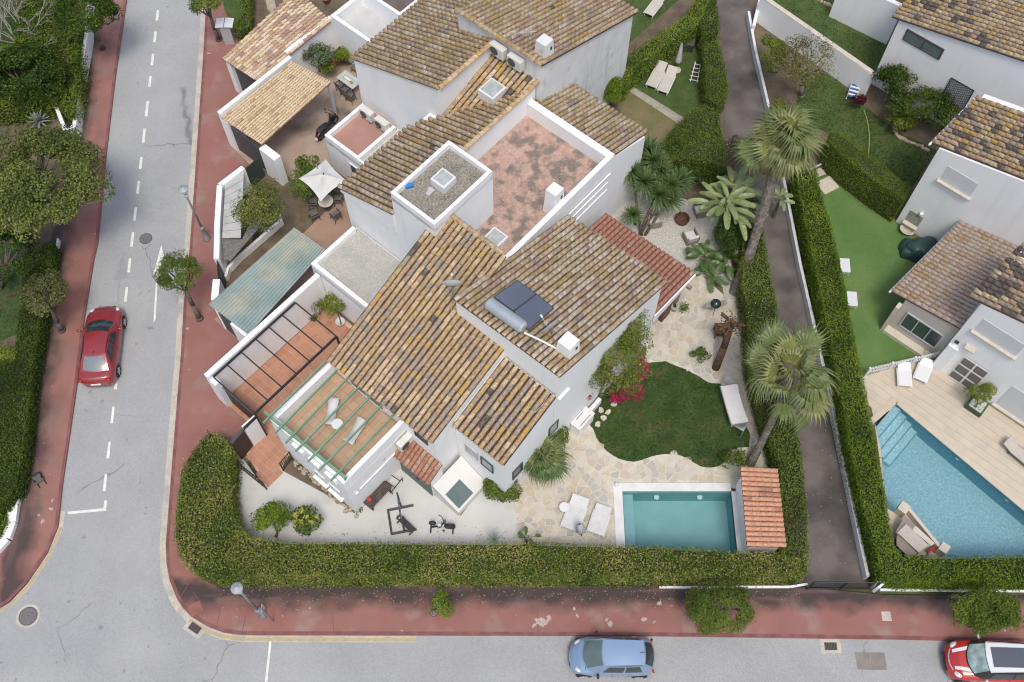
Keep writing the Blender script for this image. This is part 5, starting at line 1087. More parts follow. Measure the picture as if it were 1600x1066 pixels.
flowers('dusky magenta blossom against the white villa wall', [(918, 583, 2.6, .30), (910, 590, 2.6, .20), (921, 620, 1.8, .22), (935, 585, 2.6, .2), (992, 520, 3.6, .25), (995, 545, 3.0, .22), (950, 578, 3.0, .2)], leafmat('dusky_bracts', [(.10, .05, .03), (.35, .03, .10), (.30, .10, .10)], .8), .09, 120)
tree('thin bougainvillea tips reaching up over the tiled eave', (975, 520), (972, 512), 4.2, (.7, .8, .9), L_HEDGEG, 14, 70, .085, .3, name='climber', cat='shrub', r0=.03, z0=.02)
tree('green bush below the villa wall beside the white skylight annex', (790, 772), (785, 764), .9, (.95, .60, .7), L_MID, 20, 150, .095, .32, name='shrub', cat='shrub', r0=.05, extra=(L_LIME, .1, 1))
tree('dark green bush between the villa wall and the fan palm', (878, 690), (872, 684), 1.1, (.55, .75, .8), L_MID, 16, 150, .09, .3, name='shrub', cat='shrub', r0=.05, extra=(FALLEN, .05, .8))
tree('round leafy bush on the pale ground inside the hedge corner', (432, 838), (424, 812), 1.2, (.95, .85, .8), L_HEDGEG, 20, 120, .115, .34, name='shrub', cat='shrub', r0=.05, extra=(L_MID, .3, 1))
tree('yellow and green variegated shrub beside the round bush', (483, 835), (478, 811), 1.0, (.65, .62, .55), L_MID, 15, 75, .15, .3, name='shrub', cat='shrub', r0=.05)
flowers('yellow leaf rosettes on the variegated shrub', [(462, 805, 1.3, .16), (470, 815, 1.4, .14), (480, 808, 1.5, .16), (487, 815, 1.4, .14), (472, 798, 1.4, .14), (460, 818, 1.2, .14), (494, 806, 1.3, .12)], leafmat('yellow_leaves', [(.30, .33, .05), (.45, .45, .09), (.55, .52, .15)], .8), .16, 60, 'leaves', 'yellow_rosettes')
tree('feathery yellowing tree with bare arching limbs beside the alley top', (1252, 150), (1255, 95), 3.4, (2.3, 2.0, 1.3), leafmat('feathery_leaves', [(.05, .055, .022), (.10, .10, .045), (.15, .14, .07), (.20, .17, .10)], .6), 60, 60, .11, .45, shell=.3, limbs=26, bark=M('pale_bark', (.28, .24, .19), (.18, .15, .12), 8, .2))
tree('bright conifer-like shrub between the alley and the feathery tree', (1210, 110), (1206, 82), 1.8, (.75, 1.3, 1.1), L_HEDGEG, 24, 170, .10, .38, name='shrub', cat='shrub', extra=(L_LIME, .15, 1))
tree('green shrub behind the palm crown beside the alley', (1225, 200), (1222, 180), 1.6, (.9, 1.0, .9), L_MID, 18, 150, .10, .36, name='shrub', cat='shrub')
tree('dark tall bush against the top right villa below its long window', (1390, 160), (1395, 128), 1.9, (1.3, .95, 1.0), L_DARK, 28, 170, .105, .38, name='shrub', cat='shrub', extra=(L_MID, .3, 1))
tree('broad dark bush in front of the black trellis', (1450, 190), (1440, 165), 1.9, (1.9, 1.1, 1.0), L_DARK, 40, 170, .105, .4, name='shrub', cat='shrub', extra=(L_MID, .3, 1))
tree('bush at the corner of the middle right villa eave', (1480, 200), (1483, 188), 1.5, (.8, .9, .9), L_MID, 16, 150, .10, .36, name='shrub', cat='shrub')
tree('lime green shrub in front of the dark bushes on the right lawn', (1415, 205), (1410, 185), 1.0, (.95, .75, .6), L_LIME, 22, 90, .12, .3, name='shrub', cat='shrub', r0=.05)
tree('dark red leaved plant beside the blue striped chair', (1344, 168), (1341, 157), .8, (.38, .34, .5), L_RED, 8, 90, .13, .22, name='plant', cat='plant', r0=.03)
tree('round dark bush against the wall at the very top right', (1352, 20), (1350, 8), 1.0, (.8, .7, .7), L_MID, 18, 170, .10, .34, name='shrub', cat='shrub')
tree('loose climbing plant on the stained wall of the upper villa', (910, 140), (907, 125), 2.2, (.35, .55, 1.0), L_DRY, 12, 60, .09, .28, name='climber', cat='shrub', r0=.03, extra=(L_OLIVE, .4, 1))
tree('bright bushy climber at the lower corner of the upper villa', (955, 165), (958, 142), 1.5, (.75, .75, .9), L_HEDGEG, 22, 170, .10, .34, name='shrub', cat='shrub', extra=(L_LIME, .08, 1))
tree('dry flowering shrub with pale blooms between the shed roof and the alley', (1240, 850), (1240, 835), 1.4, (.75, 1.1, .8), L_DRY, 24, 100, .09, .36, name='shrub', cat='shrub', extra=(leafmat('pale_petals', [(.55, .35, .28), (.70, .55, .42)], .8), .05, 1.1))
tree('brownish flowering shrub beside the palm trunk at the alley', (1150, 215), (1150, 232), 1.5, (.7, .9, .7), L_DRY, 18, 80, .09, .34, name='shrub', cat='shrub', extra=(MATS['pale_petals'], .08, 1.1))
tree('young green plant in the middle of the flagstone patio', (1095, 562), (1093, 555), .5, (.5, .38, .35), L_MID, 9, 55, .12, .22, name='plant', cat='plant', r0=.02)
tree('leafy plants at the right end of the lawn by the pool shed', (1150, 722), (1148, 716), .6, (.75, .5, .4), L_MID, 14, 80, .11, .26, name='plant', cat='plant', r0=.03)
tree('lower shrubs under the banana leaves by the palm foot', (1140, 400), (1140, 372), 1.3, (.9, 1.3, .9), L_DARK, 24, 140, .12, .36, name='shrub', cat='shrub')
tree('dark shrubs behind the banana plants under the rounded hedge', (1100, 290), (1095, 275), 1.0, (1.8, .8, .7), L_DARK, 26, 150, .12, .38, name='shrub', cat='shrub')
tree('dark undergrowth between the yucca rosettes and the rounded hedge', (1060, 255), (1055, 240), 1.1, (1.3, .8, .8), L_DARK, 24, 150, .10, .36, name='shrub', cat='shrub', r0=.05)
tree('dense dark shrub beside the banana stems and the leaning palm trunk', (1165, 330), (1160, 318), 1.6, (.9, 1.2, .9), L_DARK, 24, 150, .10, .36, name='shrub', cat='shrub', r0=.05)
# rock border below the terrace
rb = thing('rock_border', 'rocky planted border along the foot of the terrace wall', 'rock border', P(-12, -1.5, 0)); RS = M('border_rock', (.42, .31, .23), (.50, .42, .33), 5, .2, 25, .95, .4, 12)
for k in range(46):
    t_ = k / 45; cx_, cy_ = 462 + (556 - 462) * t_ + random.uniform(-4, 4), 722 + (804 - 722) * t_ ** 1.0 + random.uniform(-4, 5); q = at(cx_, cy_); r = random.uniform(.09, .19)
    part_ = MB(); dirs = sph(14)
    part_.lathe([(r * .55, 0), (r, r * .35), (r * .8, r * .8), (0, r)], (0, 0, 0), 6, 1, .75)
    o = link('rock', mesh('rock', part_, RS, True), rb, (q[0] - rb.location[0], q[1] - rb.location[1], 0), (0, 0, random.uniform(0, 6)))
C = np.array([at(462 + 96 * t + random.gauss(3, 4), 718 + 82 * t + random.gauss(-2, 4), .2 + random.random() * .2) for t in np.linspace(0, 1, 900)])
wnp(rb, 'border_plants', leaf_quads(C, np.tile([0, 0, 1.0], (len(C), 1)), .10, .9), L_MID)
# bare branches, top left
br = thing('bare_tree', 'leafless grey tree in the top left garden', 'tree', at(35, 90, 0)); mb = MB()
def twig(p, d, L, r, dep):
    q = p + d * L; m = (p + q) / 2 + NR.normal(0, L * .06, 3); mb.path([tuple(p), tuple(m), tuple(q)], r, 5, r * .6)
    if dep:
        for _ in range(3):
            e = d + NR.normal(0, .42, 3); e[2] = abs(e[2]) * .7 + .1; e /= np.linalg.norm(e); twig(q, e, L * NR.uniform(.6, .85), r * .6, dep - 1)
for a in range(5):
    d = np.array([math.cos(a * 1.3 + .4) * .6, math.sin(a * 1.3) * .6, 1.0]); d /= np.linalg.norm(d); twig(np.array(at(38 + a * 4, 80, 0)), d, 1.3, .07, 4)
wpart(br, 'branches', mb, M('grey_bark_pale', (.34, .31, .27), (.24, .22, .19), 6, .2))

# ================================================================ palms and large leaves
def fan_leaf(name, n, R0, spread, droop, mat, width=.055, stiff=.6, pet=1.0, petr=.012, pmat=None, seed=0):
    """fan leaf: stalk along +x from the origin, blades spread from its tip"""
    rr = random.Random(seed); mb = MB(); mb.mi = 1
    mb.path([(0, 0, 0), (pet * .5, 0, pet * .06), (pet, 0, 0)], petr * 1.5, 4, petr); mb.mi = 0
    for k in range(n):
        a = (k / (n - 1) - .5) * spread; L = R0 * (1 - .25 * abs(k / (n - 1) - .5) * 2) * rr.uniform(.78, 1.08); ca, sa = math.cos(a), math.sin(a); pts = []
        for s in (.0, stiff, .82, 1.0):
            z = -droop * L * max(0, s - stiff * .7) ** 2 * 2.2 + .03 * math.cos(k * math.pi) * s; wd = width * (.35 + s * 1.6 if s <= stiff else 1.5 * (1 - s) + .05)
            x, y = pet + ca * L * s, sa * L * s; pts.append(((x + sa * wd, y - ca * wd, z - .012), (x, y, z + .012), (x - sa * wd, y + ca * wd, z - .012)))
        vs = [q for p in pts for q in p]; mb.add(vs, [(3 * i, 3 * i + 1, 3 * i + 4, 3 * i + 3) for i in range(3)] + [(3 * i + 1, 3 * i + 2, 3 * i + 5, 3 * i + 4) for i in range(3)])
    return mesh(name, mb, [mat, pmat or L_PALMY])
def set_dir(o, az, el, roll=0.0): o.rotation_euler = (roll, -el, az)
def palm(label, base_px, crown_px, zc, n, Rl, pet, leafmats, trunk_r, droop=.9, dead=30, elmin=-.5, elmax=1.25, name='fan_palm', nb=26, mul=1.0):
    b = np.array(at(*base_px, 0)); c = np.array(at(*crown_px, zc)); t = thing(name, label, 'palm tree', tuple(b))
    fm = [fan_leaf('frond', nb, Rl * s, sp, droop * dd, leafmats[i % len(leafmats)], pet=pet * pp, seed=i, width=.042 * mul) for i, (s, sp, dd, pp) in enumerate(((1, 4.1, 1, 1), (.92, 3.4, 1.5, 1.15), (1.05, 4.6, .7, .9), (.85, 3.0, 1.9, .75), (1.1, 3.9, 1.2, 1.2), (.95, 4.3, 1.7, 1)))]
    for i in range(n):
        el = elmin + (elmax - elmin) * ((i + .5) / n) ** .9; az = i * 2.399 + random.uniform(-.2, .2)
        o = link('frond', fm[random.randrange(6)], t, tuple(c - b)); set_dir(o, az + random.uniform(-.35, .35), el + random.uniform(-.28, .28), random.uniform(-.8, .8)); s = random.uniform(.70, 1.12); o.scale = (s, s, s)
    if dead:
        dm = [fan_leaf('dead_frond', 14, Rl * .8, 2.4, 1.4, L_PALMD, pet=pet * .5, seed=9 + i, pmat=L_PALMD) for i in range(2)]
        for i in range(dead):
            o = link('dead_frond', dm[i % 2], t, tuple(c - b + np.array([0, 0, -.15 - .9 * random.random()]))); set_dir(o, random.uniform(0, 6.28), random.uniform(-1.35, -.45), random.uniform(-.6, .6))
    mb = MB(); N_ = 26
    for i in range(N_):
        s0, s1 = i / N_, (i + 1) / N_; p = b + (c - b) * s0; q = b + (c - b) * s1; bend = lambda s: np.array([math.sin(s * math.pi) * .12, 0, 0]); r = trunk_r * (1.35 - .5 * min(1, s0 * 3)) if s0 < .33 else trunk_r * (.85 + .1 * s0)
        mb.tube(tuple(p + bend(s0)), tuple(q + bend(s1)), r * 1.06, r * .9, 10)
    wpart(t, 'trunk', mb, PTRUNK)
    hm = MB().lathe([(trunk_r * .9, -.6), (trunk_r * 1.5, -.2), (trunk_r * 1.2, .15), (0, .3)], tuple(c), 10); wpart(t, 'crownshaft', hm, PTRUNK); return t
palm('tall fan palm with a shaggy skirt of dead leaves, leaning over the alley', (1150, 458), (1222, 222), 6.6, 36, 1.30, .95, [L_PALM, L_PALM2, L_PALM], .28, dead=130, nb=22, mul=1.5, elmin=-.4, elmax=1.45)
palm('tall fan palm with long stalked leaves above the hammock and lawn', (1172, 724), (1232, 592), 5.2, 30, 1.12, 1.45, [L_PALM, L_PALM2, L_PALM], .19, dead=3, elmin=-.5, elmax=1.4, droop=1.0, nb=22, mul=1.45)
palm('low dense fan palm beside the villa wall and the patio', (848, 738), (845, 714), 1.3, 48, .95, .70, [L_PALM2, L_YUC, L_PALM, L_PALM2], .16, dead=5, elmin=-.1, elmax=1.4, nb=20, droop=.7, mul=1.15)
def rosette(root, loc, n, L, mat, wd=.035, elmin=-.35, name='leaf_rosette', droop=.5):
    mb = MB()
    for i in range(n):
        az = i * 2.399 + random.uniform(-.2, .2); el = elmin + (1.35 - elmin) * (i / n) ** 1.1; l = L * random.uniform(.8, 1.1); ca, sa = math.cos(az), math.sin(az); pts = []
        for s, w_ in ((0, .6), (.35, 1), (.75, .7), (1, .03)):
            r = math.cos(el) * l * s; z = math.sin(el) * l * s - droop * l * s * s * .5 * math.cos(el); pts.append(((loc[0] + ca * r + sa * wd * w_, loc[1] + sa * r - ca * wd * w_, loc[2] + z + .01), (loc[0] + ca * r - sa * wd * w_, loc[1] + sa * r + ca * wd * w_, loc[2] + z + .01)))
        mb.add([q for p in pts for q in p], [(2 * k, 2 * k + 1, 2 * k + 3, 2 * k + 2) for k in range(3)])
    return wpart(root, name, mb, mat)
yt = thing('yucca', 'many-headed yucca with spiky dark green rosettes beside the villa wall', 'yucca', at(985, 365, 0))
heads = [((1014, 236), 3.0), ((987, 268), 2.8), ((1007, 285), 2.7), ((1033, 268), 2.8), ((1048, 290), 2.5), ((1030, 305), 2.3), ((1022, 252), 3.1), ((1062, 282), 2.2), ((997, 250), 2.6), ((1045, 312), 2.0)]
for (x, y), z in heads: rosette(yt, at(x, y, z), 85, 1.02, L_YUC, wd=.044)
mb = MB()
for (x, y), z in heads[1:9:2]: mb.path([at(1002 + random.uniform(-4, 6), 368, 0), at((1004 + x) / 2, (365 + y) / 2 + 6, z * .5), at(x, y, z)], .09, 6, .05)
wpart(yt, 'trunk', mb, TRUNK, True)
y2 = thing('yucca', 'single low yucca rosette next to the red canopy roof', 'yucca', at(990, 345, 0)); rosette(y2, at(989, 336, 1.4), 80, .70, L_YUC); wpart(y2, 'trunk', MB().tube(at(992, 350, 0), at(989, 336, 1.4), .09, .07), TRUNK)
def broad_leaf(L, Wd, mat, seed, droop=.5):
    rr = random.Random(seed); mb = MB(); n = 13; R_ = lambda s: (L * (s - .12 * s * s * droop), L * (-.55 * droop * s * s))
    for side in (-1, 1):
        for i in range(n):
            s0, s1 = i / n, (i + 1) / n; g = rr.uniform(.0, .10) / n * (rr.random() < .6); sl = .10; w0 = Wd * math.sin(math.pi * min(1, .08 + s0 * .92)) ** .55 if s0 > 0 else Wd * .3; w1 = Wd * math.sin(math.pi * min(1, .08 + s1 * .92)) ** .55 if s1 < 1 else .01
            (x0, z0), (x1, z1) = R_(s0), R_(s1 - g); k = rr.uniform(-.04, .05); a0, b0 = R_(min(1, s0 + sl)); a1, b1 = R_(min(1.03, s1 + sl - g * 4))
            q = [(x0, 0, z0), (x1, 0, z1), (a1, side * w1, b1 + .30 * w1 + k * w1), (a0, side * w0, b0 + .30 * w0 + k * w0)]
            mb.add(q if side > 0 else q[::-1], [(0, 1, 2, 3)])
    mb.tube((-L * .5, 0, -L * .1), (0, 0, 0), .02, .014, 4); return mesh('leaf', mb, mat)
def broadplant(label, base_px, z, n, L, Wd, mats, elmin=.1, elmax=1.3, name='banana_plant', cat='banana plant', base_z=0.0, spread=.15):
    b = at(*base_px, base_z); t = thing(name, label, cat, b); lm = [broad_leaf(L * s, Wd, mats[i % len(mats)], i) for i, s in enumerate((1, .85, 1.1))]
    for i in range(n):
        az = i * 2.399 + random.uniform(-.3, .3); el = elmin + (elmax - elmin) * (i + .5) / n; s = random.uniform(.8, 1.1); ra = L * .45
        o = link('leaf', lm[i % 3], t, (math.cos(az) * math.cos(el) * ra + random.gauss(0, spread), math.sin(az) * math.cos(el) * ra + random.gauss(0, spread), z + math.sin(el) * ra * .6)); set_dir(o, az, el * .55, random.uniform(-.35, .35)); o.scale = (s, s, s)
    part(t, 'stem', MB().tube((0, 0, 0), (0, 0, z), .10, .07, 8), TRUNK); return t
broadplant('tall banana-like plant with pale torn leaves behind the fire pit', (1118, 365), 2.8, 30, 1.2, .17, [L_BAN, L_PALM2], -.1, 1.25)
broadplant('second banana-like plant with pale leaves nearer the alley hedge', (1138, 345), 2.7, 22, 1.15, .17, [L_BAN, L_PALM], -.2, 1.15)
broadplant('dark broad-leaved plant at the foot of the banana plants', (1100, 412), .5, 16, .85, .18, [L_BAND], .0, .9, 'broad_leaved_plant', 'plant')
broadplant('dark broad-leaved plant beside the leaning palm trunk', (1128, 410), .6, 14, .85, .18, [L_BAND], .0, .9, 'broad_leaved_plant', 'plant')
broadplant('dark broad-leaved plant nearest the patio under the banana plants', (1112, 432), .3, 12, .75, .17, [L_BAND], .0, .8, 'broad_leaved_plant', 'plant')
broadplant('pale-leaved plant with flowers poking over the alley hedge', (1208, 340), 1.7, 10, .6, .13, [L_BAN], .0, 1.0, 'broad_leaved_plant', 'plant')
broadplant('pair of dark heart-shaped leaves at the hedge by the patio corner', (822, 852), .9, 7, .4, .13, [L_BAND], .1, 1.0, 'broad_leaved_plant', 'plant')
ag = thing('agave', 'pale spiky agave at the end of the upper left hedge', 'agave', at(62, 192, 0)); rosette(ag, at(61, 190, .35), 36, .75, M('agave_leaf', (.22, .27, .22), (.30, .34, .28), 3, .1), .06, 0, 'leaf_rosette', .1)
a2 = thing('agave', 'small spiky plant poking from the gym floor side of the hedge', 'agave', at(772, 845, 0)); rosette(a2, at(772, 842, 1.0), 22, .45, MATS['agave_leaf'], .03, .1, 'leaf_rosette', .2)
# pruned trunk on the patio
pt = thing('pruned_tree', 'leafless pruned tree trunk standing at the right of the patio', 'tree', at(1118, 576, 0)); mb = MB(); b, c = at(1118, 576, 0), at(1143, 507, 2.7)
mb.path([b, tuple((np.array(b) + np.array(c)) / 2 + np.array([.03, 0, 0])), c], .20, 10, .16)
for k in range(9):
    d = sph(1)[0]; d[2] = abs(d[2]); mb.path([c, tuple(np.array(c) + d * .45), tuple(np.array(c) + d * .8 + NR.normal(0, .08, 3))], .11, 6, .06)
wpart(pt, 'trunk', mb, M('brown_bark', (.15, .085, .05), (.09, .055, .035), 7, .3, 20, .95, .5, 15), True)
C = np.array(c) + sph(260) * NR.uniform(.2, .75, (260, 1)); wnp(pt, 'dead_leaves', leaf_quads(C, sph(260), .13, .8), leafmat('rust_leaves', [(.12, .06, .03), (.22, .11, .06), (.30, .18, .10)], .8))

# stray leaves on the ground round the hedges
_p = []
for _ in range(900):
    k = random.random()
    if k < .45: x, y = random.uniform(340, 1250), 922 + abs(random.gauss(0, 16))
    elif k < .65: x, y = random.uniform(370, 940), 845 - abs(random.gauss(0, 14))
    elif k < .85: y = random.uniform(60, 800); x = 134 - .14 * y + abs(random.gauss(0, 16))
    else: x, y = random.uniform(1225, 1330), random.uniform(520, 900)
    _p.append(at(x, y, .03))
tag(link('fallen_leaves', npmesh('fallen_leaves', leaf_quads(np.array(_p), np.tile([0, 0, 1.0], (len(_p), 1)), .075, .3), 4, FALLEN)), kind='stuff')
for a, b in (((302, 925), (318, 948)), ((318, 948), (309, 962)), ((345, 945), (338, 985)), ((384, 962), (378, 990)), ((300, 905), (278, 938)), ((520, 955), (521, 992)), ((840, 935), (841, 993)), ((1130, 990), (1131, 996))):
    struct('pavement_joint', MB().wall(at(*a)[:2], at(*b)[:2], .03, .001, .0035), M('joint_dark', (.17, .085, .075), fine=.1))
# ================================================================ cars
def sm(xs, ys, x): return float(np.interp(x, xs, ys))
def patch(c00, c10, c11, c01, n=6, m=6, bul=(0, 0, 0), u0=0., u1=1., v0=0., v1=1., off=0.0, bow=(0, 0)):
    c = [np.array(q, float) for q in (c00, c10, c11, c01)]; bul = np.array(bul, float); nr = np.cross(c[1] - c[0], c[3] - c[0]); nr /= np.linalg.norm(nr); out = []
    for i in range(n + 1):
        row = []
        for j in range(m + 1):
            u, v = u0 + (u1 - u0) * i / n, v0 + (v1 - v0) * j / m
            p = (c[0] * (1 - u) + c[1] * u) * (1 - v) + (c[3] * (1 - u) + c[2] * u) * v + bul * 4 * u * (1 - u) * (.5 + .5 * math.sin(math.pi * v)) + np.array([(bow[0] * (1 - u) + bow[1] * u) * 4 * v * (1 - v), 0, 0]); row.append(tuple(p + nr * off))
        out.append(row)
    return out
def car(label, px, z, front_px, back_px, spec):
    c = at(*px, z); f, b = at(*front_px, z), at(*back_px, z); ang = math.atan2(f[1] - b[1], f[0] - b[0]); t = thing('parked_car', label, 'car', (c[0], c[1], -.12), ang, 'cars parked along the kerbs')
    L, Wd, Hh = spec['L'], spec['W'] / 2, spec['H']; paint = spec['paint']; g = spec
    S_ = np.concatenate([np.linspace(0, .12, 8), np.linspace(.14, .86, 22), np.linspace(.88, 1, 8)])
    rows = []
    for s in S_:
        x = (s - .5) * L; e = min(s / .10, (1 - s) / .13, 1.0); tap = math.sqrt(max(0, 1 - (1 - e) ** 2)) ** .8
        wb = Wd * (.66 + .34 * tap) * sm(*g['wid'], s); zc = sm(*g['deck'], s); zb = zc - .06; zc -= .10 * (1 - tap)
        zl = .22 + .08 * (1 - tap)
        half = [(0, zc + .02), (wb * .35, zc + .015), (wb * .65, zc), (wb * .86, zb - .0), (wb * .96, zb - .08), (wb, zb - .20), (wb * .99, (zb - .2 + zl) / 2), (wb * .97, zl + .05), (wb * .9, zl - .04)]
        cv = .26 * max(0, (s - .80) / .20) ** 1.2 - .16 * max(0, (.16 - s) / .16); rows.append([(x - cv * (y / Wd) ** 2, y, zz) for y, zz in reversed(half)] + [(x - cv * (y / Wd) ** 2, -y, zz) for y, zz in half[1:]])
    mb = MB().grid([r[::-1] for r in rows]); n = len(rows[0]); mb.add(rows[0], [tuple(range(n))]); mb.add(rows[-1], [tuple(range(n - 1, -1, -1))])
    part(t, 'body', mb, paint, True)
    x0, x1, x2, x3 = [(q - .5) * L for q in g['cab']]; zd0, zd3 = sm(*g['deck'], g['cab'][0]) - .02, sm(*g['deck'], g['cab'][3]) - .0; wb = Wd * .89; wt = Wd * g['tw']; bz = (zd0 + zd3) / 2 - .03
    A = [(x0, -wb * .86, zd0), (x0, wb * .86, zd0)]; B = [(x1, -wt * .92, Hh - .05), (x1, wt * .92, Hh - .05)]; C = [(x2, -wt, Hh - .04), (x2, wt, Hh - .04)]; D = [(x3, -wb * .90, zd3), (x3, wb * .90, zd3)]
    xm = (x1 + x2) / 2
    shell = MB().grid(patch(B[0], C[0], C[1], B[1], 6, 8, (0, 0, .055), bow=(-.05, .08)))
    part(t, 'roof', shell, g.get('roofm', paint), True)
    fr = MB(); fr.grid(patch(C[0], D[0], D[1], C[1], 5, 8, (0, 0, .045), bow=(.08, .26))); fr.grid(patch(A[0], B[0], B[1], A[1], 5, 8, (0, 0, .04), bow=(-.16, -.05)))
    for s in (0, 1):
        sg_ = 1 if s else -1; mA, mD = (x0 + .12, sg_ * wb * 1.0, bz), (x3 - .25, sg_ * wb * 1.03, bz)
        q = patch(mA, mD, C[s], B[s], 8, 5, (0, sg_ * .03, 0)) if not s else patch(mD, mA, B[s], C[s], 8, 5, (0, sg_ * .03, 0)); fr.grid([r for r in q])
        fr.add([A[s], mA, B[s]], [(0, 1, 2) if s else (2, 1, 0)]); fr.add([D[s], mD, C[s]], [(0, 1, 2) if not s else (2, 1, 0)])
    part(t, 'pillars', fr, g.get('pillar', paint), True)
    gl = g['glass']
    part(t, 'windscreen', MB().grid(patch(C[0], D[0], D[1], C[1], 5, 8, (0, 0, .045), .04, .93, .06, .94, .012, (.08, .26))), g.get('wsglass', gl), True)
    part(t, 'rear_window', MB().grid(patch(A[0], B[0], B[1], A[1], 5, 8, (0, 0, .04), .14, .90, .09, .91, .012, (-.16, -.05))), g.get('rglass', gl), True)
    for s in (0, 1):
        sg_ = 1 if s else -1; mA, mD = (x0 + .12, sg_ * wb * 1.0, bz), (x3 - .25, sg_ * wb * 1.03, bz)
        for (a0, a1) in g['side']:
            q = patch(mA, mD, C[s], B[s], 5, 4, (0, sg_ * .03, 0), a0, a1, .14, .88, .0); q = [[(x, y + sg_ * .014, z_ + .006) for x, y, z_ in r] for r in q]
            part(t, 'side_window', MB().grid(q if not s else q[::-1]), gl, True)
    tyre = M('tyre_rubber', (.02, .02, .021), fine=.1, rough=.85); rim = M('alloy_rim', (.55, .56, .58), fine=0, rough=.3, metal=.6)
    for sx in (g['ax'][0], g['ax'][1]):
        for sy in (-1, 1):
            wm = MB(); r = .315
            wo = link('wheel', mesh('wheel', MB().tube((0, -.10, 0), (0, .10, 0), r, r, 20), tyre), t, ((sx - .5) * L, sy * (Wd * sm(*g['wid'], sx) - .085), r))
            k = MB().tube((0, sy * .08, 0), (0, sy * .108, 0), r * .68, r * .64, 16)
            link('rim', mesh('rim', k, DGREY), wo); sp = MB()
            for a in range(5): th = a * 2 * math.pi / 5; sp.tube((0, sy * .115, 0), (math.cos(th) * r * .64, sy * .112, math.sin(th) * r * .64), .035, .03, 4)
            link('spokes', mesh('spokes', sp, rim), wo)
            part(t, 'wheel_arch', MB().tube(((sx - .5) * L, sy * (Wd * sm(*g['wid'], sx) - .06), r + .02), ((sx - .5) * L, sy * (Wd * sm(*g['wid'], sx) - .006), r + .02), r + .055, r + .045, 20), BLACK)
    hl = M('headlamp', (.75, .76, .74), (.55, .56, .56), 12, .1, 30, .12, spec=.8); tl = M('tail_lamp', (.42, .015, .012), fine=.05, rough=.2)
    for sy in (-1, 1):
        zf = sm(*g['deck'], .93); h = MB().lathe([(0, .05), (.12, .03), (.15, 0), (.12, -.05)], (0, 0, 0), 14, g['hl'][0], g['hl'][1]); o = link('headlight', mesh('headlight', h, hl, True), t, (L * g['hlx'] - .03, sy * Wd * .70, zf - .02), (-sy * .25, .30, -sy * .45))
        o = link('tail_light', mesh('tail_light', MB().lathe([(0, .05), (.11, .03), (.13, -.03)], (0, 0, 0), 10, .55, 1.3), tl, True), t, (-L * .472, sy * Wd * .72, sm(*g['deck'], .04) - .10), (0, -.9, sy * .5))
        o = link('wing_mirror', mesh('wing_mirror', MB().lathe([(0, -.07), (.08, -.06), (.10, 0), (.08, .06), (0, .07)], (0, 0, 0), 10, .7, 1.25), g.get('mir', paint), True), t, (x3 - .42, sy * (Wd + .09), bz + .12))
        part(t, 'door_handle', MB().box((x1 + .30 + .3 * 0, sy * (Wd * .985 - .0), bz - .12), (.16, .03, .03)), g.get('trim', paint))
    part(t, 'number_plate', MB().box((-L / 2 + .03, 0, .62), (.04, .5, .12), ry=.35), WPLAST); part(t, 'grille', MB().box((L / 2 - .06, 0, .42), (.10, Wd * .9, .14)), BLACK)
    part(t, 'bonnet_seam', MB().path([(x3 + .10, -Wd * .80, sm(*g['deck'], .80) + .0), (x3 + .14, 0, zd3 + .035), (x3 + .10, Wd * .80, sm(*g['deck'], .80) + .0)], .008, 4), BLACK)
    for sy in (-1, 1):
        for q in g['seams']:
            xs = (q - .5) * L; ww = Wd * sm(*g['wid'], q); part(t, 'door_seam', MB().path([(xs, sy * (ww * .97 + .012), bz - .04), (xs, sy * (ww + .008), bz - .2), (xs, sy * (ww * .99 + .008), .36)], .007, 4), BLACK)
        part(t, 'wiper', MB().tube((x3 - .03, sy * .30 - .25, zd3 + .05), (x3 - .20, sy * .30 + .22, zd3 + .15), .012, n=4), BLACK)
        part(t, 'roof_seam', MB().path([(B[0][0] + .05, sy * wt * .90, Hh - .035), ((B[0][0] + C[0][0]) / 2, sy * wt * .93, Hh - .005), (C[0][0] - .02, sy * wt * .95, Hh - .035)], .009, 4), BLACK)
    part(t, 'aerial', MB().tube((B[0][0] + .15, 0, Hh), (B[0][0] - .05, 0, Hh + .16), .012, n=5), BLACK)
    return t, (x0, x1, x2, x3), C, B
RP = M('red_car_paint', (.27, .03, .034), fine=0, rough=.32, coat=.8, spec=.6); BP = M('blue_car_paint', (.27, .38, .54), fine=0, rough=.30, metal=.35, coat=.7); MP = M('scarlet_car_paint', (.46, .03, .025), fine=0, rough=.28, coat=.8)
CG = M('car_glass', (.035, .045, .048), fine=0, rough=.06, spec=.9); CGB = M('rear_screen_glass', (.18, .215, .225), fine=0, rough=.1, spec=.8); CGM = M('screen_with_sunshade', (.42, .52, .49), (.20, .27, .26), 2.2, .1, 8, .2)
car('dark red saloon car parked on the left side of the road', (157.5, 537), .55, (166, 472), (149, 600), dict(L=4.60, W=1.86, H=1.38, paint=RP, glass=CG, rglass=CGB, wid=([0, .2, .5, .8, 1], [.97, 1, 1, .99, .95]), deck=([0, .03, .16, .3, .7, .9, 1], [.80, .98, 1.02, .98, .97, .82, .58]), cab=(.13, .30, .56, .72), tw=.66, side=((.10, .50), (.54, .90)), ax=(.19, .80), hl=(1.1, .6), hlx=.435, seams=(.42, .64)))
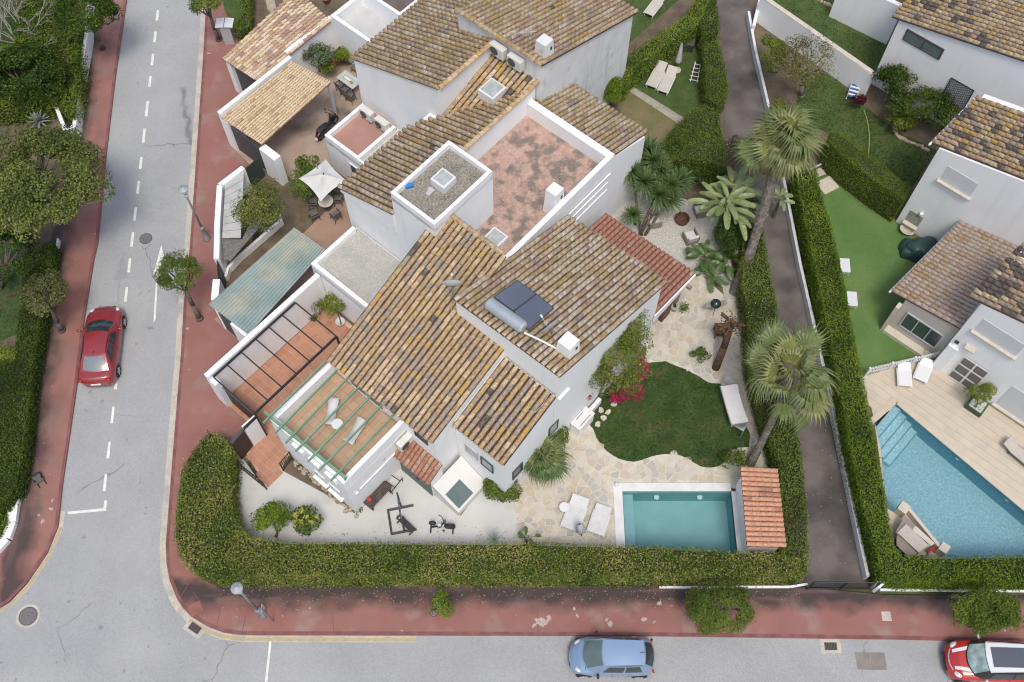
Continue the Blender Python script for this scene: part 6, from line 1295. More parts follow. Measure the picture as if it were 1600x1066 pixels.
bt, xs_, C_, B_ = car('metallic light blue hatchback parked on the bottom road', (955, 1025.5), .55, (888, 1025.5), (1021, 1026.5), dict(L=3.72, W=1.66, H=1.54, paint=BP, glass=CG, wsglass=GLASSG, rglass=CG, wid=([0, .2, .5, .8, 1], [.95, 1, 1, .98, .93]), deck=([0, .04, .2, .75, .88, 1], [.92, 1.0, 1.0, .99, .86, .62]), cab=(.035, .14, .60, .785), tw=.72, side=((.12, .44), (.48, .86)), ax=(.17, .82), hl=(1.25, .8), hlx=.40, mir=BLACK, seams=(.30, .50, .70)))
mt, xs_, C_, B_ = car('scarlet hatchback with white bonnet stripes and white roof at the right edge', (1549, 1033), .55, (1481, 1031), (1617, 1035), dict(L=3.98, W=1.78, H=1.55, paint=MP, roofm=M('white_car_paint', (.70, .71, .73), fine=0, rough=.3, coat=.6), pillar=BLACK, glass=CG, wsglass=CGM, wid=([0, .2, .5, .8, 1], [.96, 1, 1, .98, .93]), deck=([0, .04, .2, .72, .88, 1], [.95, 1.02, 1.02, 1.02, .93, .66]), cab=(.05, .14, .62, .745), tw=.74, side=((.08, .42), (.45, .88)), ax=(.17, .82), hl=(1.3, .95), hlx=.405, mir=WPLAST, seams=(.36, .68)))
part(mt, 'sunroof', MB().grid(patch((B_[0][0] + .1, -.42, 1.545), (C_[0][0] - .16, -.42, 1.55), (C_[0][0] - .16, .42, 1.55), (B_[0][0] + .1, .42, 1.545), 4, 4, (0, 0, .045))), M('sunroof_glass', (.10, .11, .135), fine=0, rough=.15), True)
for sy in (-1, 1):
    gp = []
    for s in np.linspace(.765, .93, 7):
        z_ = sm([0, .04, .2, .72, .88, 1], [.95, 1.02, 1.02, 1.02, .93, .66], s) + .016; y0, y1 = sy * (.56 - .14 * (s - .765) / .17), sy * (.40 - .12 * (s - .765) / .17); e_ = .0 if s < .9 else -.05 * (s - .9) / .03 * .3; gp.append([((s - .5) * 3.98, y0, z_ + e_), ((s - .5) * 3.98, y1, z_ + .004 + e_)])
    part(mt, 'bonnet_stripe', MB().grid(gp if sy < 0 else [r[::-1] for r in gp][::1]), M('white_stripe', (.72, .72, .72), fine=0, rough=.35))
part(mt, 'bonnet_trim', MB().path([(1.80, -.45, .80), (1.90, -.2, .80), (1.92, 0, .80), (1.90, .2, .80), (1.80, .45, .80)], .035, 6), M('chrome', (.75, .75, .76), fine=0, rough=.15, metal=.9))
# ================================================================ street furniture
def lamp(label, base_px, ang, H_=4.8):
    b = at(*base_px, 0); t = thing('street_lamp', label, 'street lamp', b, ang, 'street lamps')
    part(t, 'base', MB().lathe([(.20, 0), (.20, .08), (.13, .15), (.12, 1.0), (.15, 1.05), (.15, 1.12), (.07, 1.2)], (0, 0, 0), 12), GREY, True)
    part(t, 'pole', MB().tube((0, 0, 1.1), (0, 0, H_), .065, .05, 10), GREY, True); part(t, 'collar', MB().lathe([(.06, 0), (.11, .03), (.11, .12), (.06, .16)], (0, 0, H_ - .55), 10), LGREY, True)
    part(t, 'lamp_shade', MB().lathe([(.10, -.10), (.16, -.02), (.25, .06), (.26, .10), (.20, .15), (.12, .16), (.11, .20), (0, .22)], (0, 0, H_), 20), M('lamp_grey', (.33, .35, .37), (.4, .42, .44), 5, .05, 30, .4), True)
    part(t, 'globe', MB().lathe([(0, -.24), (.12, -.20), (.19, -.1), (.2, -.02)], (0, 0, H_), 14), M('lamp_globe', (.6, .62, .62), fine=0, rough=.3), True); return t
lamp('street lamp on the right pavement above the leaning round tree', (323.7, 373.5), 0, 4.5); lamp('street lamp on the bottom pavement at the corner of the front hedge', (411, 961.5), 1, 4.9)
b = at(427, 971, 0); t = thing('sign_post', 'thin road sign seen edge-on beside the bottom street lamp', 'road sign', b); part(t, 'post', MB().tube((0, 0, 0), (0, 0, 2.6), .035), GREY); part(t, 'sign_plate', MB().box((0, .0, 2.2), (.03, .42, .55)), LGREY)
for px, r, lab in (((228, 373), .33, 'round manhole cover in the road beside the lane arrow'), ((44, 963), .40, 'round manhole cover with a concrete ring at the bottom left junction')):
    x, y, _ = at(*px, -.12); t = thing('manhole_cover', lab, 'manhole cover', (x, y, -.12), 0, 'manhole covers'); part(t, 'frame', MB().lathe([(r * 1.06, .004), (r * 1.06, .012), (r * .9, .012)], (0, 0, 0), 28), DGREY)
    if r > .35: part(t, 'concrete_ring', MB().lathe([(r * 1.35, .003), (r * 1.35, .007), (0, .007)], (0, 0, 0), 28), GUT)
    part(t, 'lid', MB().lathe([(r * .96, .004), (r * .96, .016), (0, .018)], (0, 0, 0), 28), M('cast_iron', (.14, .135, .13), (.19, .18, .17), 14, .3, 40, .8, .5, 40))
for px, a, lab in (((304.5, 981.5), -.55, 'barred drain grate at the rounded kerb corner'), ((1298, 1010), 0, 'barred drain grate on the bottom road below the alley gate')):
    x, y, _ = at(*px, -.12); t = thing('drain_grate', lab, 'drain', (x, y, -.12), a, 'drain grates'); part(t, 'surround', MB().box((0, 0, .002), (.92, .62, .008)), GUT); part(t, 'pit', MB().box((0, 0, .005), (.56, .34, .008)), BLACK)
    for k in range(8): part(t, 'bar', MB().box((-.245 + k * .07, 0, .012), (.022, .34, .012)), M('rusty_iron', (.20, .16, .13), (.12, .1, .09), 9, .2))
t = thing('utility_cover', 'large two-leaf steel utility cover in the bottom road', 'utility cover', at(1361, 1033, -.12)); c = at(1361, 1033, -.12)
for q in ([(1336, 1020), (1359, 1020), (1361.5, 1047), (1340, 1046)], [(1360, 1020), (1382, 1020), (1386, 1047), (1362.5, 1047)]): wpart(t, 'cover_leaf', MB().prism(poly_at(q, -.12), -.117, -.104), M('brown_steel', (.27, .235, .20), (.22, .19, .165), 2, .12, 40, .7))
for px, s, a in (((306, 951), .55, .5), ((1385, 963), .42, 0)): link('pavement_hatch', mesh('pavement_hatch', MB().box((0, 0, .003), (s, s, .006)), M('hatch_red', (.25, .10, .08), (.3, .13, .1), 2, .1) if px[0] < 400 else GUT), None, at(*px, 0), (0, 0, a)); tag(bpy.context.scene.collection.objects[-1], 'square reddish hatch in the corner pavement' if px[0] < 400 else 'small grey square hatch in the bottom right pavement', 'hatch')
t = thing('folding_chair', 'small black folding chair lying on the left pavement', 'chair', at(62, 750, 0), -.9); part(t, 'seat', MB().box((0, 0, .25), (.42, .38, .04), ry=.5), BLACK); part(t, 'backrest', MB().box((-.22, 0, .28), (.40, .36, .03), ry=-.9), BLACK)
for sy in (-.17, .17): part(t, 'leg', MB().tube((-.2, sy, .03), (.42, sy, .06), .02), BLACK); part(t, 'leg', MB().tube((.2, sy, .4), (-.3, sy, .02), .02), BLACK)
t = thing('bin_shelter', 'small white-roofed meter shelter at the top of the right pavement', 'shelter', at(360, 66, 0), 0); part(t, 'roof_slab', MB().box((-.28, .1, 1.5), (.50, .75, .06), ry=-.1), WPLAST); part(t, 'roof_slab', MB().box((.26, .1, 1.5), (.50, .75, .06), ry=.1), WPLAST); part(t, 'cabinet', MB().box((0, 0, .7), (.6, .35, 1.4)), LGREY)
# alley gate
a, b = at(1260, 921, 0), at(1362, 922, 0); t = thing('gate', 'black barred gate closing the bottom end of the alley', 'gate', a); dx, dy = b[0] - a[0], b[1] - a[1]
for z in (.15, 1.35): part(t, 'rail', MB().tube((0, 0, z), (dx, dy, z), .03), BLACK)
for k in range(0, 31): part(t, 'bar', MB().tube((dx * k / 30, dy * k / 30, .05), (dx * k / 30, dy * k / 30, 1.35), .017 if k not in (0, 15, 30) else .045, n=6), BLACK)
# picket fence
a, b = at(1352, 586, 0), at(1458, 561, 0); t = thing('picket_fence', 'white picket fence between the artificial lawn and the pool terrace', 'fence', a); dx, dy = b[0] - a[0], b[1] - a[1]; an = math.atan2(dy, dx)
for z in (.25, .62): part(t, 'rail', MB().wall((0, 0), (dx, dy), .035, z, z + .07), WPLAST)
for k in range(25):
    s = k / 24; part(t, 'picket', MB().box((dx * s, dy * s, .42), (.075 if k % 8 else .11, .03 if k % 8 else .1, .82), rz=an), WPLAST)
# ================================================================ roof fittings
p = [onp(x, y, lambda u, v: zs(u, v) + .28) for x, y in ((772, 464), (808, 438), (838, 459), (802, 486))]; p_ = [onp(x, y, lambda u, v: zs(u, v) + .28) for x, y in ((803, 487), (839, 460), (865, 481.5), (826, 516))]
t = thing('solar_water_heater', 'silver water tank with two dark collector panels on the tiled roof', 'solar heater', P(-1, 1.5, 7.7))
for q in (p, p_):
    o = wpart(t, 'collector_panel', MB().add([tuple(x) for x in q] + [(x, y, z - .09) for x, y, z in q], [(3, 2, 1, 0), (4, 5, 6, 7), (0, 1, 5, 4), (1, 2, 6, 5), (2, 3, 7, 6), (3, 0, 4, 7)]), SOLAR)
    fm = MB()
    for i in range(4): fm.tube(q[i], q[(i + 1) % 4], .025, n=4)
    f = link('frame', mesh('frame', fm, DGREY), o)
A, B = at(764, 474, 8.75), at(816, 511, 8.75); d = np.array(B) - np.array(A); d /= np.linalg.norm(d)
wpart(t, 'tank', MB().tube(A, B, .30, .30, 24), STEEL, False); wpart(t, 'tank_cap', MB().tube(tuple(np.array(B) + d * .002), tuple(np.array(B) + d * .10), .29, .22, 20), M('tank_cap', (.42, .44, .46), fine=.05)); wpart(t, 'tank_cap', MB().tube(tuple(np.array(A) - d * .06), tuple(np.array(A) - d * .002), .22, .29, 20), MATS['tank_cap'])
for k in (.2, .8): q = np.array(A) * (1 - k) + np.array(B) * k; wpart(t, 'stand', MB().tube(tuple(q), (q[0], q[1], 8.2), .03).tube(tuple(q), (q[0] + CA * .5, q[1] + SA * .5, 8.1), .025), STEEL)
tag(link('roof_pipe', mesh('roof_pipe', MB().path([(*at(819, 520, 8.7)[:2], 8.7), (*at(845, 532, 8.5)[:2], 8.5), (*at(870, 545, 8.3)[:2], 8.3)], .05, 8), WPLAST)), 'white pipe from the water tank to the square chimney', 'pipe')
def dish(label, px, z, r, az, el):
    c = at(*px, z); t = thing('satellite_dish', label, 'satellite dish', c, az); m = MB(); prof = [(r * k / 5, .12 * r * (k / 5) ** 2 * 2) for k in range(6)]
    pts = [[(math.cos(a) * q, math.sin(a) * q, h) for a in [2 * math.pi * j / 24 for j in range(25)]] for q, h in prof]; ce, se = math.cos(el), math.sin(el)
    rot = lambda p: (p[0] * se + p[2] * ce, p[1], -p[0] * ce + p[2] * se + .5)
    m.grid([[rot(p) for p in row] for row in pts]); part(t, 'dish', m, M('dish_grey', (.55, .56, .57), (.48, .49, .5), 4, .05), True)
    part(t, 'arm', MB().tube(rot((r * .7, 0, .1)), rot((r * .3, 0, r * 1.1)), .02), LGREY); part(t, 'receiver', MB().tube(rot((r * .3, 0, r * 1.0)), rot((r * .25, 0, r * 1.25)), .045), WPLAST); part(t, 'mast', MB().tube((0, 0, -.3), (0, 0, .5), .035), GREY); return t
dish('smaller satellite dish at the corner where the two tiled roofs meet', (707, 455), 8.3, .46, 1.6, .25); dish('larger satellite dish on the tiled roof beside the solar panels', (862, 520), 8.3, .58, 2.3, .35)
def ac(label, px, z, rz, wd=.85, d=.34, h=.62):
    t = thing('air_conditioner', label, 'air conditioner', at(*px, z), rz, 'outdoor air conditioning units'); o = part(t, 'casing', MB().box((0, 0, h / 2), (wd, d, h)), M('ac_white', (.66, .65, .61), (.60, .59, .55), 3, .05), bev=.02)
    part(t, 'fan_grille', MB().tube((-wd * .16, -d / 2 - .004, h / 2), (-wd * .16, -d / 2 - .02, h / 2), h * .40, h * .38, 20), DGREY)
    for k in range(4): part(t, 'louvre', MB().box((wd * .33, -d / 2 - .01, h * .25 + k * h * .16), (wd * .2, .02, .02)), LGREY)
    for sx in (-1, 1): part(t, 'foot', MB().box((sx * wd * .35, 0, -.04), (.05, d * 1.1, .08)), DGREY)
    return t
RV = AL - math.pi / 2
ac('left one of two outdoor units on the small red roof terrace', (575, 184), 2.75, RV); ac('right one of two outdoor units on the small red roof terrace', (598, 200), 2.75, RV)
ac('upper outdoor unit hung on the stained parapet wall beside the skylight', (779, 86), 7.95, RV, .9, .36, .65); ac('lower outdoor unit hung on the stained parapet wall beside the skylight', (806, 104), 7.9, RV, .9, .36, .65)
ac('outdoor unit above the small tiled canopy of the grey door', (634, 694), 2.75, AL)
t = thing('tv_antenna', 'white television antenna on the upper tiled roof beside the chimney', 'antenna', at(826, 66, 8.6)); part(t, 'mast', MB().tube((0, 0, 0), (0, 0, .8), .02), LGREY); part(t, 'boom', MB().tube((-.7, -.1, .7), (.4, .05, .7), .018), LGREY)
for k in range(8): part(t, 'element', MB().tube((-.65 + k * .13, -.22, .7), (-.65 + k * .13, .2, .7), .010, n=4), LGREY)
tag(link('roof_cable', mesh('roof_cable', MB().path([onp(x, y, lambda u, v: zm(u, v) + .14) for x, y in ((706, 480), (703, 500), (716, 515), (735, 526), (755, 532), (775, 538))], .012, 4), CREAM)), 'thin pale cable lying across the main tiled roof', 'cable')
tag(link('roof_cable', mesh('roof_cable', MB().path([onp(x, y, lambda u, v: z3(u, v) + .14) for x, y in ((812, 655), (816, 645), (826, 642), (836, 645), (848, 632), (860, 612))], .012, 4), LGREY)), 'thin looping cable on the lower tiled roof near its right edge', 'cable')
# ================================================================ garden furniture
def lounger(label, px, rz, z=.0, mat=CUSH, L=1.9, W_=.62, kind=0, frame=WPLAST, group='sun loungers', back=.35):
    t = thing('sun_lounger', label, 'sun lounger', at(*px, z), rz, group)
    part(t, 'seat', MB().box((L * .13, 0, .30), (L * .66, W_, .07)), mat, bev=.02); part(t, 'backrest', MB().box((-L * .34, 0, .30 + L * .15 * math.sin(back)), (L * .34, W_, .06), ry=back), mat, bev=.02)
    for sx, sy in ((-.25, -1), (-.25, 1), (.42, -1), (.42, 1)): part(t, 'leg', MB().box((L * sx, sy * W_ * .44, .14), (.05, .05, .28)), frame)
    for sy in (-1, 1): part(t, 'side_rail', MB().box((L * .1, sy * (W_ / 2 + .02), .27), (L * .75, .04, .05)), frame)
    return t
def rot_px(a, b, z=0): p, q = at(*a, z), at(*b, z); return math.atan2(q[1] - p[1], q[0] - p[0])
lounger('white cushioned lounger beside the round side table and folded parasol', (898, 806), rot_px((905, 785), (890, 826)), 0, CUSH, 1.75, .85); lounger('plain white flat lounger next to the pool coping', (936, 816), rot_px((942, 795), (928, 838)), 0, CUSH, 1.5, .78, back=.05)
lounger('left one of two white mesh loungers on the ladder lawn', (1025, 124), rot_px((1034, 105), (1014, 143)), 0, M('mesh_beige', (.56, .53, .47), (.52, .49, .44), 4, .05), 1.95, .62, back=.5); lounger('right one of two white mesh loungers on the ladder lawn', (1042, 132), rot_px((1051, 112), (1032, 152)), 0, MATS['mesh_beige'], 1.95, .62, back=.5)
lounger('single grey lounger on the small lawn at the top of the picture', (1022, 15), rot_px((1032, 2), (1012, 28)), 0, MATS['mesh_beige'], 1.8, .60, back=.1)
lounger('left white moulded lounger in front of the picket fence', (1410, 590), rot_px((1409, 572), (1411, 602)), 0, WPLAST, 1.35, .66, back=.35); lounger('right white moulded lounger in front of the picket fence', (1440, 583), rot_px((1446, 568), (1434, 598)), 0, WPLAST, 1.35, .66, back=.35)
lounger('beige lounger at the right edge of the pool terrace', (1592, 714), rot_px((1570, 697), (1612, 732)), 0, BEIGE, 1.9, .62, frame=DGREY)
for px, a, lab in (((520, 648), rot_px((518, 668), (525, 634), 3.5), 'left white curved lounger on the roof terrace under green beams'), ((557, 678), rot_px((545, 692), (565, 662), 3.5), 'right white curved lounger on the roof terrace under green beams')):
    t = thing('sun_lounger', lab, 'sun lounger', at(*px, 3.53), a, 'white loungers on the roof terrace'); pts = []
    for i in range(9):
        s = i / 8; x = -.65 + 1.3 * s; z = .22 + .28 * abs(s - .42) ** 1.6 * 2; w_ = .27 - .07 * math.sin(math.pi * s); pts.append([(x, -w_, z), (x, w_, z)])
    g_ = MB().grid(pts); o = part(t, 'seat', g_, CUSH, True); so_ = o.modifiers.new('t', 'SOLIDIFY'); so_.thickness = .06
    for sx in (-.4, .4):
        for sy in (-.2, .2): part(t, 'leg', MB().tube((sx, sy, 0), (sx * .6, sy * .8, .22), .015), WOOD)
def rtable(label, px, z, r, h, mat, n=24, legm=None, group=None, cat='table'):
    t = thing('round_table', label, cat, at(*px, z), 0, group); part(t, 'tabletop', MB().lathe([(r * .9, h - .03), (r, h - .02), (r, h), (0, h + .003)], (0, 0, 0), n), mat); part(t, 'leg', MB().tube((0, 0, 0), (0, 0, h - .03), .035), legm or DGREY)
    part(t, 'foot', MB().lathe([(r * .5, 0), (r * .5, .02), (.04, .05)], (0, 0, 0), 14), legm or DGREY); return t
rtable('small round white table between the two roof terrace loungers', (529, 668), 3.53, .26, .42, WPLAST); rtable('small round white side table left of the poolside loungers', (881, 797), 0, .24, .45, WPLAST, legm=WPLAST)
rtable('round cream table under the edge of the square parasol', (512, 326), 0, .42, .72, CREAM)
def chair(label, px, rz, mat=DGREY, z=0, group='metal garden chairs round the cream table'):
    t = thing('garden_chair', label, 'chair', at(*px, z), rz, group); part(t, 'seat', MB().box((0, 0, .43), (.46, .46, .03)), mat); part(t, 'backrest', MB().box((-.25, 0, .68), (.03, .44, .42), ry=-.15), mat)
    for sx, sy in ((-.2, -.2), (-.2, .2), (.2, -.2), (.2, .2)): part(t, 'leg', MB().tube((sx * 1.15, sy * 1.15, 0), (sx, sy, .43), .016), BLACK)
    for sy in (-.24, .24): part(t, 'armrest', MB().box((0, sy, .62), (.42, .04, .025)), BLACK)
    return t
CM = M('chair_mesh', (.13, .115, .105), (.17, .15, .14), 9, .1)
chair('metal chair at the near left of the cream table', (492, 342), math.atan2(.6, 1), CM); chair('metal chair at the near right of the cream table', (526, 343), 2.3, CM); chair('metal chair right of the cream table by the wall', (530, 318), 3.1, CM)
chair('metal chair left of the cream table under the parasol edge', (491, 322), 0, CM); chair('metal chair behind the cream table under the parasol', (515, 308), -1.7, CM)
# square parasol
c = at(506, 300, 0); t = thing('parasol', 'large open square parasol in off-white canvas over the dining corner', 'parasol', c); H_ = 2.6; top = np.array(at(505.5, 272, H_)); cor = [np.array(at(*p, 2.05)) for p in ((509, 249), (542, 283), (501, 315), (467, 279))]
mb = MB()
for i in range(4):
    a, b = cor[i], cor[(i + 1) % 4]; e = (a + b) / 2 + (top - (a + b) / 2) * .12; e[2] = 2.12; g_ = []
    for s in range(7):
        u = s / 6; edge = a * (1 - u) + b * u; bow = 4 * u * (1 - u); edge = edge + (top - edge) * .10 * bow; edge[2] = 2.05 + .06 * bow; g_.append([tuple(top * (1 - v) + edge * v - np.array([0, 0, .10 * math.sin(math.pi * v) * bow])) for v in [k / 5 for k in range(6)]])
    mb.grid(g_)
wpart(t, 'canopy', mb, M('canvas_white', (.68, .67, .65), (.62, .61, .59), 2, .04), True); part(t, 'pole', MB().tube((0, 0, 0), (0, 0, 2.5), .03), GREY); wpart(t, 'finial', MB().lathe([(.05, 0), (.03, .08), (0, .1)], tuple(top), 8), DGREY)
for k in cor: wpart(t, 'rib', MB().tube(tuple(top - np.array([0, 0, .06])), tuple(k - np.array([0, 0, .02])), .014, n=5), GREY)
def closed_parasol(label, px, h=2.0, r=.17, lean=(0, 0), base=True):
    t = thing('closed_parasol', label, 'parasol', at(*px, 0)); n = 16; rows = []
    for z, rr in ((.75, r), (.9, r * 1.05), (1.4, r * .75), (h, .05)): rows.append([(math.cos(2 * math.pi * k / n) * rr * (1.15 if k % 2 else .75) + lean[0] * z, math.sin(2 * math.pi * k / n) * rr * (1.15 if k % 2 else .75) + lean[1] * z, z) for k in range(n + 1)])
    part(t, 'canopy', MB().grid(rows), M('canvas_grey', (.60, .58, .60), (.54, .52, .54), 3, .05), True); part(t, 'pole', MB().tube((0, 0, 0), (lean[0] * (h + .1), lean[1] * (h + .1), h + .1), .022), DGREY)
    if base: part(t, 'base', MB().lathe([(.26, 0), (.26, .05), (.05, .08)], (0, 0, 0), 18), CREAM)
    return t
closed_parasol('closed white parasol behind the two mesh loungers', (1057, 110), 2.3); closed_parasol('closed striped grey parasol at the foot of the poolside lounger', (909, 838), 1.6, .2, (-.12, .05), False)
# dining table in the courtyard
c = at(548, 138, 0); t = thing('dining_table', 'long glass-topped dining table in the narrow courtyard', 'table', c, RV); part(t, 'tabletop', MB().box((0, 0, .74), (1.35, .75, .03)), M('table_glass', (.48, .53, .51), (.54, .58, .56), 2, 0, rough=.2)); part(t, 'inlay', MB().box((0, 0, .757), (.8, .26, .006)), GREY); part(t, 'inlay_centre', MB().box((0, 0, .762), (.72, .18, .006)), WPLAST)
for sx in (-.55, .55):
    for sy in (-.3, .3): part(t, 'leg', MB().box((sx, sy, .36), (.05, .05, .72)), BLACK)
q = at(549, 130, .78); tag(link('flower_pot', mesh('flower_pot', MB().lathe([(.06, 0), (.10, .12), (.08, .12), (.05, .04)], (0, 0, 0), 12), M('mustard_pot', (.45, .33, .04), fine=.1)), None, q), 'mustard yellow pot standing on the glass dining table', 'pot')
for k, (px, a) in enumerate((((534, 142), .0), ((541, 150), .1), ((549, 158), .2), ((557, 112), 3.2))): chair(['dark metal dining chair nearest the scooter side', 'dark metal dining chair second along the table', 'dark metal dining chair at the near end of the dining table', 'dark metal dining chair on the wall side of the table'][k], px, AL + a, CM, group='dark chairs round the dining table')
tag(link('trough', mesh('trough', MB().box((0, 0, .2), (.9, .35, .4)), TCOTTA), None, at(526, 97, 0), (0, 0, AL)), 'terracotta planting trough under the courtyard shrubs', 'planter')
# scooter
c = at(513, 205, 0); t = thing('motor_scooter', 'black maxi scooter parked beside the tiled carport', 'scooter', c, rot_px((500, 212), (527, 180), .5)); BP_ = M('scooter_black', (.018, .018, .02), fine=0, rough=.25, coat=.5)
for x in (-.68, .72): part(t, 'wheel', MB().tube((x, -.07, .27), (x, .07, .27), .27, n=18), MATS['tyre_rubber']); part(t, 'rim', MB().tube((x, -.075, .27), (x, .075, .27), .14, n=12), GREY)
part(t, 'rear_body', MB().grid([[(x, y * w_, z) for y, z in ((-1, .35), (-1, h * .9), (-.5, h), (.5, h), (1, h * .9), (1, .35))] for x, w_, h in ((-1.0, .10, .55), (-.8, .17, .72), (-.4, .2, .72), (0, .17, .60))]), BP_, True)
part(t, 'seat', MB().grid([[(x, y * w_, z) for y, z in ((-1, h - .08), (-.8, h), (.8, h), (1, h - .08))] for x, w_, h in ((-.85, .12, .84), (-.6, .18, .86), (-.3, .17, .78), (.05, .10, .72))]), M('seat_vinyl', (.03, .03, .032), fine=.05, rough=.6), True)
part(t, 'footboard', MB().box((.2, 0, .38), (.5, .34, .12)), BP_, bev=.03); part(t, 'front_fairing', MB().grid([[(x, y * w_, z) for y in (-1, -.5, 0, .5, 1)] for x, w_, z in ((.42, .17, .35), (.55, .22, .7), (.52, .18, 1.0), (.45, .10, 1.08))]), BP_, True)
part(t, 'front_mudguard', MB().box((.72, 0, .5), (.4, .14, .08), ry=.2), BP_, bev=.03); part(t, 'fork', MB().tube((.55, 0, .8), (.72, 0, .27), .04), GREY); part(t, 'handlebar', MB().tube((.42, -.36, 1.02), (.48, 0, 1.05), .02).tube((.48, 0, 1.05), (.42, .36, 1.02), .02), BLACK)
for sy in (-1, 1): part(t, 'mirror', MB().box((.5, sy * .34, 1.2), (.03, .14, .09)), BP_); part(t, 'mirror_stem', MB().tube((.45, sy * .25, 1.03), (.5, sy * .34, 1.18), .01), BLACK)
part(t, 'windshield', MB().box((.56, 0, 1.18), (.02, .34, .3), ry=-.4), GLASSD); part(t, 'tail_light', MB().box((-1.02, 0, .6), (.03, .16, .07)), MATS['tail_lamp']); part(t, 'number_plate', MB().box((-1.08, 0, .42), (.02, .2, .16), ry=.3), WPLAST)
# ladder rack, storage box, tarpaulin
c = at(1084, 128, 0); t = thing('ladder', 'white folding ladder standing on the grass by the alley hedge', 'ladder', c, rot_px((1080, 130), (1088, 94)));
for sy in (-.2, .2): part(t, 'rail', MB().tube((-.1, sy, .1), (1.05, sy * .8, .55), .028), WPLAST)
for k in range(5): part(t, 'rung', MB().tube((.0 + k * .23, -.3 + .02 * k, .14 + k * .09), (.0 + k * .23, .3 - .02 * k, .14 + k * .09), .022), WPLAST)
t = thing('storage_box', 'dark brown garden storage box under the diagonal hedge', 'box', at(1068, 75, 0), -.25); part(t, 'body', MB().box((0, 0, .28), (1.15, .55, .56)), M('dark_resin', (.055, .05, .048), fine=.1)); part(t, 'lid', MB().box((0, 0, .59), (1.2, .6, .05)), M('resin_lid', (.09, .085, .085), fine=.08), bev=.01)
def lumpy(name, label, cat, px, z, rad, mat, seed, n=40, m=18, zs_=1.0):
    rr = np.random.default_rng(seed); c = at(*px, z); t = thing(name, label, cat, c); ph = rr.uniform(0, 6.28, 8); rows = []
    for j in range(m + 1):
        el = math.pi / 2 * j / m; row = []
        for i in range(n + 1):
            a = 2 * math.pi * i / n; r = 1 + .09 * math.sin(3 * a + ph[0]) + .05 * math.sin(7 * a + ph[1] + el * 2) + .035 * math.sin(13 * a + ph[2]) * math.cos(el); ce = math.cos(el) ** .6
            row.append((math.cos(a) * ce * rad[0] * r, math.sin(a) * ce * rad[1] * r, math.sin(el) ** .8 * rad[2] * (1 + .08 * math.sin(2 * a + ph[3]) * math.cos(el))))
        rows.append(row)
    part(t, 'cover', MB().grid(rows), mat, True); return t
lumpy('tarpaulin', 'crumpled green tarpaulin heaped on the brown storage box', 'tarpaulin', (1072, 52), .35, (.45, .35, .35), M('green_tarp', (.05, .16, .09), (.09, .22, .13), 5, .2, 20, .5, .4, 8), 3)
lumpy('covered_furniture', 'garden furniture hidden under a dark green cover by the villa wall', 'covered furniture', (1440, 395), 0, (1.0, .80, .85), DTARP, 5)
lumpy('covered_furniture', 'smaller dark green covered heap at the left of the big cover', 'covered furniture', (1421, 392), 0, (.65, .6, .55), DTARP, 8)
# barbecue, fire pit, patio seats
c = at(1114, 487, 0); t = thing('barbecue', 'black kettle barbecue with side shelves on the patio', 'barbecue', c, .4); part(t, 'kettle', MB().lathe([(0, .62), (.18, .66), (.27, .78), (.28, .84), (.27, .90), (.18, 1.02), (.05, 1.07), (0, 1.07)], (0, 0, 0), 24), M('enamel', (.02, .035, .04), fine=0, rough=.2, coat=.5), True)
for a in range(3): part(t, 'leg', MB().tube((math.cos(a * 2.1) * .15, math.sin(a * 2.1) * .15, .7), (math.cos(a * 2.1) * .3, math.sin(a * 2.1) * .3, 0), .015), BLACK)
for sx in (-.42, .42): part(t, 'side_shelf', MB().box((sx, -sx * .2, .78), (.32, .28, .03)), WOODG)
part(t, 'handle', MB().box((0, 0, 1.1), (.14, .03, .04)), BLACK)
c = at(1065, 345, 0); t = thing('fire_pit', 'round rusty fire pit on the white gravel', 'fire pit', c); part(t, 'bowl', MB().lathe([(.36, 0), (.40, .22), (.42, .25), (.36, .25), (.30, .10), (0, .06)], (0, 0, 0), 28), RUST)
for k in range(4): part(t, 'log', MB().tube((-.2 + .05 * k, -.15 + .08 * k, .12), (.2 - .06 * k, .12 - .05 * k, .16), .04), WOOD)
def armchair(label, px, rz, mat=CUSH, frame=WOODG, w_=.68):
    t = thing('armchair', label, 'armchair', at(*px, 0), rz, 'armchairs round the fire pit'); part(t, 'frame', MB().box((0, 0, .14), (w_, w_, .24)), frame); part(t, 'cushion', MB().box((.03, 0, .33), (w_ * .85, w_ * .8, .14)), mat, bev=.03); part(t, 'back_cushion', MB().box((-w_ * .42, 0, .5), (.14, w_ * .85, .42), ry=-.15), mat, bev=.03)
    for sy in (-1, 1): part(t, 'armrest', MB().box((0, sy * w_ * .5, .42), (w_, .06, .3)), frame)
armchair('white cushioned armchair between the yucca trunks and fire pit', (1021, 350), .2); armchair('white cushioned armchair on the near side of the fire pit', (1078, 375), 1.9); armchair('white cushioned armchair half hidden behind the banana plant', (1094, 333), 3.4)
c = at(1122, 522, 0); t = thing('wooden_table', 'small brown wooden table with shelves beside the pruned tree', 'table', c, 0); part(t, 'tabletop', MB().box((0, 0, .62), (.55, .6, .05)), WOOD)
for sx in (-.22, .22):
    for sy in (-.25, .25): part(t, 'leg', MB().box((sx, sy, .3), (.05, .05, .6)), WOOD)
part(t, 'shelf', MB().box((0, 0, .25), (.48, .5, .03)), WOOD)
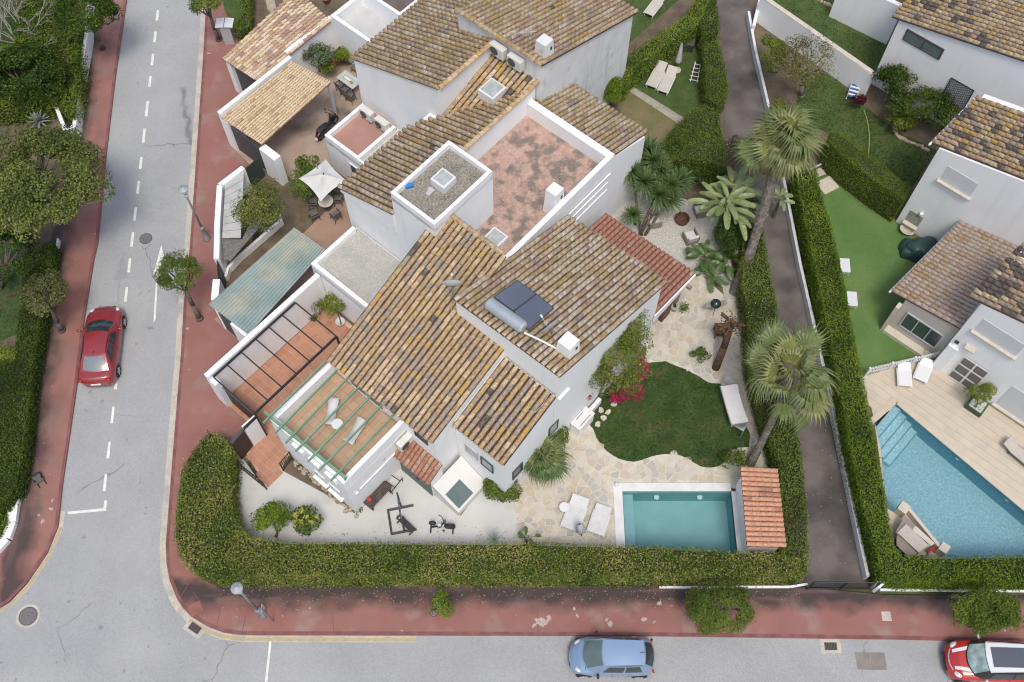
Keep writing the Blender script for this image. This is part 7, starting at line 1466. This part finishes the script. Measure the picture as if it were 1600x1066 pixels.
def pot(label, px, r, h, mat, leaf=None, n=0, cat='potted plant', ll=.25, lw=.05, z=0.0, soil=True):
    t = thing('potted_plant', label, cat, at(*px, z)); part(t, 'pot', MB().lathe([(r * .7, 0), (r, h * .95), (r * 1.06, h), (r * .9, h), (r * .85, h * .9), (0, h * .88)], (0, 0, 0), 18), mat, True)
    if leaf is not None:
        k = max(40, n); s = sph(k); s[:, 2] = abs(s[:, 2]); C = s * NR.uniform(.3, 1, (k, 1)) * np.array([ll, ll, ll * 1.2]) + np.array([0, 0, h + .02]); o = link('foliage', npmesh('foliage', leaf_quads(C, s, lw * 2, .6), 4, leaf), t); o['kind'] = 'stuff'
    return t
pot('large white pot of dark soil beside the brown pillar', (1053, 484), .24, .42, M('pale_pot', (.55, .53, .48), (.48, .46, .42), 4, .1), L_DARK, 30, ll=.15); pot('bushy potted plant just right of the white pot', (1067, 486), .16, .25, WPLAST, L_MID, 130, ll=.36, lw=.06)
pot('white pot with a lime tree on the terracotta driveway', (533, 507), .24, .35, WPLAST); tree('small lime tree growing from the white driveway pot', (533, 507), (519, 476), 1.6, (.62, .6, .55), L_LIME, 16, 110, .085, .26, name='lemon_tree', cat='tree', r0=.03, z0=.3, extra=(L_MID, .25, 1)); tree('grey-green shrub in the driveway corner behind the lime tree', (500, 492), (498, 478), 1.0, (.5, .4, .6), L_MID, 10, 60, .08, .25, name='shrub', cat='shrub', r0=.03)
pot('small dark pot with a sprawling plant by the driveway wall', (491, 500), .15, .25, DGREY, L_MID, 110, ll=.32, lw=.05)
pot('small terracotta pot at the edge of the lawn by the white cabinet', (907, 667), .11, .2, TCOTTA, L_MID, 120, ll=.3); pot('terracotta pot on the ledge at the top of the picture', (511, 4), .25, .4, TCOTTA)
tag(link('pool_ball', mesh('pool_ball', MB().lathe([(0, -.11), (.07, -.09), (.11, 0), (.07, .09), (0, .11)], (0, 0, 0), 14), WPLAST, True), None, at(963.5, 757, .18)), 'white round float on the corner of the pool coping', 'ball')
# white cabinet by the villa wall
c = P(-1.33, 5.70, 0); t = thing('outdoor_cabinet', 'white outdoor sink cabinet against the villa wall', 'cabinet', c, AL); part(t, 'body', MB().box((0, 0, .45), (1.15, .55, .9)), WHITE, bev=.02); part(t, 'worktop', MB().box((0, 0, .93), (1.2, .6, .05)), WPLAST)
for sy in (-.17, .19): part(t, 'slot', MB().box((0, sy, .957), (.75 if sy < 0 else .5, .03, .006)), BLACK)
lw_ = thing('garden_wall', 'low white wall running from the cabinet beneath the bougainvillea', 'wall', at(930, 640, 0)); seg(lw_, 'wall_section', [(897, 668), (938, 622)], .2, 0, .55)
# hammock
A, B = at(1139, 601, .75), at(1157, 662, .75); t = thing('hammock', 'white fringed hammock slung between two bars at the lawn edge', 'hammock', at(1147, 635, 0)); w_ = np.array(at(1165, 655, .75)) - np.array(at(1142, 666, .75)); ax_ = np.array(B) - np.array(A); L_ = np.linalg.norm(ax_); ax_ /= L_; pp = np.array([-ax_[1], ax_[0], 0]); hw = .42; mid = (np.array(A) + np.array(B)) / 2; g_ = []
for i in range(13):
    s = i / 12 - .5; g_.append([tuple(mid + ax_ * s * L_ + pp * hw * q * (1 if abs(s) < .49 else .97) + np.array([0, 0, -.16 * (1 - (2 * s) ** 2) - .05 * (1 - q * q)])) for q in (-1, -.6, -.2, .2, .6, 1)])
wpart(t, 'cloth', MB().grid(g_), M('hammock_cloth', (.74, .71, .69), (.80, .78, .76), 12, .08, 40, .9), True)
for s in (-1, 1):
    e = mid + ax_ * s * L_ / 2; wpart(t, 'spreader_bar', MB().tube(tuple(e - pp * (hw + .06)), tuple(e + pp * (hw + .06)), .022), WOODG); wpart(t, 'stand_leg', MB().tube(tuple(e + ax_ * s * .45 + np.array([0, 0, .1])), (e[0] + ax_[0] * s * .45, e[1] + ax_[1] * s * .45, 0), .03), WOODG)
    for k in range(14): wpart(t, 'cord', MB().tube(tuple(e + pp * hw * (k / 6.5 - 1)), tuple(e + ax_ * s * .45 + np.array([0, 0, .10])), .008, n=4), LGREY)
fr = MB()
for k in range(26):
    for q in (-1, 1):
        e = mid + ax_ * (k / 25 - .5) * L_ + pp * hw * q; fr.add([tuple(e), tuple(e + ax_ * .07), tuple(e + ax_ * .035 + pp * q * .05 - np.array([0, 0, .16]))], [(0, 1, 2)])
wpart(t, 'fringe', fr, MATS['hammock_cloth'])
# gym equipment
c = at(623, 812, 0); r_ = rot_px((608, 826), (640, 790), .3); t = thing('power_rack', 'black open squat rack standing on the gym floor', 'gym rack', c, r_); g0 = BLACK
for fa, fb in (((597.3, 818), (626.9, 843.3)), ((623.3, 789), (654.3, 814.4))): a, b = at(*fa, .04), at(*fb, .04); wpart(t, 'foot_rail', MB().wall(a[:2], b[:2], .10, .01, .10), DGREY)
ups = [at(612.8, 831.3, .1), at(640.2, 801.8, .1)]; lean = at(597.5, 818.5, 0); back = [at(597.8, 818.4, .1), at(624, 789.5, .1)]
for (x, y, z), bk in zip(ups, back): wpart(t, 'upright', MB().tube((x, y, .1), (x, y, 2.15), .05, n=4), DGREY)
(x0, y0, _q), (x1, y1, _r) = ups; wpart(t, 'pull_up_bar', MB().tube((x0, y0, 2.1), (x1, y1, 2.1), .022), DGREY); wpart(t, 'rear_rail', MB().tube(back[0], back[1], .05, n=4), DGREY); wpart(t, 'barbell', MB().tube((x0 - (x1 - x0) * .1, y0 - (y1 - y0) * .1, 1.3), (x1 + (x1 - x0) * .1, y1 + (y1 - y0) * .1, 1.3), .016), GREY)
for q in (.35, .65): wpart(t, 'hook', MB().box((x0 + (x1 - x0) * q, y0 + (y1 - y0) * q, 1.95), (.06, .06, .3)), BLACK)
c = at(635, 822, 0); t = thing('weight_bench', 'black padded weight bench beside the squat rack', 'bench', c, rot_px((624, 811), (646, 832), .4)); part(t, 'pad', MB().box((0, 0, .42), (1.05, .28, .09)), M('black_vinyl', (.03, .03, .033), fine=.05, rough=.5), bev=.03); part(t, 'frame', MB().box((0, 0, .3), (.9, .06, .06)), DGREY); part(t, 'logo_patch', MB().box((-.38, 0, .468), (.05, .12, .004)), WPLAST)
for sx in (-.42, .42): part(t, 'foot', MB().box((sx, 0, .03), (.06, .45, .05)), DGREY); part(t, 'leg', MB().box((sx, 0, .17), (.06, .06, .26)), DGREY)
c = at(690, 826, 0); t = thing('exercise_bike', 'black exercise bike with a round fan wheel on the gym floor', 'exercise bike', c, rot_px((672, 824), (710, 826), .4)); part(t, 'fan_wheel', MB().tube((.42, -.06, .42), (.42, .06, .42), .26, n=22), BLACK); part(t, 'fan_guard', MB().lathe([(.28, -.07), (.30, 0), (.28, .07)], (0, 0, 0), 4), DGREY) if False else None
part(t, 'frame', MB().path([(-.45, 0, .15), (-.05, 0, .4), (.42, 0, .42)], .045, 6).path([(.0, 0, .4), (.18, 0, 1.0)], .04, 6), BLACK); part(t, 'seat_post', MB().tube((-.3, 0, .2), (-.38, 0, .78), .03), DGREY); part(t, 'saddle', MB().lathe([(0, 0), (.14, .02), (.12, .07), (0, .09)], (-.38, 0, .78), 12, 1.3, .8), BLACK, True)
part(t, 'handlebar', MB().path([(.18, 0, 1.0), (.05, .25, 1.05), (-.1, .32, 1.08)], .02, 6).path([(.18, 0, 1.0), (.05, -.25, 1.05), (-.1, -.32, 1.08)], .02, 6), BLACK); part(t, 'console', MB().box((.22, 0, 1.05), (.08, .2, .14)), DGREY); part(t, 'casing', MB().box((0, 0, .45), (.3, .1, .18)), WPLAST)
for sx in (-.5, .55): part(t, 'foot', MB().box((sx, 0, .03), (.07, .5, .06)), BLACK)
for sy in (-1, 1): part(t, 'pedal', MB().box((.12, sy * .16, .3 + sy * .1), (.1, .08, .03)), BLACK)
c = at(591, 778, 0); t = thing('wooden_bench', 'dark rustic wooden workbench along the white terrace wall', 'workbench', c, rot_px((572, 795), (602, 763))); DW_ = M('dark_wood', (.06, .048, .04), (.10, .08, .065), 5, .25, 20, .85)
for k in range(4): part(t, 'plank', MB().box((0, -.24 + k * .155, .55), (1.45, .145, .05)), DW_)
for sx in (-.6, .6):
    for sy in (-.22, .22): part(t, 'leg', MB().box((sx, sy, .26), (.08, .08, .52)), DW_)
tag(link('red_ball', mesh('red_ball', MB().lathe([(0, -.13), (.10, -.08), (.13, 0), (.10, .08), (0, .13)], (0, 0, 0), 16), M('red_rubber', (.45, .07, .05), fine=.1), True), None, at(577, 780, .70)), 'red ball lying on the dark wooden workbench', 'ball')
t = thing('push_up_frame', 'black tubular frame at the end of the wooden workbench', 'gym frame', at(614, 757, 0), rot_px((606, 768), (622, 748)))
for sy in (-.28, .28): part(t, 'side_tube', MB().tube((-.5, sy, .35), (.45, sy, .35), .025), BLACK)
for sx in (-.15, .25): part(t, 'cross_tube', MB().tube((sx, -.28, .35), (sx, .28, .35), .02), BLACK)
for sx in (-.4, .4):
    for sy in (-.28, .28): part(t, 'leg', MB().tube((sx, sy, 0), (sx, sy, .35), .025), BLACK)
# right-hand gardens
for px, lab in (((1317, 421), 'upper white slatted side table against the alley hedge'), ((1328, 473), 'lower white slatted side table against the alley hedge')):
    t = thing('side_table', lab, 'table', at(*px, 0), 1.50, 'white slatted side tables'); part(t, 'tabletop', MB().box((0, 0, .42), (.85, .52, .04)), M('table_white', (.68, .69, .73), fine=.03), bev=.01)
    for k in range(6): part(t, 'slat', MB().box((-.43, -.21 + k * .085, .30), (.02, .035, .20)), WPLAST)
    for sx in (-.38, .38):
        for sy in (-.22, .22): part(t, 'leg', MB().box((sx, sy, .2), (.05, .05, .4)), WPLAST)
t = thing('garden_chair', 'blue and white striped deckchair by the garden wall', 'deckchair', at(1331, 150, 0), 1.2)
for k in range(7): part(t, 'stripe', MB().box((-.33 + k * .11, 0, .30 + .04 * k), (.105, .5, .025), ry=-.3), [M('deckchair_blue', (.04, .10, .30), fine=.05), WPLAST][k % 2])
for sy in (-.27, .27): part(t, 'side_rail', MB().tube((-.42, sy, .05), (.45, sy, .62), .02), WPLAST)
tag(link('garden_hose', mesh('garden_hose', MB().path([at(x, y, .05) for x, y in ((1350, 172), (1354, 184), (1357, 198), (1358.5, 213), (1358, 228), (1356.5, 245))], .022, 6), M('yellow_hose', (.45, .42, .14), fine=.05))), 'pale yellow garden hose lying across the upper right lawn', 'hose')
t = thing('garden_furniture', 'beige folded garden furniture in the top corner of the artificial lawn', 'garden furniture', at(1286, 285, 0), .5); part(t, 'platform', MB().box((.05, -.3, .05), (1.0, .9, .08)), CREAM); part(t, 'seat', MB().box((-.1, .5, .35), (.8, .5, .06), ry=.2), BEIGE); part(t, 'backrest', MB().box((-.25, .8, .55), (.8, .08, .5), rx=.4), BEIGE)
for sx in (-.35, .3): part(t, 'leg', MB().box((sx, .5, .17), (.06, .06, .34)), WOODG)
t = thing('wall_fountain', 'stone wall fountain with a mosaic back panel on the villa wall', 'fountain', P(19.3, 12.8, 0), RV); v_, z_ = uface(1430, 340, 19.4); t.location = P(19.4, v_, 0); part(t, 'back_panel', MB().box((0, -.03, .95), (.75, .06, 1.1)), M('mosaic_panel', (.24, .25, .20), (.36, .36, .30), 9, .2), bev=0); part(t, 'ledge', MB().box((0, -.2, .62), (.85, .25, .08)), CREAM); part(t, 'basin', MB().lathe([(.2, 0), (.38, .3), (.42, .36), (.33, .36), (.25, .2), (0, .18)], (0, -.32, 0), 18, 1, .8), CREAM, True)
part(t, 'arch_motif', MB().tube((0, -.065, 1.0), (0, -.075, 1.0), .24, n=20), M('mosaic_ring', (.42, .41, .34), (.3, .3, .24), 14, .2))
c = at(1524, 636, 0); t = thing('potted_tree', 'small lemon tree in a square dark green planter on the pool terrace', 'potted tree', c, AL); part(t, 'planter', MB().box((0, 0, .16), (.86, .86, .32)), M('planter_green', (.045, .08, .04), fine=.1)); part(t, 'pebbles', MB().box((0, 0, .325), (.68, .68, .01)), M('white_pebble', (.62, .62, .58), (.25, .30, .2), 9, .3))
tree('crown of the little lemon tree above the square green planter', (1524, 636), (1532, 614), 1.5, (.72, .55, .55), L_LIME, 17, 80, .10, .27, name='lemon_tree', cat='tree', r0=.035, z0=.3, extra=(L_MID, .3, 1))
# pool equipment corner
t = thing('equipment_store', 'half-open beige cupboard of pool equipment beside the blue pool', 'pool equipment', at(1425, 845, 0))
wpart(t, 'side_wall', MB().wall(at(1415, 788, .5)[:2], at(1472, 858, .5)[:2], .16, -.02, .5), CREAM); wpart(t, 'end_pillar', MB().box((*at(1413, 793, .6)[:2], .3), (.5, .45, .62), rz=AL), CREAM); wpart(t, 'end_pillar', MB().box((*at(1476, 856, .6)[:2], .3), (.45, .4, .62), rz=AL), CREAM)
wpart(t, 'lid', MB().prism(poly_at([(1414, 806), (1430, 820), (1427, 826), (1404, 838), (1399, 832)], .75), .72, .77), WOODG); wpart(t, 'lid', MB().prism(poly_at([(1402, 832), (1416, 818.5), (1450, 851), (1436, 864)], .85), .80, .85), BEIGE)
wpart(t, 'lid', MB().prism(poly_at([(1426, 828), (1431, 821.5), (1461, 849), (1455, 853)], .8), .75, .79), CREAM); wpart(t, 'lid', MB().prism(poly_at([(1401, 838), (1404, 834), (1434, 865), (1422, 873), (1401, 852)], .7), .66, .70), WOODG); wpart(t, 'box_body', MB().prism(poly_at([(1403, 838), (1416, 822), (1450, 851), (1432, 868), (1404, 850)], .5), 0, .64), DGREY)
wpart(t, 'floor', MB().prism(poly_at([(1404, 858), (1416, 798), (1468, 860), (1440, 886), (1402, 890)], .02), .0, .02), CONC)
t = thing('hose_reel', 'coiled blue pool hose in the equipment corner', 'hose', at(1405, 872, 0)); 
for k in range(4): part(t, 'coil', MB().path([(math.cos(a) * (.16 + .05 * k), math.sin(a) * (.2 + .06 * k), .1 + .09 * k) for a in np.linspace(0, 6.28, 15)], .028, 6), M('hose_blue', (.02, .20, .50), fine=.05))
t = thing('red_valve', 'red pump fitting beside the beige equipment lids', 'pump', at(1451, 862, 0)); part(t, 'body', MB().tube((-.2, -.1, .3), (.2, .15, .3), .06), M('red_plastic', (.45, .03, .03), fine=.05)); part(t, 'handle', MB().tube((0, 0, .3), (.1, -.18, .45), .03), MATS['red_plastic'])
t = thing('pump', 'dark pump and pipes on the floor of the equipment corner', 'pump', at(1436, 874, 0)); part(t, 'motor', MB().tube((-.2, 0, .15), (.15, .05, .15), .11), DTARP); part(t, 'pipe', MB().path([(.15, .05, .15), (.35, .1, .12), (.5, .3, .1)], .04), GREY)
t = thing('cleaning_pole', 'wine red and green bucket on the ground beside the barred door wall', 'bucket', at(1449, 556, 0)); part(t, 'tub', MB().lathe([(.22, 0), (.28, .25), (.25, .25), (.2, .05), (0, .04)], (0, 0, 0), 18), M('green_bucket', (.08, .26, .18), fine=.05)); t['label'] = 'green plastic tub at the right end of the picket fence'
# edging stones in upper right beds
es = thing('stone_edging', 'line of rough edging stones along the bed at the right lawn', 'stone edging', at(1420, 210, 0))
for pth in ([(1397, 205), (1404, 215), (1420, 222), (1436, 228), (1452, 238)], ):
    for i in range(len(pth) - 1):
        for k in range(5):
            x = pth[i][0] + (pth[i + 1][0] - pth[i][0]) * k / 5; y = pth[i][1] + (pth[i + 1][1] - pth[i][1]) * k / 5; q = at(x + random.uniform(-1, 1), y + random.uniform(-1, 1)); r = random.uniform(.09, .15)
            link('stone', mesh('stone', MB().lathe([(r, 0), (r * .9, r * .6), (0, r * .9)], (0, 0, 0), 6), MATS['border_rock']), es, (q[0] - es.location[0], q[1] - es.location[1], 0), (0, 0, random.random() * 6))
es = thing('stone_edging', 'line of rough edging stones along the bed at the very top right', 'stone edging', at(1330, 20, 0))
for k in range(26):
    x, y = 1268 + 130 * k / 25, -4 + 70 * (k / 25) ** 1.1; q = at(x, y); r = random.uniform(.10, .17); link('stone', mesh('stone', MB().lathe([(r, 0), (r * .9, r * .6), (0, r * .9)], (0, 0, 0), 6), MATS['border_rock']), es, (q[0] - es.location[0], q[1] - es.location[1], 0), (0, 0, random.random() * 6))

# old paint spilt on the bottom pavement
for k, (x, y, r) in enumerate(((845, 972, .32), (858, 966, .20), (835, 977, .14), (902, 962, .12), (953, 975, .20), (948, 969, .12), (1006, 968, .16), (1022, 972, .10), (1030, 943, .18), (897, 951, .10), (80, 795, .12), (82, 782, .10), (61, 805, .10), (66, 815, .16))):
    c = at(x, y); rr = random.Random(k); b = MB().sheet([(math.cos(a) * r * (.45 + rr.random() * .75), math.sin(a) * r * (.3 + rr.random() * .5)) for a in [q * math.pi / 7 for q in range(14)]], 0)
    tag(link('paint_stain', mesh('paint_stain', b, M('spilt_pale_paint', (.52, .44, .40), (.38, .28, .25), 14, .2, 30, .8)), None, (c[0], c[1], .0045 + k * .0001), (0, 0, rr.random() * 3)), kind='structure')
